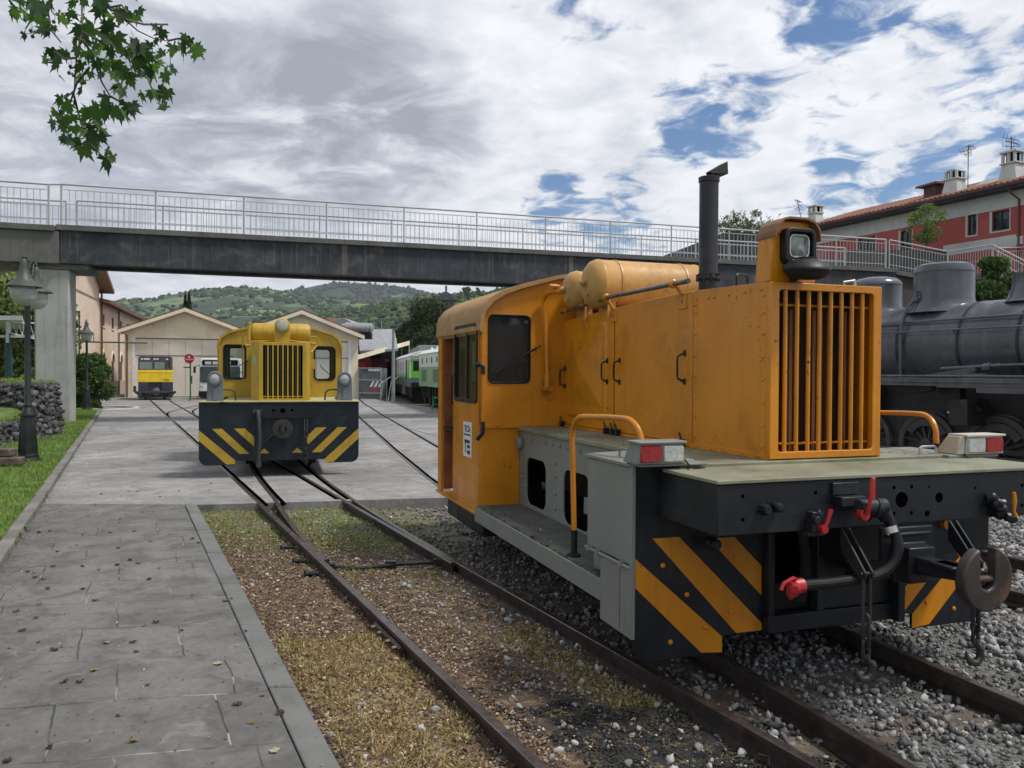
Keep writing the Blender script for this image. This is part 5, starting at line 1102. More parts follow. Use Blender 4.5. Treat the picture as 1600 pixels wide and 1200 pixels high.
b = MB(); b.tube([(-.42, .5, 2.94)] + arc((-.47, .48, 2.88), (-.70, .55, 2.7), (-.725, .5, 2.15), 8) + [(-.72, .5, 1.75), (-.70, .5, 1.6)], .028, 10); b.lathe([(.05, -.06), (.075, -.04), (.075, .03), (.04, .08)], (-.42, .42, 2.96), (0, 0, 1), 12); b.box(-.5, -.38, .38, .46, 2.88, 3.05); b.build('steam_pipe', STEAMG, S)
b = MB(); b.tube([(-.745, 3, 2.36), (-.745, -2.6, 2.36)], .014, 8); b.tube([(-.62, 3, 2.52), (-.62, -2.6, 2.54)], .02, 8); b.tube([(-.70, 3, 2.50), (-.70, .5, 2.50)], .01, 6)
for y in (-2.3, -.45, 1.5): b.cyl((-.68, y, 2.36), (-.76, y, 2.36), .024, n=8); b.box(-.72, -.66, y - .02, y + .02, 2.30, 2.36)
b.build('handrail', STEAMG, S)
b = MB(); b.box(-1.22, -.70, -4.2, 3.0, 1.575, 1.60); b.box(-1.24, -1.22, -4.2, 3.0, 1.49, 1.61); b.box(-1.26, -1.225, -4.2, 3.0, 1.545, 1.56); b.box(.70, 1.22, -4.2, 3.0, 1.575, 1.60)
b.box(-1.235, -1.2, -4.2, -1.2, 1.40, 1.50); b.build('running_board', STEAMG, S, .004)
b = MB(); b.tube([(-1.18, -4, 1.64), (-1.18, 3, 1.64)], .017, 8); b.build('board_pipe', STEAMG, S)
b = MB(); b.box(-.42, .42, -4.2, 3.6, .75, 1.45); b.box(-.9, .9, -4.3, -4.2, .6, 1.5); b.box(-.6, .6, 1.0, 3.2, 1.0, 1.6)
for x in (-.46,): b.box(x - .03, x, -3.8, 3.2, .62, 1.0)
b.prism([(-.35, 1.58), (.55, 1.58), (.35, 1.42), (-.1, 1.36), (-.3, 1.42)], 'x', -1.0, -.9)
b.box(-1.0, -.5, -.9, -.6, .9, 1.3); b.prism([(-.6, 1.45), (-.2, 1.45), (-.45, .95), (-.6, .95)], 'x', -.75, -.6); b.build('chassis', STEAMD, S, .01)
b = MB(); b.prism([(-.2, 1.62), (.25, 1.60), (-.6, 1.72), (-1.0, 1.78), (-1.0, 1.70), (-.5, 1.62)], 'x', -.98, -.86); b.cyl((-.92, -.4, 1.75), (-.92, -1.35, 1.80), .03, n=10); b.cyl((-.92, -1.1, 1.77), (-.92, -1.2, 1.78), .06, n=12); b.tube([(-.92, -1.3, 1.8), (-.92, -3.5, 1.86)], .02, 8); b.box(-1.1, -.8, -1.2, -.8, 1.6, 1.68); b.build('reversing_gear', STEAMG, S, .004)
for i, y in enumerate((1.62, .13, -1.05, -2.25)) if False else enumerate((1.32, .12, -1.08, -2.28)):
    WHM = bpy.data.materials.get('wheel_grey') or mat('wheel_grey', (.05, .05, .055), .5, dirt=(.12, .09, .07), damt=.5, dscale=6)
    for t in (-.53, .53):
        if t > 0 and i: continue
        sg = -1 if t < 0 else 1; b = MB(); R0 = .52
        n = 44; 
        b.lathe([(R0 + .03, -.07), (R0 + .03, -.055), (R0, -.05), (R0, .05), (R0 - .05, .055), (R0 - .09, .045), (R0 - .09, -.04), (R0 - .05, -.06)], (t, y, .53), (sg, 0, 0), 40); wh = b.build('wheel', WHM, S)
        b = MB(); b.lathe([(.10, -.05), (.10, .06), (.05, .08)], (t, y, .53), (sg, 0, 0), 18)
        for k in range(12): a = k * .5236 + .2; b.cyl((t, y + .08 * math.cos(a), .53 + .08 * math.sin(a)), (t, y + .45 * math.cos(a), .53 + .45 * math.sin(a)), .026, .018, 6)
        w0 = [(y + .42 * math.cos(R_(a)), .53 + .42 * math.sin(R_(a))) for a in range(30, 151, 15)]; w1 = [(y + .30 * math.cos(R_(a)), .53 + .30 * math.sin(R_(a))) for a in range(150, 29, -15)]; b.prism(w0 + w1, 'x', t + sg * .05, t - sg * .03)
        b.build('spokes', WHM, wh)
b = MB(); b.box(-.66, -.62, -2.35, 1.4, .36, .45)
for y in (1.32, .12, -1.08, -2.28): b.lathe([(.09, 0), (.09, .08), (.05, .09)], (-.61, y, .41), (-1, 0, 0), 16)
b.build('coupling_rod', mat('dull_rod', (.10, .10, .105), .45, metal=.5), S, .004)
b = MB(); b.box(-.70, -.67, -2.9, -.9, .50, .57); b.mi = 1; b.box(-.705, -.70, -.9, -.2, .45, .47); b.build('main_rod', [STEAMD, REDP], S)
b = MB(); b.box(-.5, -.48, .3, 1.0, .15, .5); b.build('brake_hanger', STEAMD, S); b = MB(); b.prism([(-.95, 1.20), (-.75, 1.20), (-.7, 1.12), (-1.0, 1.12)], 'x', -.82, -.6); b.cyl((-.8, -.72, 1.02), (-.8, -.62, 1.16), .05, n=10); b.build('brake_rigging', STEAMD, S)
b = MB(); b.lathe([(.05, 0), (.05, .05), (.02, .08)], (-.85, -.62, 1.10), (0, 0, 1), 10); b.box(-.9, -.8, -.75, -.5, 1.07, 1.10); b.build('oil_cup', WHITEP, S)
b = MB(); b.box(-1.1, 1.1, 3.3, 5.0, 1.45, 3.05); b.prism([(-1.15, 3.05), (1.15, 3.05), (.8, 3.2), (-.8, 3.2)], 'y', 3.2, 5.1); b.build('cab', STEAMG, S, .02)
b = MB(); b.box(-.95, .95, -4.25, -3.4, .9, 1.05); b.box(-.95, -.5, -3.6, -2.9, .55, 1.05); b.build('cylinder_block', STEAMG, S, .02)
# ------------------------------------------------------------------ footbridge
BA = 18.85; BO = Vector((-13.34, 23.8, 0)); Bn = Vector((math.cos(R_(BA)), math.sin(R_(BA)), 0)); Bd = Vector((-Bn.y, Bn.x, 0))
FB = thing('footbridge', 'concrete footbridge with blackened girder crossing above the tracks', 'footbridge', tuple(BO), BA)
ZT = lambda t: 6.02 + .006 * t                      # slab top along the bridge
def beamseg(b, t0, t1, y0, y1, za, zb):             # za/zb: functions of t
    n = max(1, int((t1 - t0) / 2)); 
    for i in range(n):
        a, c = t0 + (t1 - t0) * i / n, t0 + (t1 - t0) * (i + 1) / n
        b.frustum([(a, y0, za(a)), (c, y0, za(c)), (c, y1, za(c)), (a, y1, za(a))], [(a, y0, zb(a)), (c, y0, zb(c)), (c, y1, zb(c)), (a, y1, zb(a))])
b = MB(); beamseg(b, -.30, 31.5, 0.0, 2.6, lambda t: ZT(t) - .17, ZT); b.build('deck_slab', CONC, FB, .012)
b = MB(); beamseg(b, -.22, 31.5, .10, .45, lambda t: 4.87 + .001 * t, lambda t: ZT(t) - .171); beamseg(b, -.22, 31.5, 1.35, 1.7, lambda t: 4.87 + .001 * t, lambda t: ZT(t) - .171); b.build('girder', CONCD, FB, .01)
b = MB(); beamseg(b, -.22, 31.5, .45, 1.35, lambda t: ZT(t) - .45, lambda t: ZT(t) - .172); b.mi = 0
for t in (8.1, 16.3, 24.5): b.box(t, t + .18, .085, .099, 4.90, ZT(t) - .18)
b.build('deck_soffit', CONC, FB)
b = MB(); b.prism([(-12, .0), (-.225, .0), (-.225, 2.6), (-12, 2.6)], 'z', 4.85, 5.80); b.prism([(-12, -.1), (-.31, -.1), (-.31, 2.6), (-12, 2.6)], 'z', 5.80, 5.97); b.box(-1.5, .55, .2, 1.9, 4.70, 4.868); b.build('side_span', CONC, FB, .01)
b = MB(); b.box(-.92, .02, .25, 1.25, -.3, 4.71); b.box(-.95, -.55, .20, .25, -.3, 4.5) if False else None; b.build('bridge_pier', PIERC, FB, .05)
b = MB(); b.box(28.6, 33, .3, 1.7, -.4, 4.89); b.build('bridge_pier', PIERC, FB, .03)
b = MB(); b.tube([(-.16, .08, ZT(0) + 1.21), (-.50, .0, 5.97 + 1.21)], .03, 8); b.build('rail_link', RAILWH, FB)
def railing(label, pts, zf, panelw=2.55, h=1.21, first_double=True, nb=15):
    """pts: plan polyline (world); zf(i) ground height at each vertex"""
    t = thing('bridge_railing', label, 'railing', (0, 0, 0), 0, None)
    P_ = [Vector((p[0], p[1], z)) for p, z in zip(pts, zf)]
    b = MB(); b.tube([p + Vector((0, 0, h)) for p in P_], .032, 8); b.build('top_rail', RAILWH, t)
    for a, c in zip(P_, P_[1:]):
        L_ = (c - a).length; n = max(1, round(L_ / panelw)); d = (c - a) / n
        for i in range(n):
            q = a + d * i; e = q + d; b = MB(); b.box(-.022, .022, -.022, .022, 0, h); b.build('post', RAILWH, t, loc=tuple(q))
            u_ = Vector((0, 0, 1)); f1 = q + d * .02; f2 = e - d * .02; b = MB()
            for z in (h - .16, .62, .17): b.tube([f1 + u_ * z, f2 + u_ * z], .0165, 4)
            m_ = max(3, int(d.length / .17))
            for k in range(1, m_): r_ = f1.lerp(f2, k / m_); b.tube([r_ + u_ * .03, r_ + u_ * (h - .16)], .0105, 4)
            b.build('baluster_panel', RAILWH, t)
    b = MB(); b.box(-.03, .03, -.03, .03, 0, h); b.build('post', RAILWH, t, loc=tuple(P_[-1])); return t
def bp(t, y): return tuple((BO + Bn * t + Bd * y).xy)
railing('white steel railing along the camera side edge of the footbridge', [bp(-.16, .08), bp(30.9, .08)], [ZT(0), ZT(30.9)])
railing('white steel railing along the far edge of the footbridge', [bp(-.16, 2.5), bp(30.9, 2.5)], [ZT(0), ZT(30.9)])
railing('short railing at the far left end of the footbridge, beyond the double post', [(bp(-.48, .0)), (bp(-11, -.1))], [5.97, 5.9])
railing('short far railing at the left end of the footbridge', [(bp(-.48, 2.5)), (bp(-11, 2.45))], [5.97, 5.9])
R0 = Vector(bp(31.1, .08)); R1 = at(1481, 393.5, 35).xy; R2 = at(1551, 382.7, 32).xy; R3 = at(1640, 428, 30).xy
zr = lambda u, v, Y: at(u, v, Y).z - 1.2
railing('white railing of the ramp dropping from the right end of the footbridge', [R0, R1], [ZT(31), zr(1481, 393.5, 35)])
railing('white railing of the ramp landing, rising towards the corner at the right', [R1, R2], [zr(1481, 393.5, 35), zr(1551, 382.7, 32)])
railing('white stair railing sloping down at the right edge', [R2, R3], [zr(1551, 382.7, 32), zr(1640, 428, 30)])
railing('white railing behind the stair railing at the right edge', [at(1560, 388, 36).xy, at(1650, 385, 38).xy], [at(1560, 388, 36).z - 1.2, at(1650, 385, 38).z - 1.2])
RM = thing('concrete_ramp', 'dark stained concrete ramp wall below the white railings on the right', 'ramp', (0, 0, 0))
zl = zr(1481, 393.5, 35)
b = MB(); q = [R0, R1, R2]; zz_ = [ZT(31), zl, zl - .1]; off_ = Vector((.6, 2.4))
for i in range(2):
    a, c = q[i], q[i + 1]; o = off_ if i == 0 else Vector((3, .5)); A_ = [(a.x, a.y), (c.x, c.y), (c.x + o.x, c.y + o.y), (a.x + o.x, a.y + o.y)]
    b.frustum([(x, y, z) for (x, y), z in zip(A_, (zz_[i] - .2, zz_[i + 1] - .2, zz_[i + 1] - .2, zz_[i] - .2))], [(x, y, z) for (x, y), z in zip(A_, (zz_[i], zz_[i + 1], zz_[i + 1], zz_[i]))])
b.build('ramp_slab', CONC, RM)
b = MB(); a, c = R0, R1; b.frustum([(a.x + .1, a.y + .2, -.4), (c.x, c.y + .2, -.4), (c.x + .6, c.y + 2, -.4), (a.x + .6, a.y + 2, -.4)], [(a.x + .1, a.y + .2, ZT(31) - .2), (c.x, c.y + .2, zl - .2), (c.x + .6, c.y + 2, zl - .2), (a.x + .6, a.y + 2, ZT(31) - .2)])
b.box(c.x - .05, c.x + 14, c.y + .5, c.y + 2, -.4, zl - .6); b.build('ramp_wall', mat('stained_wall', (.075, .068, .06), .9, var=.2, dirt=(.03, .03, .03), damt=.7, dscale=.8, streak=.6), RM)
# ------------------------------------------------------------------ trees and shrubs
tree('shrub', 'round dark green evergreen bush beside the second lamp post', 'bush', (-18.45, 34.4, 0), 2.4, 1.05, 15000, .10, LEAFM, 26, .05, .05, seed=3, rs=1.05, trunk_h=1.5)
b = MB()
for i in range(36):
    a0, a1 = i * .1745, (i + 1) * .1745; c = Vector((-17.95, 34.3, 0))
    f = lambda a, r, z: (c.x + r * math.cos(a), c.y + r * math.sin(a), z)
    b.frustum([f(a0, 1.5, 0.004), f(a1, 1.5, .004), f(a1, 1.68, .004), f(a0, 1.68, .004)], [f(a0, 1.5, .07), f(a1, 1.5, .07), f(a1, 1.68, .07), f(a0, 1.68, .07)])
tag(b.build('kerb_ring', mat('pale_kerb', (.55, .54, .48), .8, dirt=(.3, .3, .25), damt=.4)), 'pale curved stone kerb around the foot of the round bush', 'kerb')
for i, (u, zt) in enumerate(((289.5, 459), (295.5, 455))):
    hh = at(u, zt, 78).z; t = thing('cypress', ('slim dark cypress, left of the pair above the garage ridge', 'slim dark cypress, right and taller of the pair above the garage ridge')[i], 'tree', tuple(at(u, 560, 78).xy) + (0,))
    b = MB(); b.tube([(0, 0, 0), (0, 0, hh * .9)], [.1, .03], 6); b.build('trunk', BARK, t)
    q = rng.random(6000) ** .9; rr_ = .36 * np.minimum(1, (1 - q) * 3.2) ** .8 * (.5 + .5 * rng.random(6000)); a = rng.random(6000) * 6.283
    scatter('crown', LEAFQ, np.stack([rr_ * np.cos(a), rr_ * np.sin(a), .8 + q * (hh - .8)], 1), .10 + .08 * rng.random(6000), LEAFT, tilt=1.3, parent=t)
tr = [(650, 492, 82, 2.2, 1), (674, 469, 80, 3.3, 2), (702, 478, 78, 3.2, 3), (632, 514, 84, 1.6, 4), (662, 520, 76, 2.0, 5), (728, 500, 70, 3.0, 6), (692, 528, 62, 1.7, 7)]
tl = ['broad dark tree behind the green and white railcar, nearest its far end', 'tallest dark tree behind the green and white railcar', 'dark tree partly hidden by the cab roof of the orange locomotive', 'dark tree above the end of the open canopy', 'low dark tree just above the roof of the green railcar', 'dark tree hidden mostly behind the orange cab', 'small dark tree beside the orange cab above the pale green locomotive']
for (u, vt, Y, r, sd), lb in zip(tr, tl):
    tree('dark_tree', lb, 'tree', tuple(at(u, 560, Y).xy) + (0,), at(u, vt, Y).z, r, 15000, .24, LEAFD, 26, .2, .06, 'dark trees behind the railcars', seed=sd)
for i, (u, v, Y, r, m_, n) in enumerate(((8, 425, 34, 3.2, LEAFB, 14000), (-40, 415, 38, 4, LEAFM, 9000))):
    tree('leafy_tree', ('bright green tree under the left end of the footbridge', 'green tree at the far left behind the bright one')[i], 'tree', tuple(at(u, 560, Y).xy) + (1,), at(u, v, Y).z - 1, r, n, .2, m_, 24, .2, .15, seed=20 + i)
tree('shrub', 'feathery light green shrub growing on the terrace of the red house', 'shrub', tuple(at(1447, 385, 41).xy) + (at(1447, 385, 41).z,), 2.2, 1.25, 4200, .085, LEAFB, 60, .04, .12, seed=31, rs=.5, trunk_h=1.2)
tree('shrub', 'climbing green bush beside the ramp wall behind the steam dome', 'bush', tuple(at(1547, 470, 30).xy) + (2.6,), at(1547, 402, 30).z - 2.6, 1.15, 7500, .14, LEAFM, 40, .06, .05, seed=33, rs=.7, trunk_h=2)
def wispy(name, label, base, h, r, n, seed, m_):
    rr = random.Random(seed); t = thing(name, label, 'tree', base); b = MB(); tips = []
    b.tube([(0, 0, -2), (0, 0, h * .3)], [.12, .08], 6)
    for i in range(26):
        a = rr.uniform(0, 6.28); rad = rr.random() ** .6 * r; top = Vector((math.cos(a) * rad, math.sin(a) * rad, h * rr.uniform(.62, 1) - rad * .25)); s = Vector((0, 0, h * rr.uniform(.1, .35))); m = s.lerp(top, .5) + Vector((rr.uniform(-.2, .2), rr.uniform(-.2, .2), .1))
        b.tube([s, m, top], [.03, .018, .006], 4)
        for k in range(4):
            f = rr.uniform(.4, 1); p = (s.lerp(m, f * 2) if f < .5 else m.lerp(top, f * 2 - 1)); e = p + Vector((rr.uniform(-.5, .5), rr.uniform(-.5, .5), rr.uniform(.05, .5))); b.tube([p, e], [.01, .004], 3); tips.append((p, e))
    b.build('trunk', BARK, t); pos = []
    for i in range(n):
        p, e = rr.choice(tips); q = p.lerp(e, rr.uniform(0, 1.1)); pos.append((q.x + rr.gauss(0, .05), q.y + rr.gauss(0, .05), q.z + rr.gauss(0, .05)))
    scatter('crown', LEAFQ, np.array(pos), .07 + .06 * rng.random(n), m_, tilt=1.5, parent=t); return t
wispy('sparse_tree', 'thin grey green tree showing above the railing behind the exhaust stack', tuple(at(1152, 400, 42).xy) + (at(1152, 410, 42).z,), at(1152, 322, 42).z - at(1152, 410, 42).z, 2.2, 3200, 3, BLOSS)
wispy('sparse_tree', 'nearly bare thin tree just left of the lamp tower', tuple(at(1190, 400, 44).xy) + (at(1190, 400, 44).z,), at(1190, 332, 44).z - at(1190, 400, 44).z, 1.1, 350, 9, BLOSS)
# overhanging plane bough
PT = thing('plane_tree', 'bough of a plane tree with star shaped leaves hanging into the top left corner', 'tree', (-6.6, 5.6, 0))
o_ = Vector((-6.6, 5.6, 0)); b = MB()
b.tube([(0, 0, -.3), (.1, 0, 2), (0, .1, 4), (.3, 0, 6), (.2, -.2, 9.5)], [.34, .28, .25, .2, .06], 14)
for i in range(9):
    a = i * .7 + .2; b.tube([(.2, 0, 4.8 + .4 * i), (1.6 * math.cos(a), 1.6 * math.sin(a), 6.6 + .25 * i), (3.6 * math.cos(a), 3.4 * math.sin(a) - .5, 8 + .2 * i)], [.1, .06, .02], 6)
HUB = at(110, -60, 5.3) - o_
b.tube([Vector((.15, .05, 4.6)), Vector((1.2, 0, 5.4)), HUB.lerp(Vector((1.8, 0, 5.4)), .5), HUB], [.14, .09, .05, .025], 8); b.build('trunk', BARK, PT)
lines = [[(110, -60), (128, 0), (129, 50), (125, 62), (120, 90), (117, 120), (116, 150)], [(116, 150), (122, 175), (130, 205), (142, 225), (160, 244)], [(110, -60), (85, -10), (75, 20), (82, 50), (95, 66)], [(110, -60), (60, -20), (45, 5), (50, 30), (40, 45)],
         [(110, -60), (150, -20), (170, 12), (195, 30), (215, 48), (240, 60), (262, 64)], [(262, 64), (280, 60), (295, 72), (306, 80)], [(129, 50), (150, 60), (175, 78), (205, 90), (235, 105), (245, 128)], [(129, 62), (145, 85), (150, 105), (160, 130), (172, 150)], [(172, 150), (160, 170), (140, 190), (128, 210)],
         [(172, 150), (190, 160), (205, 175)], [(205, 90), (222, 100), (240, 145), (255, 150)], [(195, 30), (225, 38), (262, 38)], [(120, 90), (100, 92), (85, 80)], [(140, 105), (120, 130), (110, 160), (95, 175)], [(170, 12), (190, 8), (200, 20)], [(60, -20), (30, -10), (32, 20)]]
b = MB(); lp = []
for li, l in enumerate(lines):
    Y = 5.3 + .35 * math.sin(li * 2.1); pts = [at(u, v, 5.3 + .25 * math.sin(u * .021 + v * .03)) - o_ for u, v in l]
    b.tube(pts, [max(.003, .008 - .0008 * i) for i in range(len(pts))], 5)
    for a_, c_ in zip(pts[1:], pts[2:]):
        for f in (.25, .8): lp.append((a_.lerp(c_, f)))
b.build('twigs', BARK, PT)
pos = []; sc_ = []
extra = [(30, 5), (45, 15), (60, 30), (70, 42), (50, 45), (35, 22), (30, 22), (48, 8), (65, 12), (75, 3), (90, 18), (100, 30), (110, 22), (143, 8), (150, 0), (158, 25), (168, 40), (175, 55), (185, 60), (195, 20), (200, 15), (210, 18), (245, 42), (236, 62), (222, 65), (290, 50), (298, 62), (285, 72), (300, 78), (275, 72), (265, 82), (250, 88), (255, 100), (262, 110), (240, 115), (228, 120),
         (225, 148), (240, 152), (258, 145), (80, 80), (90, 92), (75, 92), (100, 85), (125, 75), (135, 65), (130, 118), (120, 112), (150, 100), (160, 104), (165, 120), (180, 115), (190, 110), (195, 120), (205, 85), (215, 90), (212, 102), (200, 140), (190, 145), (180, 135), (205, 165), (198, 172), (172, 160), (150, 150), (160, 165), (170, 178), (160, 185), (150, 175), (140, 165), (135, 160), (105, 160), (120, 145), (128, 140), (85, 185), (95, 190), (110, 185), (120, 195), (130, 205), (140, 212), (150, 220), (160, 232), (168, 240), (155, 215), (130, 235), (100, 215), (112, 222), (140, 195), (150, 190), (60, 0), (120, 5), (135, 35), (145, 45), (150, 55), (115, 40), (165, 70), (175, 80), (155, 75), (140, 78), (130, 60), (185, 95), (170, 100), (225, 80), (235, 95)]
for u, v in extra:
    for k in range(2 if random.random() < .55 else 1):
        p = at(u + random.gauss(0, 5), v + random.gauss(0, 5), 5.3 + random.uniform(-.3, .35)) - o_; pos.append(tuple(p)); sc_.append(random.uniform(.09, .165))
for p in lp:
    if random.random() < .35: pos.append(tuple(p + Vector((random.gauss(0, .03), random.gauss(0, .05), random.gauss(0, .03))))); sc_.append(random.uniform(.06, .12))
k = 0
while k < 6500:                                     # rest of the crown, above and left of the picture
    a = random.uniform(0, 6.28); q = 4.6 * random.random() ** .5; p = (math.cos(a) * q + .4, math.sin(a) * q - .6, random.uniform(5.2, 10.5)); wy_ = p[1] + 5.6
    if p[2] < EYE + .5 * max(0, wy_) + 1.1 and p[0] - 6.6 > -.72 * wy_: continue
    if noise.fractal(Vector(p) * .8, 1, 2, 2) < -.12: continue
    pos.append(p); sc_.append(random.uniform(.11, .17)); k += 1
for i in range(60): pos.append(tuple(HUB + Vector((random.gauss(-.2, .35), random.gauss(0, .3), abs(random.gauss(.12, .25)))))); sc_.append(random.uniform(.06, .085))
N = len(pos); lv = [([(x, z * .3, -y) for x, y, z in STAR[0]], STAR[1]), ([(x, y * .72, z - y * .62) for x, y, z in STAR[0]], STAR[1]), ([(x * .45, x * .5 + z, -y) for x, y, z in STAR[0]], STAR[1])]
scatter('crown', lv, np.array(pos), np.array(sc_) * 1.0, LEAFP, tilt=.85, parent=PT, nonuni=.12, yaw=(rng.random(N) - .5) * 2.4)
for i, (u, v) in enumerate(((84, 34), (167, 75), (110, 104), (108, 114), (128, 130), (132, 129), (206, 64), (51, 57), (165, 210), (48, 48))):
    b = MB(); p = at(u, v, 5.25) - o_; b.lathe([(.002, -.013), (.009, -.009), (.013, 0), (.009, .009), (.002, .013)], p, (0, 0, 1), 8); b.tube([p, p + Vector((.01, 0, .03)), p + Vector((-.005, 0, .07))], .0015, 4); b.build('seed_ball', BARK, PT)
# ------------------------------------------------------------------ lamp posts
TILED = mat('old_roof_tiles', (.17, .085, .06), .9, var=.25, scale=3, dirt=(.08, .06, .045), damt=.6, dscale=2)
def lamppost(label, base, y1, y2, pos_heads, globe_white=True):
    t = thing('lamp_post', label, 'lamp post', base, 0, 'green iron lamp posts along the walkway'); b = MB()
    def octa(r, z): return [(r * math.cos(R_(22.5 + 45 * i)), r * math.sin(R_(22.5 + 45 * i)), z) for i in range(8)]
    for (r0, z0), (r1, z1) in (((.215, -.1), (.215, .05)), ((.215, .05), (.19, .14)), ((.17, .14), (.165, .2)), ((.155, .2), (.115, .86)), ((.135, .86), (.13, .91)), ((.10, .91), (.06, 1.02))): b.frustum(octa(r0, z0), octa(r1, z1))
    for i in range(8):
        a = R_(45 * i)
        for k in (-.035, 0, .035):
            nx, ny = math.cos(a), math.sin(a); tx, ty = -ny, nx; b.tube([(nx * .142 + tx * k, ny * .142 + ty * k, .24), (nx * .108 + tx * k * .8, ny * .108 + ty * k * .8, .82)], .008, 4)
    b.build('pedestal', LAMPG, t, .006)
    b = MB(); b.lathe([(.06, 1.0), (.068, 1.05), (.052, 1.08), (.046, 2.4), (.042, 3.35), (.055, 3.32), (.055, 3.36), (.03, 3.40), (.025, 3.50), (.01, 3.56)], (0, 0, 0), (0, 0, 1), 16); b.build('post', LAMPG, t)
    for (dx, dy, dz) in pos_heads:
        b = MB(); b.tube([(0, 0, 3.42)] + arc((dx * .2, dy * .2, 3.45), (dx * .55, dy * .55, 3.78 + dz), (dx, dy, 3.62 + dz), 8), .018, 7); b.tube(arc((0, 0, 3.2), (dx * .6, dy * .6, 3.2), (dx * .75, dy * .75, 3.6), 6), .011, 6); b.tube([(dx * .3 + .07 * math.cos(i * .7) , dy * .3 + .09 * math.sin(i * .7), 3.5 + .05 * math.sin(i)) for i in range(9)], .008, 5); b.build('arm', LAMPG, t)
        b = MB(); b.lathe([(.012, 3.70), (.02, 3.665), (.035, 3.65), (.02, 3.63), (.05, 3.60), (.06, 3.52), (.065, 3.46), (.08, 3.40), (.12, 3.30), (.19, 3.215), (.275, 3.165), (.28, 3.15), (.26, 3.152), (.18, 3.19), (.10, 3.25)], (dx, dy, dz), (0, 0, 1), 28); b.build('lamp_shade', SHADEM, t, 0, 50)
        b = MB(); b.lathe([(.17, 3.16), (.195, 3.11), (.20, 3.05), (.185, 2.96), (.14, 2.88), (.07, 2.845), (.01, 2.84)], (dx, dy, dz), (0, 0, 1), 28); gl = b.build('globe', GLOBE, t, 0, 60)
        b = MB(); b.box(dx - .05, dx + .05, dy - .05, dy + .05, 3.0 + dz, 3.15 + dz); b.build('bulb_holder', PALEWALL, gl)
    return t
zb = lawnz(-8.39, 13.75)
lamppost('dark green double lamp post on the lawn, nearest the camera', (-8.39, 13.75, 0), 0, 0, [(.24, -.5, -.11), (-.29, .72, -.08)])
lamppost('farther dark green lamp post standing in front of the round bush', (-17.2, 32.1, 0), 0, 0, [(.25, -.5, 0), (-.27, .5, 0)])
# stacked sleepers on the lawn
tim = [((-9.3, 13.0, .06), 8), ((-9.0, 12.65, .06), 14), ((-9.2, 12.85, .20), 4)]
for i, (p, a) in enumerate(tim):
    b = MB(); b.box(-.95, .95, -.11, .11, 0, .13)
    o = b.build('timber_baulk', WOODOLD, bevel=.02); o.location = (p[0] + .05, p[1] + .15, p[2] + lawnz(p[0], p[1]) * .4); o.rotation_euler = (0, 0, R_(a)); tag(o, ('weathered timber baulk on the lawn, rear one of the bottom layer', 'weathered timber baulk on the lawn, front one of the bottom layer', 'weathered timber baulk lying on top of the other two beside the lamp post')[i], 'timber', 'old timbers lying by the lamp post')
# stone retaining walls
def stonewall(label, pts, h, th=.5, batter=.12):
    P_ = [vec(p) for p in pts]; pos = []; t = thing('stone_wall', label, 'wall', tuple(P_[0])); b = MB()
    for a, c in zip(P_, P_[1:]):
        d = (c - a); L_ = d.length; d.normalize(); nrm = Vector((d.y, -d.x, 0)); k = int(L_ * h * 240)
        for i in range(k):
            zz = random.random() * h; pos.append(tuple(a + d * (random.random() * L_) - nrm * (batter * zz / h + random.uniform(.0, .07)) + Vector((0, 0, zz)) - P_[0]))
        for i in range(int(th * h * 330)): pos.append(tuple(a + d * random.uniform(-.02, .07) - nrm * (batter * .3 + random.random() * (th - .05)) + Vector((0, 0, random.random() * h)) - P_[0]))
        for i in range(int(th * h * 260)): pos.append(tuple(c - d * random.uniform(.05, .12) - nrm * (batter * .5 + random.random() * (th - .1)) + Vector((0, 0, random.random() * h)) - P_[0]))
        for i in range(int(L_ * th * 90)): pos.append(tuple(a + d * (random.random() * L_) - nrm * (batter + random.random() * (th - batter)) + Vector((0, 0, h * random.uniform(.94, 1.0))) - P_[0]))
        e1, e2 = a + d * .18, c - d * .18; cd = .27 if th < .9 else .6; q = [e1 - nrm * cd, e2 - nrm * cd, e2 - nrm * th, e1 - nrm * th]; b.frustum([p - P_[0] for p in q], [p - P_[0] - nrm * batter * .6 + Vector((0, 0, h * .96)) for p in q])
    b.build('wall_core', WALLST, t)
    scatter('rubble_face', ST1, np.array(pos), .055 + .085 * rng.random(len(pos)) ** 1.5, RUBBLE, tilt=.5, parent=t, nonuni=.3); return t
RUBBLE = rndmat('rubble_stone', [(0, (.025, .025, .028)), (.5, (.065, .065, .07)), (.9, (.13, .128, .125)), (1, (.20, .19, .17))], .9, 0, .6)
stonewall('low dark rubble retaining wall behind the near lamp post', [(-10.0, 12.6, -.12), (-10.55, 16.3, -.12), (-10.85, 17.9, -.12)], .66, .5, .08)
stonewall('end block of the dark rubble wall beside the bridge pier', [(-10.82, 18.0, -.12), (-11.1, 19.7, -.12)], 1.45, .75, .2)
stonewall('upper dark rubble wall topped with moss behind the grassy terrace', [(-19, 21.2, .55), (-12.1, 19.9, .45)], .88, 1.0)
b = MB(); b.add([(-10.15, 12.6, .56), (-10.65, 16.3, .56), (-11.0, 17.9, .60), (-11.6, 19.4, 1.0), (-19, 20.9, 1.05), (-19, 12.6, 1.2)], [(0, 1, 2, 3, 4, 5)]); b.build('grass_terrace', LAWN)['kind'] = 'structure'
n = 30000; py = 12.7 + 5.1 * rng.random(n); px = (-10.1 - (py - 12.6) * .135) - .05 - 4.4 * rng.random(n) ** 1.2; pz = .55 + .04 * np.clip(-10.3 - px, 0, 9) + np.clip((py - 17) * .14, 0, .4)
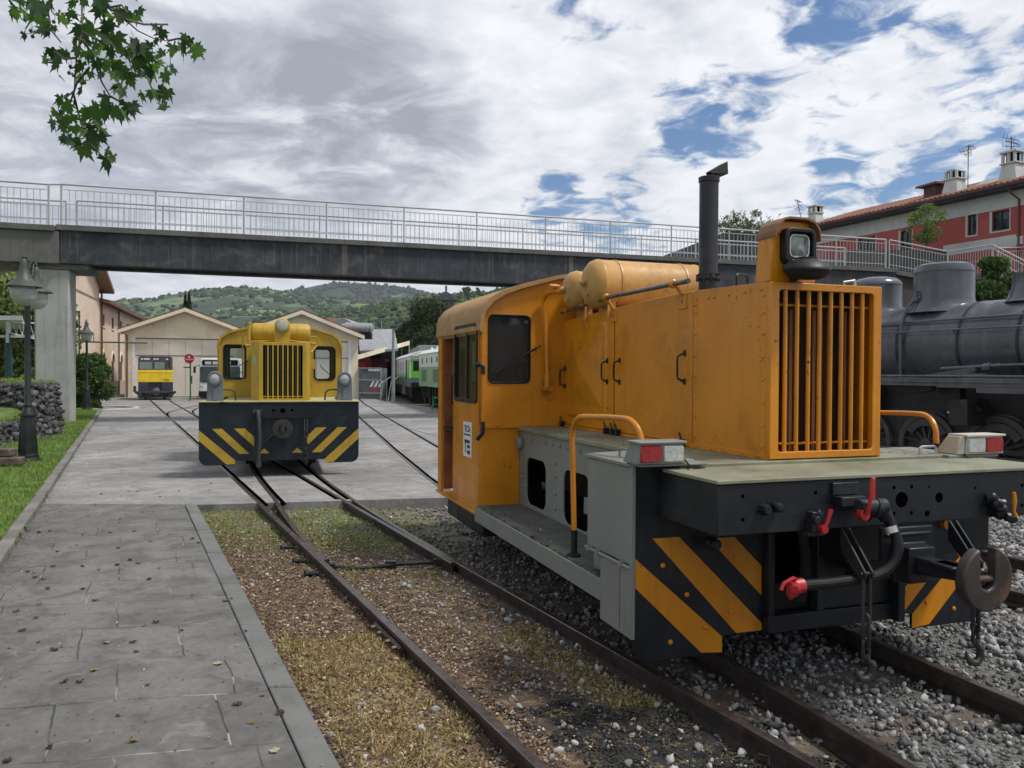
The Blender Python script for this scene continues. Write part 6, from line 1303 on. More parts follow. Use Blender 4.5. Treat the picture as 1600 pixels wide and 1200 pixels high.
scatter('terrace_grass', BLADE, np.stack([px, py, pz], 1), .04 + .06 * rng.random(n), WEED, tilt=.6, kind='stuff')
n = 6000; a_ = rng.random(n); scatter('wall_top_moss', BLADE, np.stack([-19 + 6.6 * a_, 21.4 - 1.4 * a_ + .4 * rng.random(n), np.full(n, 1.38)], 1), .04 + .06 * rng.random(n), WEED, tilt=.9, kind='stuff')
n = 1500; scatter('wall_end_moss', BLADE, np.stack([-11.62 + .42 * rng.random(n), 18.1 + 1.4 * rng.random(n), np.full(n, 1.36)], 1), .03 + .05 * rng.random(n), WEED, tilt=.9, kind='stuff')
# ------------------------------------------------------------------ buildings on the left
B1 = thing('depot_building', 'tall cream gabled building with a lower wing of arched windows behind the pier', 'building', (-26, 50, 0), 18.25)
b = MB(); b.prism([(-.02, -.3), (-.02, 6.9), (-5.6, 8.95), (-11.2, 6.9), (-11.2, -.3)], 'x', -10, 0); b.box(0, .09, -16.9, -.1, 5.75, 5.9) if False else None
b.build('wall', PINKR, B1)
b = MB()
for i in range(14): pass
b.prism([(.9, 6.78), (-5.6, 9.15), (-5.6, 8.96), (.75, 6.58)], 'x', -10.5, .75); b.prism([(-12.1, 6.78), (-5.6, 9.15), (-5.6, 8.96), (-11.95, 6.58)], 'x', -10.5, .75); b.build('roof', mat('brown_eaves', (.24, .16, .11), .8), B1)
ups = [1.5, 5.2, 8.9, 12.3, 15.8, 19.4]
b = MB(); b.plate([(0, -.3), (24, -.3), (24, 6.0), (0, 6.0)], [[(y - .5, 4.55), (y + .5, 4.55), (y + .5, 5.32), (y - .5, 5.32)] for y in ups] + [[(y - .55, .9), (y + .55, .9)] + [(y + .55 * math.cos(R_(a)), 2.3 + .55 * math.sin(R_(a))) for a in range(0, 181, 20)] for y in ups], 'x', 0, -.3); b.build('wing_wall', PINKR, B1)
b = MB(); b.box(-8, -.6, .05, 24, -.3, 5.9); b.build('dark_interior', VOIDM, B1)
for y in ups:
    b = MB(); b.box(-.06, -.04, y - .5, y + .5, 4.55, 5.32); b.mi = 1
    for k in (-.25, 0, .25): b.box(-.04, -.02, y + k - .02, y + k + .02, 4.55, 5.32)
    b.box(-.04, -.02, y - .5, y + .5, 4.9, 4.94); b.build('window', [BROWNP, mat('brown_frame', (.2, .1, .08), .6)], B1)
    b = MB(); b.prism([(y - .55, .9), (y + .55, .9)] + [(y + .55 * math.cos(R_(a)), 2.3 + .55 * math.sin(R_(a))) for a in range(0, 181, 20)], 'x', -.08, -.04); b.mi = 1
    for k in (-.2, .2): b.box(-.04, -.02, y + k - .025, y + k + .025, .9, 2.75)
    for z in (1.3, 1.8, 2.3): b.box(-.04, -.02, y - .5, y + .5, z, z + .04)
    b.build('arched_window', [BROWNP, mat('brown_frame2', (.2, .1, .08), .6)], B1)
    b = MB(); ro_ = [(y + .75 * math.cos(R_(a)), 2.3 + .75 * math.sin(R_(a))) for a in range(0, 181, 20)] + [(y + .56 * math.cos(R_(a)), 2.3 + .56 * math.sin(R_(a))) for a in range(180, -1, -20)]; b.prism(ro_, 'x', .003, .05); b.build('window_arch', CREAM, B1); b = MB(); b.box(.003, .06, y - .6, y + .6, 4.45, 4.54); b.build('window_sill', CREAM, B1)
b = MB(); b.prism([(.55, 5.85), (.55, 6.05), (-5, 8.2), (-5, 8.0)], 'y', .1, 24.5) if False else b.add([(.6, .0, 5.92), (.6, 24.4, 5.92), (-5, 24.4, 7.2), (-5, 0, 7.2), (.6, 0, 6.12), (.6, 24.4, 6.12), (-5, 24.4, 7.4), (-5, 0, 7.4)], [(0, 1, 2, 3), (4, 5, 6, 7), (0, 1, 5, 4), (1, 2, 6, 5), (2, 3, 7, 6), (3, 0, 4, 7)]); b.build('wing_roof', TILED, B1)
b = MB(); b.tube([(.1, .25, 0), (.1, .25, 6.6), (.55, .1, 7.1)], .06, 8); b.tube([(.1, -8.0, 0), (.1, -8.0, 7.8)], .08, 8); b.tube([(.1, 7.2, 0), (.1, 7.2, 5.9), (.5, 7.2, 6.1)], .05, 8); b.build('downpipe', BROWNP, B1)
b = MB(); b.box(.0, .07, -16.9, -.1, 5.6, 5.72) if False else b.box(.002, .05, -11.1, -.1, 6.05, 6.13); b.box(.002, .04, 0.1, 24, .0, .95); b.build('wall_trim', mat('plinth', (.42, .3, .22), .85), B1)
# garages
def garage(label, xl, xr, Y, ze, zr, door, depth=7, ridge=True):
    t = thing('garage', label, 'garage', ((xl + xr) / 2, Y, 0), 17); w_ = (xr - xl) / 2; dx0, dx1, dz = door
    b = MB(); b.plate([(-w_ + .35, -.3), (w_ - .35, -.3), (w_ - .35, ze), (0, zr - .12), (-w_ + .35, ze)], [[(dx0, -.29), (dx1, -.29), (dx1, dz), (dx0, dz)]], 'y', 0, .3); b.box(-w_ + .35, -w_ + .6, .3, depth, -.3, ze); b.box(w_ - .6, w_ - .35, .3, depth, -.3, ze)
    for x in (-w_ * .5, -w_ * .32, w_ * .32, w_ * .5): b.box(x - .03, x + .03, -.02, 0, ze - .25, ze + .35)
    b.build('wall', CREAM, t, .004)
    b = MB()
    for s in (-1, 1): b.add([(s * w_, -.45, ze - .12), (0, -.45, zr), (0, depth, zr), (s * w_, depth, ze - .12), (s * w_, -.45, ze + .02), (0, -.45, zr + .14), (0, depth, zr + .14), (s * w_, depth, ze + .02)], [(0, 1, 2, 3), (4, 5, 6, 7), (0, 1, 5, 4), (1, 2, 6, 5), (2, 3, 7, 6), (3, 0, 4, 7)])
    b.build('roof', TILED, t)
    b = MB()
    for s in (-1, 1): b.add([(s * w_, -.48, ze - .28), (0, -.48, zr - .16), (0, -.452, zr - .16), (s * w_, -.452, ze - .28), (s * w_, -.48, ze - .06), (0, -.48, zr + .06), (0, -.452, zr + .06), (s * w_, -.452, ze - .06)], [(0, 1, 2, 3), (4, 5, 6, 7), (0, 1, 5, 4), (1, 2, 6, 5), (2, 3, 7, 6), (3, 0, 4, 7)])
    b.build('verge_board', CREAM, t)
    b = MB(); b.box(dx0, dx1, .12, .16, 0, dz); b.mi = 1; b.box(dx0, dx1, .10, .12, dz * .70, dz * .70 + .05); b.box(dx0, dx1, .10, .12, dz - .06, dz); b.box(dx0, dx1, .08, .12, 0, .05)
    n = int((dx1 - dx0) / .9)
    for i in range(1, n): x = dx0 + (dx1 - dx0) * i / n; b.box(x - .008, x + .008, .112, .12, 0, dz)
    b.build('door', [DOORC, mat('door_seam', (.2, .18, .16), .7)], t)
    b = MB(); b.box(dx0 - .17, dx0, -.02, .1, 0, dz + .02); b.box(dx1, dx1 + .17, -.02, .1, 0, dz + .02); b.build('door_frame', WHITEP, t)
    b = MB(); b.tube([(-w_ + .1, -.3, ze - .15), (-w_ + .5, -.1, ze - .35), (-w_ + .5, -.05, 0)], .045, 6); b.build('downpipe', BROWNP, t)
    return t
garage('cream garage with gabled tile roof behind the small yellow railcar', -24.75, -16.95, 50.7, 4.25, 5.6, (-2.95, 2.9, 3.75))
garage('cream garage with gabled roof behind the yellow shunting locomotive', -16.55, -9.05, 48.2, 3.95, 5.3, (-2.9, 2.8, 3.55))
# red roof + grey gable + duct + industrial roofs behind
IR = thing('workshop', 'low workshop with dark red roof and grey gable behind the garages', 'building', (-14, 64, 0))
a = at(478, 503, 64); c = at(527, 495, 64); b = MB(); zz = at(500, 489, 64).z
b.add([(at(455, 505, 64).x + 14, 0, a.z - .6), (at(487, 489, 64).x + 14, 6, zz), (at(512, 489, 64).x + 14, 6, zz), (at(530, 497, 64).x + 14, 0, at(530, 499, 64).z), (at(500, 512, 64).x + 14, -3, a.z - .9)], [(0, 1, 2, 3, 4)]); b.box(-3, 3, 0, 8, 0, a.z - .6); b.build('red_roof', REDROOF, IR)
x0, x1, x2 = (at(u, 500, 62).x + 14 for u in (505, 538, 572)); b = MB(); b.prism([(x0, 3), (x2, 3), (x2, at(0, 512, 62).z), (x1, at(0, 494, 62).z), (x0, at(0, 506, 62).z)], 'y', -2.5, 6); b.build('grey_gable', GREYROOF, IR)
IR2 = thing('workshop', 'long grey roofed shed beside the open canopy', 'building', (-8, 66, 0))
b = MB(); q = [at(560, 515, 60), at(616, 514, 60), at(622, 545, 56), at(562, 548, 56)]; b.frustum([(p.x + 8, p.y - 66, p.z - .15) for p in q], [(p.x + 8, p.y - 66, p.z) for p in q]); b.build('roof', GREYROOF, IR2)
b = MB(); b.box(-5.5, -2.0, -5.5, 4, 0, at(0, 532, 60).z - .3); b.build('wall', DARKM, IR2)
b = MB()
for u in (572, 584, 596): p = at(u, 513, 60); b.cyl((p.x + 8, -6, p.z - .1), (p.x + 8, -6, p.z + .5), .05, n=6)
b.build('roof_vent', GREYROOF, IR2)
DU = thing('ventilation_duct', 'big round grey duct lying on the roofs behind the second garage', 'duct', tuple(at(556, 513, 55)))
p0, p1 = at(532, 512, 55) - DU.location, at(583, 513, 55) - DU.location
b = MB(); pr = [(.05, 0), (.22, .08), (.34, .35), (.34, 1)]; L_ = (p1 - p0).length
b.lathe([(.05, 0), (.2, .02), (.36, .35), (.38, .4)] + [(r, .4 + (L_ - .5) * i / 6 + d) for i in range(1, 7) for r, d in ((.36, -.05), (.385, -.04), (.385, 0), (.36, .01))] + [(.2, L_), (.05, L_)], p0, (p1 - p0), 24); b.build('duct_body', mat('galvanised', (.33, .34, .36), .45, metal=.4, dirt=(.2, .2, .2), damt=.4), DU, 0, 40)
b = MB(); b.box(p0.x + .3, p1.x - .1, -.3, .3, -.75, -.3); b.build('duct_base', DARKM, DU)
# open canopy
CN = thing('open_canopy', 'open sided canopy with sloping pale roof edge behind the glazed booth', 'canopy', tuple(at(600, 560, 58).xy) + (0,))
o_ = CN.location; b = MB(); q = [at(556, 556, 52), at(640, 533, 60), at(640, 533, 72), at(560, 552, 70)]
lo = [Vector((p.x, p.y, p.z)) - o_ for p in q]; b.frustum([p + Vector((0, 0, -.25)) for p in lo], lo); b.build('canopy_roof', mat('canopy_underside', (.05, .05, .05), .8), CN)
b = MB(); b.frustum([lo[0] + Vector((0, -.06, -.28)), lo[1] + Vector((0, -.06, -.28)), lo[1] + Vector((0, -.01, -.28)), lo[0] + Vector((0, -.01, -.28))], [lo[0] + Vector((0, -.06, .03)), lo[1] + Vector((0, -.06, .03)), lo[1] + Vector((0, -.01, .03)), lo[0] + Vector((0, -.01, .03))]); b.build('fascia', CREAM, CN)
for u, Y in ((639, 60), (627, 66), (612, 68), (597, 70), (580, 70), (568, 69)):
    p = at(u, 560, Y) - o_; b = MB(); b.cyl((p.x, p.y, 0), (p.x, p.y, at(u, 536 if u > 630 else 556 - (u - 560) * .2, Y).z - .1), .07, n=8); b.build('column', GREYP, CN)
def carriage(nm, lab, u0, u1, v0, v1, Y, mm):
    a, c = at(u0, v1, Y), at(u1, v0, Y); t = thing(nm, lab, 'carriage', ((a.x + c.x) / 2, Y, 0)); w_ = (c.x - a.x) / 2
    b = MB(); b.box(-w_, w_, 0, 2.4, max(.2, a.z), c.z - .25); b.build('body', mm, t, .03); b = MB(); b.prism([(-w_, c.z - .25), (w_, c.z - .25), (w_ * .7, c.z), (-w_ * .7, c.z)], 'y', -.05, 2.45); b.build('roof', mm, t); return t
carriage('wagon', 'bright red wagon glimpsed under the canopy beside the garage corner', 559, 571, 558, 575, 56, REDP)
carriage('wagon', 'dark red roofed wagon under the canopy, left of the railcar', 578, 603, 560, 590, 60, mat('dark_red', (.12, .015, .02), .5))
# glazed booth
GBt = thing('glass_booth', 'grey glazed booth with white and red stripes beside the garage', 'booth', tuple(at(580, 600, 49).xy) + (0,))
w0 = at(559, 600, 49).x - GBt.location.x; w1 = at(596, 600, 49).x - GBt.location.x; zt = at(0, 571, 49).z
b = MB(); b.box(w0, w1, .02, 2.2, 0, zt - .03); b.build('booth_panels', mat('booth_glass', (.12, .14, .16), .25, var=.25, scale=.8, dirt=(.14, .08, .10), damt=.5, dscale=.9), GBt)
b = MB()
for x in (w0, w1 - .06): b.box(x, x + .06, -.02, .02, 0, zt)
for z in (.35, 1.15, zt - .06): b.box(w0, w1, -.018, .018, z, z + .05)
b.build('frame', CHROME, GBt)
b = MB()
for k in range(3): x = w0 + .72 + k * .26; b.prism([(x, .75), (x + .14, .75), (x + .34, 1.12), (x + .20, 1.12)], 'y', .005, .018)
b.mi = 1; b.prism([(w0 + .75, .45), (w0 + 1.2, .45), (w0 + 1.25, .72), (w0 + .8, .70)], 'y', .006, .018); b.mi = 0; b.box(w0 + .65, w1 - .08, .006, .017, zt - .22, zt - .1); b.build('stripe_decal', [WHITEP, mat('faded_red', (.32, .05, .07), .4)], GBt)
# lamp mast and stair rails
MS = thing('lamp_mast', 'tall plain grey mast standing before the green and white railcar', 'mast', tuple(at(614.5, 600, 43).xy) + (0,))
b = MB(); b.lathe([(.11, 0), (.10, .3), (.085, 2.4), (.07, at(0, 512, 43).z), (.03, at(0, 511, 43).z + .02)], (0, 0, 0), (0, 0, 1), 12); b.build('mast', mat('galvanised_mast', (.25, .28, .30), .5), MS)
b = MB(); b.lathe([(.01, .1), (.2, 0), (.2, -.05), (.05, -.06)], (0, 0, at(0, 510, 43).z + .1), (0, 0, 1), 12); b.cyl((0, 0, at(0, 510, 43).z + .1), (0, 0, at(0, 502, 43).z), .02, n=6); b.build('mast_head', DARKM, MS)
for i, u in enumerate((594, 606)):
    p = at(u, 600, 43.5); b = MB(); b.tube([(0, 0, 0), (.18, .1, 1.15), (.5, .4, 1.4), (.55, .5, 1.35)], .03, 6); b.tube([(.3, .3, 0), (.33, .3, 1.2)], .02, 6); o = b.build('stair_rail', CHROME); o.location = (p.x, p.y, 0); tag(o, ('bent steel stair rail, left of the two before the railcar', 'bent steel stair rail, right of the two beside the grey mast')[i], 'handrail', 'stair rails by the railcar')
# green and white railcar
GC = thing('railcar', 'white and bright green railcar with a row of windows behind the grey mast', 'railcar', (-5.68, 44, 0), 11.5)
ln_ = 34
b = MB(); pr = [(0, .85), (0, 1.35), (2.5, 1.35), (2.5, .85)]; b.prism(pr, 'y', 0, ln_); b.build('skirt', mat('blue_grey_skirt', (.12, .16, .19), .5), GC, .01)
b = MB(); hs = [rrect(y - .42, y + .42, 1.78, 2.30, .08, 2) for y in lin(3.0, 31, 12)]; b.plate([(.0, 1.35), (ln_, 1.35), (ln_, 2.55), (.0, 2.55)], hs, 'x', 0, .06)
b.box(.06, 2.44, .0, .06, 1.35, 2.55); b.box(2.44, 2.5, 0, ln_, 1.35, 2.55); b.mi = 1
b.box(-.006, -.0005, 0, 1.6, 1.35, 2.35); b.box(.06, 2.44, -.008, -.001, 1.35, 2.4)
for y in lin(2.2, 30, 9): b.prism([(y - 1.8, 1.352), (y + 1.8, 1.352), (y + 1.4, 1.66), (y + .5, 1.40), (y - .6, 1.66)], 'x', -.007, -.0008)
b.build('body', [WHITEP, GREENP], GC)
b = MB(); b.box(.3, 2.2, .3, ln_ - .3, 1.4, 2.5); b.build('interior', VOIDM, GC)
b = MB(); b.box(.02, .04, 1.5, ln_ - 1, 1.7, 2.4); b.build('window_glass', GLASSD, GC)
b = MB(); b.prism([(-.05, 2.55), (2.55, 2.55), (2.35, 2.75), (1.9, 2.86), (.6, 2.86), (.15, 2.75)], 'y', -.1, ln_); b.build('roof', WHITEP, GC, .02)
b = MB(); b.box(.5, 2.0, .8, 7, 2.86, 3.12); b.prism([(.45, 2.86), (2.05, 2.86), (1.9, 3.2), (.6, 3.2)], 'y', .5, 3.0); b.build('roof_equipment', GREYP, GC, .03)
b = MB(); b.box(.8, 1.4, 7.3, 8, 2.86, 3.1); b.build('roof_box', REDP, GC)
b = MB(); b.box(.15, 2.4, .3, ln_, .25, .85); 
for y in (1.2, 2.8, 14, 16): b.cyl((.2, y, .42), (.32, y, .42), .42, n=20)
b.mi = 1; b.box(.0, .12, 4.6, 6.3, .3, .85); b.build('underframe', [DARKM, GREYP], GC)
b = MB(); b.tube([(-.04, 1.9, 1.3), (-.04, 1.9, 2.4)], .02, 6); b.tube([(-.04, 2.2, 1.3), (-.04, 2.2, 2.4)], .02, 6); b.box(.1, .5, -.15, 0, .8, 1.1); b.box(.2, 1.0, -.02, 0, 1.75, 2.3); b.build('door_rails', DARKM, GC)
# pale green locomotive
PG = thing('electric_locomotive', 'pale green and white locomotive partly hidden by the cab of the orange shunter', 'locomotive', (-1.6, 30.2, 0), 15.1)
b = MB(); b.box(0, 2.5, 0, 13.2, .95, 1.13); b.box(0, 2.5, 0, 13.2, 1.13, 1.92); b.mi = 1; b.box(0.002, 2.5, 0, 13.2, 1.93, 2.62); b.mi = 2
for y in lin(1.4, 12, 8): b.cyl((-.006, y, 2.27), (.02, y, 2.27), .16, n=16)
b.mi = 3
for y in (3.0, 7.0, 10.6): 
    for k in range(3): b.box(-.02, .0, y + k * .55, y + k * .55 + .45, 1.2, 1.82)
b.build('body', [PALEGRN, MINTW, DARKM, mat('louvre_green', (.10, .2, .10), .5)], PG, .01)
b = MB(); b.prism([(-.06, 2.62), (2.56, 2.62), (2.2, 2.85), (.3, 2.85)], 'y', -.1, 13.3); 
for y in lin(1, 12, 7): b.cyl((.5, y, 2.8), (.5, y, 2.98), .07, n=8)
b.build('roof', MINTW, PG, .02)
b = MB(); b.box(.2, 2.3, .3, 13, .3, .95); 
for y in (1.2, 2.8, 4.4, 8.6, 10.2, 11.8): b.cyl((.1, y, .5), (.3, y, .5), .5, n=24); b.mi = 0; b.cyl((.02, y, .5), (.1, y, .5), .12, n=10)
for y in lin(.8, 12.4, 14): b.box(.02, .12, y - .08, y + .1, random.uniform(.3, .6), .9)
b.build('bogies', DARKM, PG)
p = at(683, 632, 35); b = MB(); b.box(-.2, .2, -.2, .2, .52, .57)
for sx in (-1, 1):
    for sy in (-1, 1): b.cyl((sx * .15, sy * .15, .52), (sx * .22, sy * .2, 0), .025, n=6)
b.tube([(-.19, -.18, .25), (.19, -.18, .25)], .02, 6); o = b.build('green_stool', mat('vivid_green', (.02, .33, .14), .4)); o.location = (p.x, p.y, 0); tag(o, 'small bright green stand beside the pale green locomotive', 'stand')
# small yellow railcar
DR = thing('inspection_railcar', 'small boxy yellow and dark grey railcar parked before the garage door', 'railcar', tuple(at(243, 600, 45.4).xy) + (0,), 25)
b = MB(); b.prism([(-.93, 1.02), (.93, 1.02), (.91, 1.72), (-.91, 1.72)], 'y', 0, 3.2); b.mi = 1; b.prism([(-.95, 1.58), (.95, 1.58), (.95, 1.62), (-.95, 1.62)], 'y', -.02, 3.2); b.build('body', [BRYELLOW, BRYELLOW], DR, .02)
b = MB(); b.plate([(-.91, 1.72), (.91, 1.72), (.86, 2.38), (.80, 2.48), (-.80, 2.48), (-.86, 2.38)], [rrect(-.83, -.12, 1.76, 2.22, .04, 2), rrect(-.04, .55, 1.76, 2.22, .04, 2), rrect(.63, .82, 1.76, 2.22, .04, 2)], 'y', 0, .05); b.plate([(-.91, 1.72), (.91, 1.72), (.86, 2.38), (.80, 2.48), (-.80, 2.48), (-.86, 2.38)], [rrect(-.83, -.12, 1.76, 2.22, .04, 2), rrect(-.04, .55, 1.76, 2.22, .04, 2)], 'y', 3.15, 3.2); b.box(-.84, .84, 0, 3.2, 2.44, 2.5)
for s in (-1, 1):
    for y in (0, 1.5, 3.1): b.box(min(s * .86, s * .9), max(s * .86, s * .9), y, y + .1, 1.72, 2.44)
b.mi = 1
for x in (-.7, -.55, -.45, -.35, -.05, .1, .6): b.box(x - .05, x + .05, -.01, 0, 2.3, 2.38)
b.build('cab_frame', [mat('dark_cab_grey', (.06, .07, .075), .5), WHITEP], DR, .01)
b = MB(); b.box(-.83, .55, .02, .03, 1.76, 2.22); b.build('window_glass', glassmat('pale_glass', (.12, .16, .15), .35), DR)
b = MB(); b.box(-.9, -.35, 0, 3.1, .40, 1.02); b.box(.32, .92, 0, 3.1, .40, 1.02); b.box(-.35, .32, .1, 3.1, .4, 1.02); b.box(-1.08, 1.08, -.2, 0, .38, .52); b.box(-1.15, -1.0, -.1, .6, .45, .8); b.box(-.9, .9, .1, 3, .12, .4)
for s in (-1, 1): b.frustum([(s * .75 - .12, -.3, .2), (s * .75 + .12, -.3, .2), (s * .75 + .12, 0, .2), (s * .75 - .12, 0, .2)], [(s * .95 - .15, -.35, .5), (s * .95 + .15, -.35, .5), (s * .95 + .15, 0, .5), (s * .95 - .15, 0, .5)])
b.mi = 1; b.lathe([(.05, -.1), (.22, -.05), (.2, .1)], (.03, -.1, .48), (0, 1, 0), 10); b.build('underframe', [mat('navy_black', (.03, .036, .05), .5), STEEL], DR, .015)
for sx in (-.5, .5):
    for y in (.6, 2.5): b = MB(); b.cyl((sx - .05, y, .33), (sx + .05, y, .33), .33, n=20); b.build('wheel', DARKM, DR)
text('fleet_number', '57002', .13, (.55, -.004, 1.15), (R_(90), 0, 0), DR, INK, .001)
# bus
BS = thing('bus', 'white city bus with dark windscreen behind the yellow locomotive', 'bus', tuple(at(344, 600, 46.5).xy) + (0,), 8)
b = MB(); b.prism([(-1.2, .35), (1.2, .35), (1.18, 2.15), (1.1, 2.42), (-1.1, 2.42), (-1.18, 2.15)], 'y', 0, 7); b.build('body', WHITEP, BS, .06)
b = MB(); b.prism(rrect(-1.13, 1.13, 1.0, 1.93, .08, 3), 'y', -.02, .01); b.build('windscreen', mat('bus_glass', (.06, .09, .10), .12, var=.3, scale=1), BS)
b = MB(); b.prism(rrect(-1.0, 1.0, 2.0, 2.32, .05, 2), 'y', -.02, .01); b.mi = 1; b.box(-.85, -.5, -.03, -.02, 2.06, 2.24); b.box(-.42, .6, -.03, -.02, 2.06, 2.24); b.build('destination_sign', [VOIDM, PALEWALL], BS)
b = MB(); b.box(-1.15, -.95, -.02, 0, .72, .84); b.box(.95, 1.15, -.02, 0, .72, .84); b.build('headlight', LENSW, BS)
b = MB(); b.box(-1.2, 1.2, -.03, 0, .2, .5); b.box(-1.1, 1.1, .0, 7, .1, .4); b.cyl((-1.15, 1.5, .42), (-.9, 1.5, .42), .42, n=20); b.build('bumper', DARKM, BS)
b = MB(); b.tube([(-1.15, 0, 2.0), (-1.38, -.1, 1.95)], .02, 5); b.box(-1.47, -1.35, -.14, -.06, 1.55, 1.93); b.build('wing_mirror', DARKM, BS)
# round sign
SG = thing('stop_sign', 'round red sign on a green post in front of the garage', 'sign', tuple(at(297.5, 600, 44.6).xy) + (0,))
b = MB(); b.lathe([(.14, 0), (.12, .04), (.05, .08), (.04, .9), (.045, 1.9), (.04, 2.3)], (0, 0, 0), (0, 0, 1), 10); b.box(.0, .10, -.04, .04, .95, 1.4); b.build('post', mat('sign_post_green', (.02, .13, .06), .4), SG)
b = MB(); b.cyl((-.05, -.06, 2.36), (-.05, -.03, 2.36), .27, n=28); dsk = b.build('sign_disc', mat('sign_red', (.45, .02, .04), .4), SG)
b = MB(); b.cyl((-.05, -.064, 2.46), (-.05, -.0605, 2.46), .055, n=12); b.build('sign_symbol', WHITEP, dsk); text('sign_lettering', 'MUSEOA', .11, (-.05, -.062, 2.32), (R_(90), 0, 0), dsk, WHITEP, .001)
b = MB(); b.box(-.38, 0, -.03, .03, 1.84, 1.9); b.build('sign_arm', DARKM, SG)
# lattice mast by the tall building
LM = thing('catenary_mast', 'lattice mast with cross arm in front of the tall cream building', 'mast', tuple(at(121, 600, 39).xy) + (0,))
b = MB(); zt = at(0, 486, 39).z
for dx in (-.1, .1): b.box(dx - .03, dx + .03, -.03, .03, 0, zt)
for i in range(16): z = zt * i / 16; b.tube([(-.1, 0, z), (.1, 0, z + zt / 16)], .012, 4)
b.box(-.13, .13, -.03, .03, zt - .05, zt + .03); b.box(-.6, .2, -.03, .03, at(0, 510, 39).z - .04, at(0, 510, 39).z + .04); b.tube([(-.6, 0, at(0, 533, 39).z), (3.2, .5, at(0, 534, 39).z)], .04, 6); b.tube([(.75, .1, at(0, 533, 39).z), (.75, .1, at(0, 523, 39).z), (.3, 0, at(0, 513, 39).z)], .025, 5); b.build('lattice', mat('mast_green', (.10, .12, .10), .6), LM)
# station canopy at far left
SC = thing('station_canopy', 'white lattice truss canopy over a dark stone building at the left edge', 'canopy', tuple(at(10, 600, 27).xy) + (0,))
o_ = SC.location; f = lambda u, v, Y=27: at(u, v, Y) - o_
b = MB(); z0, z1 = f(0, 497).z, f(0, 494).z; q0, q1 = f(0, 500).z, f(0, 493).z; xr = at(36, 0, 33).x - o_.x; b.frustum([(-9, 0, q0), (f(34, 0).x, 0, q0), (xr, 6, q0), (-9, 6, q0)], [(-9, 0, q1), (f(34, 0).x, 0, q1), (xr, 6, q1), (-9, 6, q1)]); b.build('canopy_roof', WHITEP, SC)
b = MB(); xa, xb = f(6, 0).x, f(48, 0).x; za, zb_, zc = f(0, 502).z, f(0, 520).z, f(0, 534).z
b.tube([(xa, .3, za), (xb, 1.5, za)], .03, 4); b.tube([(xa, .3, zb_), (xb, 1.5, zc)], .035, 4)
for i in range(8): a0 = i / 8; b.tube([(xa + (xb - xa) * a0, .3 + 1.2 * a0, zb_ + (zc - zb_) * a0), (xa + (xb - xa) * (a0 + .06), .3 + 1.2 * a0, za), (xa + (xb - xa) * (a0 + .125), .3 + 1.2 * (a0 + .125), zb_ + (zc - zb_) * (a0 + .125))], .015, 4)
b.box(xa - .1, xa, .2, .3, f(0, 535).z, za); b.box(f(-100, 0).x, xb, .25, .35, f(0, 527).z, f(0, 523).z); b.build('truss', WHITEP, SC)
b = MB(); b.cyl((f(3, 0).x, .3, 0), (f(3, 0).x, .3, zc + .3), .1, n=12); b.build('column', mat('teal_column', (.01, .05, .055), .4), SC)
b = MB(); b.box(-14, at(50, 0, 36).x - o_.x, 5, 9, 0, f(0, 505).z); b.mi = 1; b.box(at(8, 0, 32).x - o_.x, at(18, 0, 32).x - o_.x, 4.9, 5, .5, 2.3); b.build('building', [mat('dark_station_stone', (.10, .085, .08), .9, var=.3, scale=1.5), mat('teal_door', (.02, .10, .09), .5)], SC)
# ------------------------------------------------------------------ red house
HR = thing('red_house', 'pink red rendered house with pale upper band and tiled roof at the right', 'house', (24.5, 38, 0), 24.4)
WT = .75
wins = [(3.02, 3.52, 8.95, 10.0), (1.30, 2.20, 8.95, 9.92), (6.85, 7.6, 8.6, 9.82), (9.3, 10.6, 8.6, 9.85), (-2.2, -1.3, 8.95, 9.9)]
b = MB(); b.plate([(-9, 2), (14.6, 2), (14.6, 10.0), (-9, 10.0)], [[(a, c), (b_, c), (b_, d_), (a, d_)] for a, b_, c, d_ in wins], 'x', WT, WT + .3); b.build('wall', REDWALL, HR)
b = MB(); b.box(WT - .02, WT + .3, -9, 14.6, 10.0, 10.82); b.box(WT - .03, WT - .005, .95, 4.9, 8.05, 8.62); b.box(WT - .04, WT, .6, .95, 8.1, 8.5); b.build('pale_band', PALEWALL, HR)
b = MB(); b.box(WT, 9, 14.35, 14.6, 2, 11.2); b.box(WT + .4, 8.5, -9, 14.3, 2, 10.7); b.build('inner_wall', REDWALL if False else mat('dark_room', (.03, .03, .03), .8), HR)
for i, (a, b_, c, d_) in enumerate(wins):
    b = MB(); b.plate([(a, c), (b_, c), (b_, d_), (a, d_)], [[(a + .06, c + .06), (b_ - .06, c + .06), (b_ - .06, d_ - .06), (a + .06, d_ - .06)]], 'x', WT + .1, WT + .16); b.box(WT + .1, WT + .15, (a + b_) / 2 - .03, (a + b_) / 2 + .03, c, d_); w_ = b.build('window', DARKM, HR)
    b = MB(); b.box(WT + .12, WT + .13, a, b_, c, d_); b.build('pane', GLASSD, w_)
    b = MB(); b.box(WT - .015, WT - .001, a - .05, a, c - .08, d_ + .05); b.box(WT - .015, WT - .001, b_, b_ + .12, c - .08, d_ + .05); b.box(WT - .02, WT - .001, a, b_, c - .09, c - .01); b.build('window_trim', PALEWALL, w_)
def roofz(t): return 10.95 + .30 * t
b = MB(); b.frustum([(0, -9.5, roofz(0)), (0, 15.2, roofz(0)), (6, 15.2, roofz(6)), (6, -9.5, roofz(6))], [(0, -9.5, roofz(0) + .13), (0, 15.2, roofz(0) + .13), (6, 15.2, roofz(6) + .13), (6, -9.5, roofz(6) + .13)])
for y in lin(-9.4, 15.1, 82): b.tube([(-.06, y, roofz(0) + .14), (6, y, roofz(6) + .14)], .075, 6)
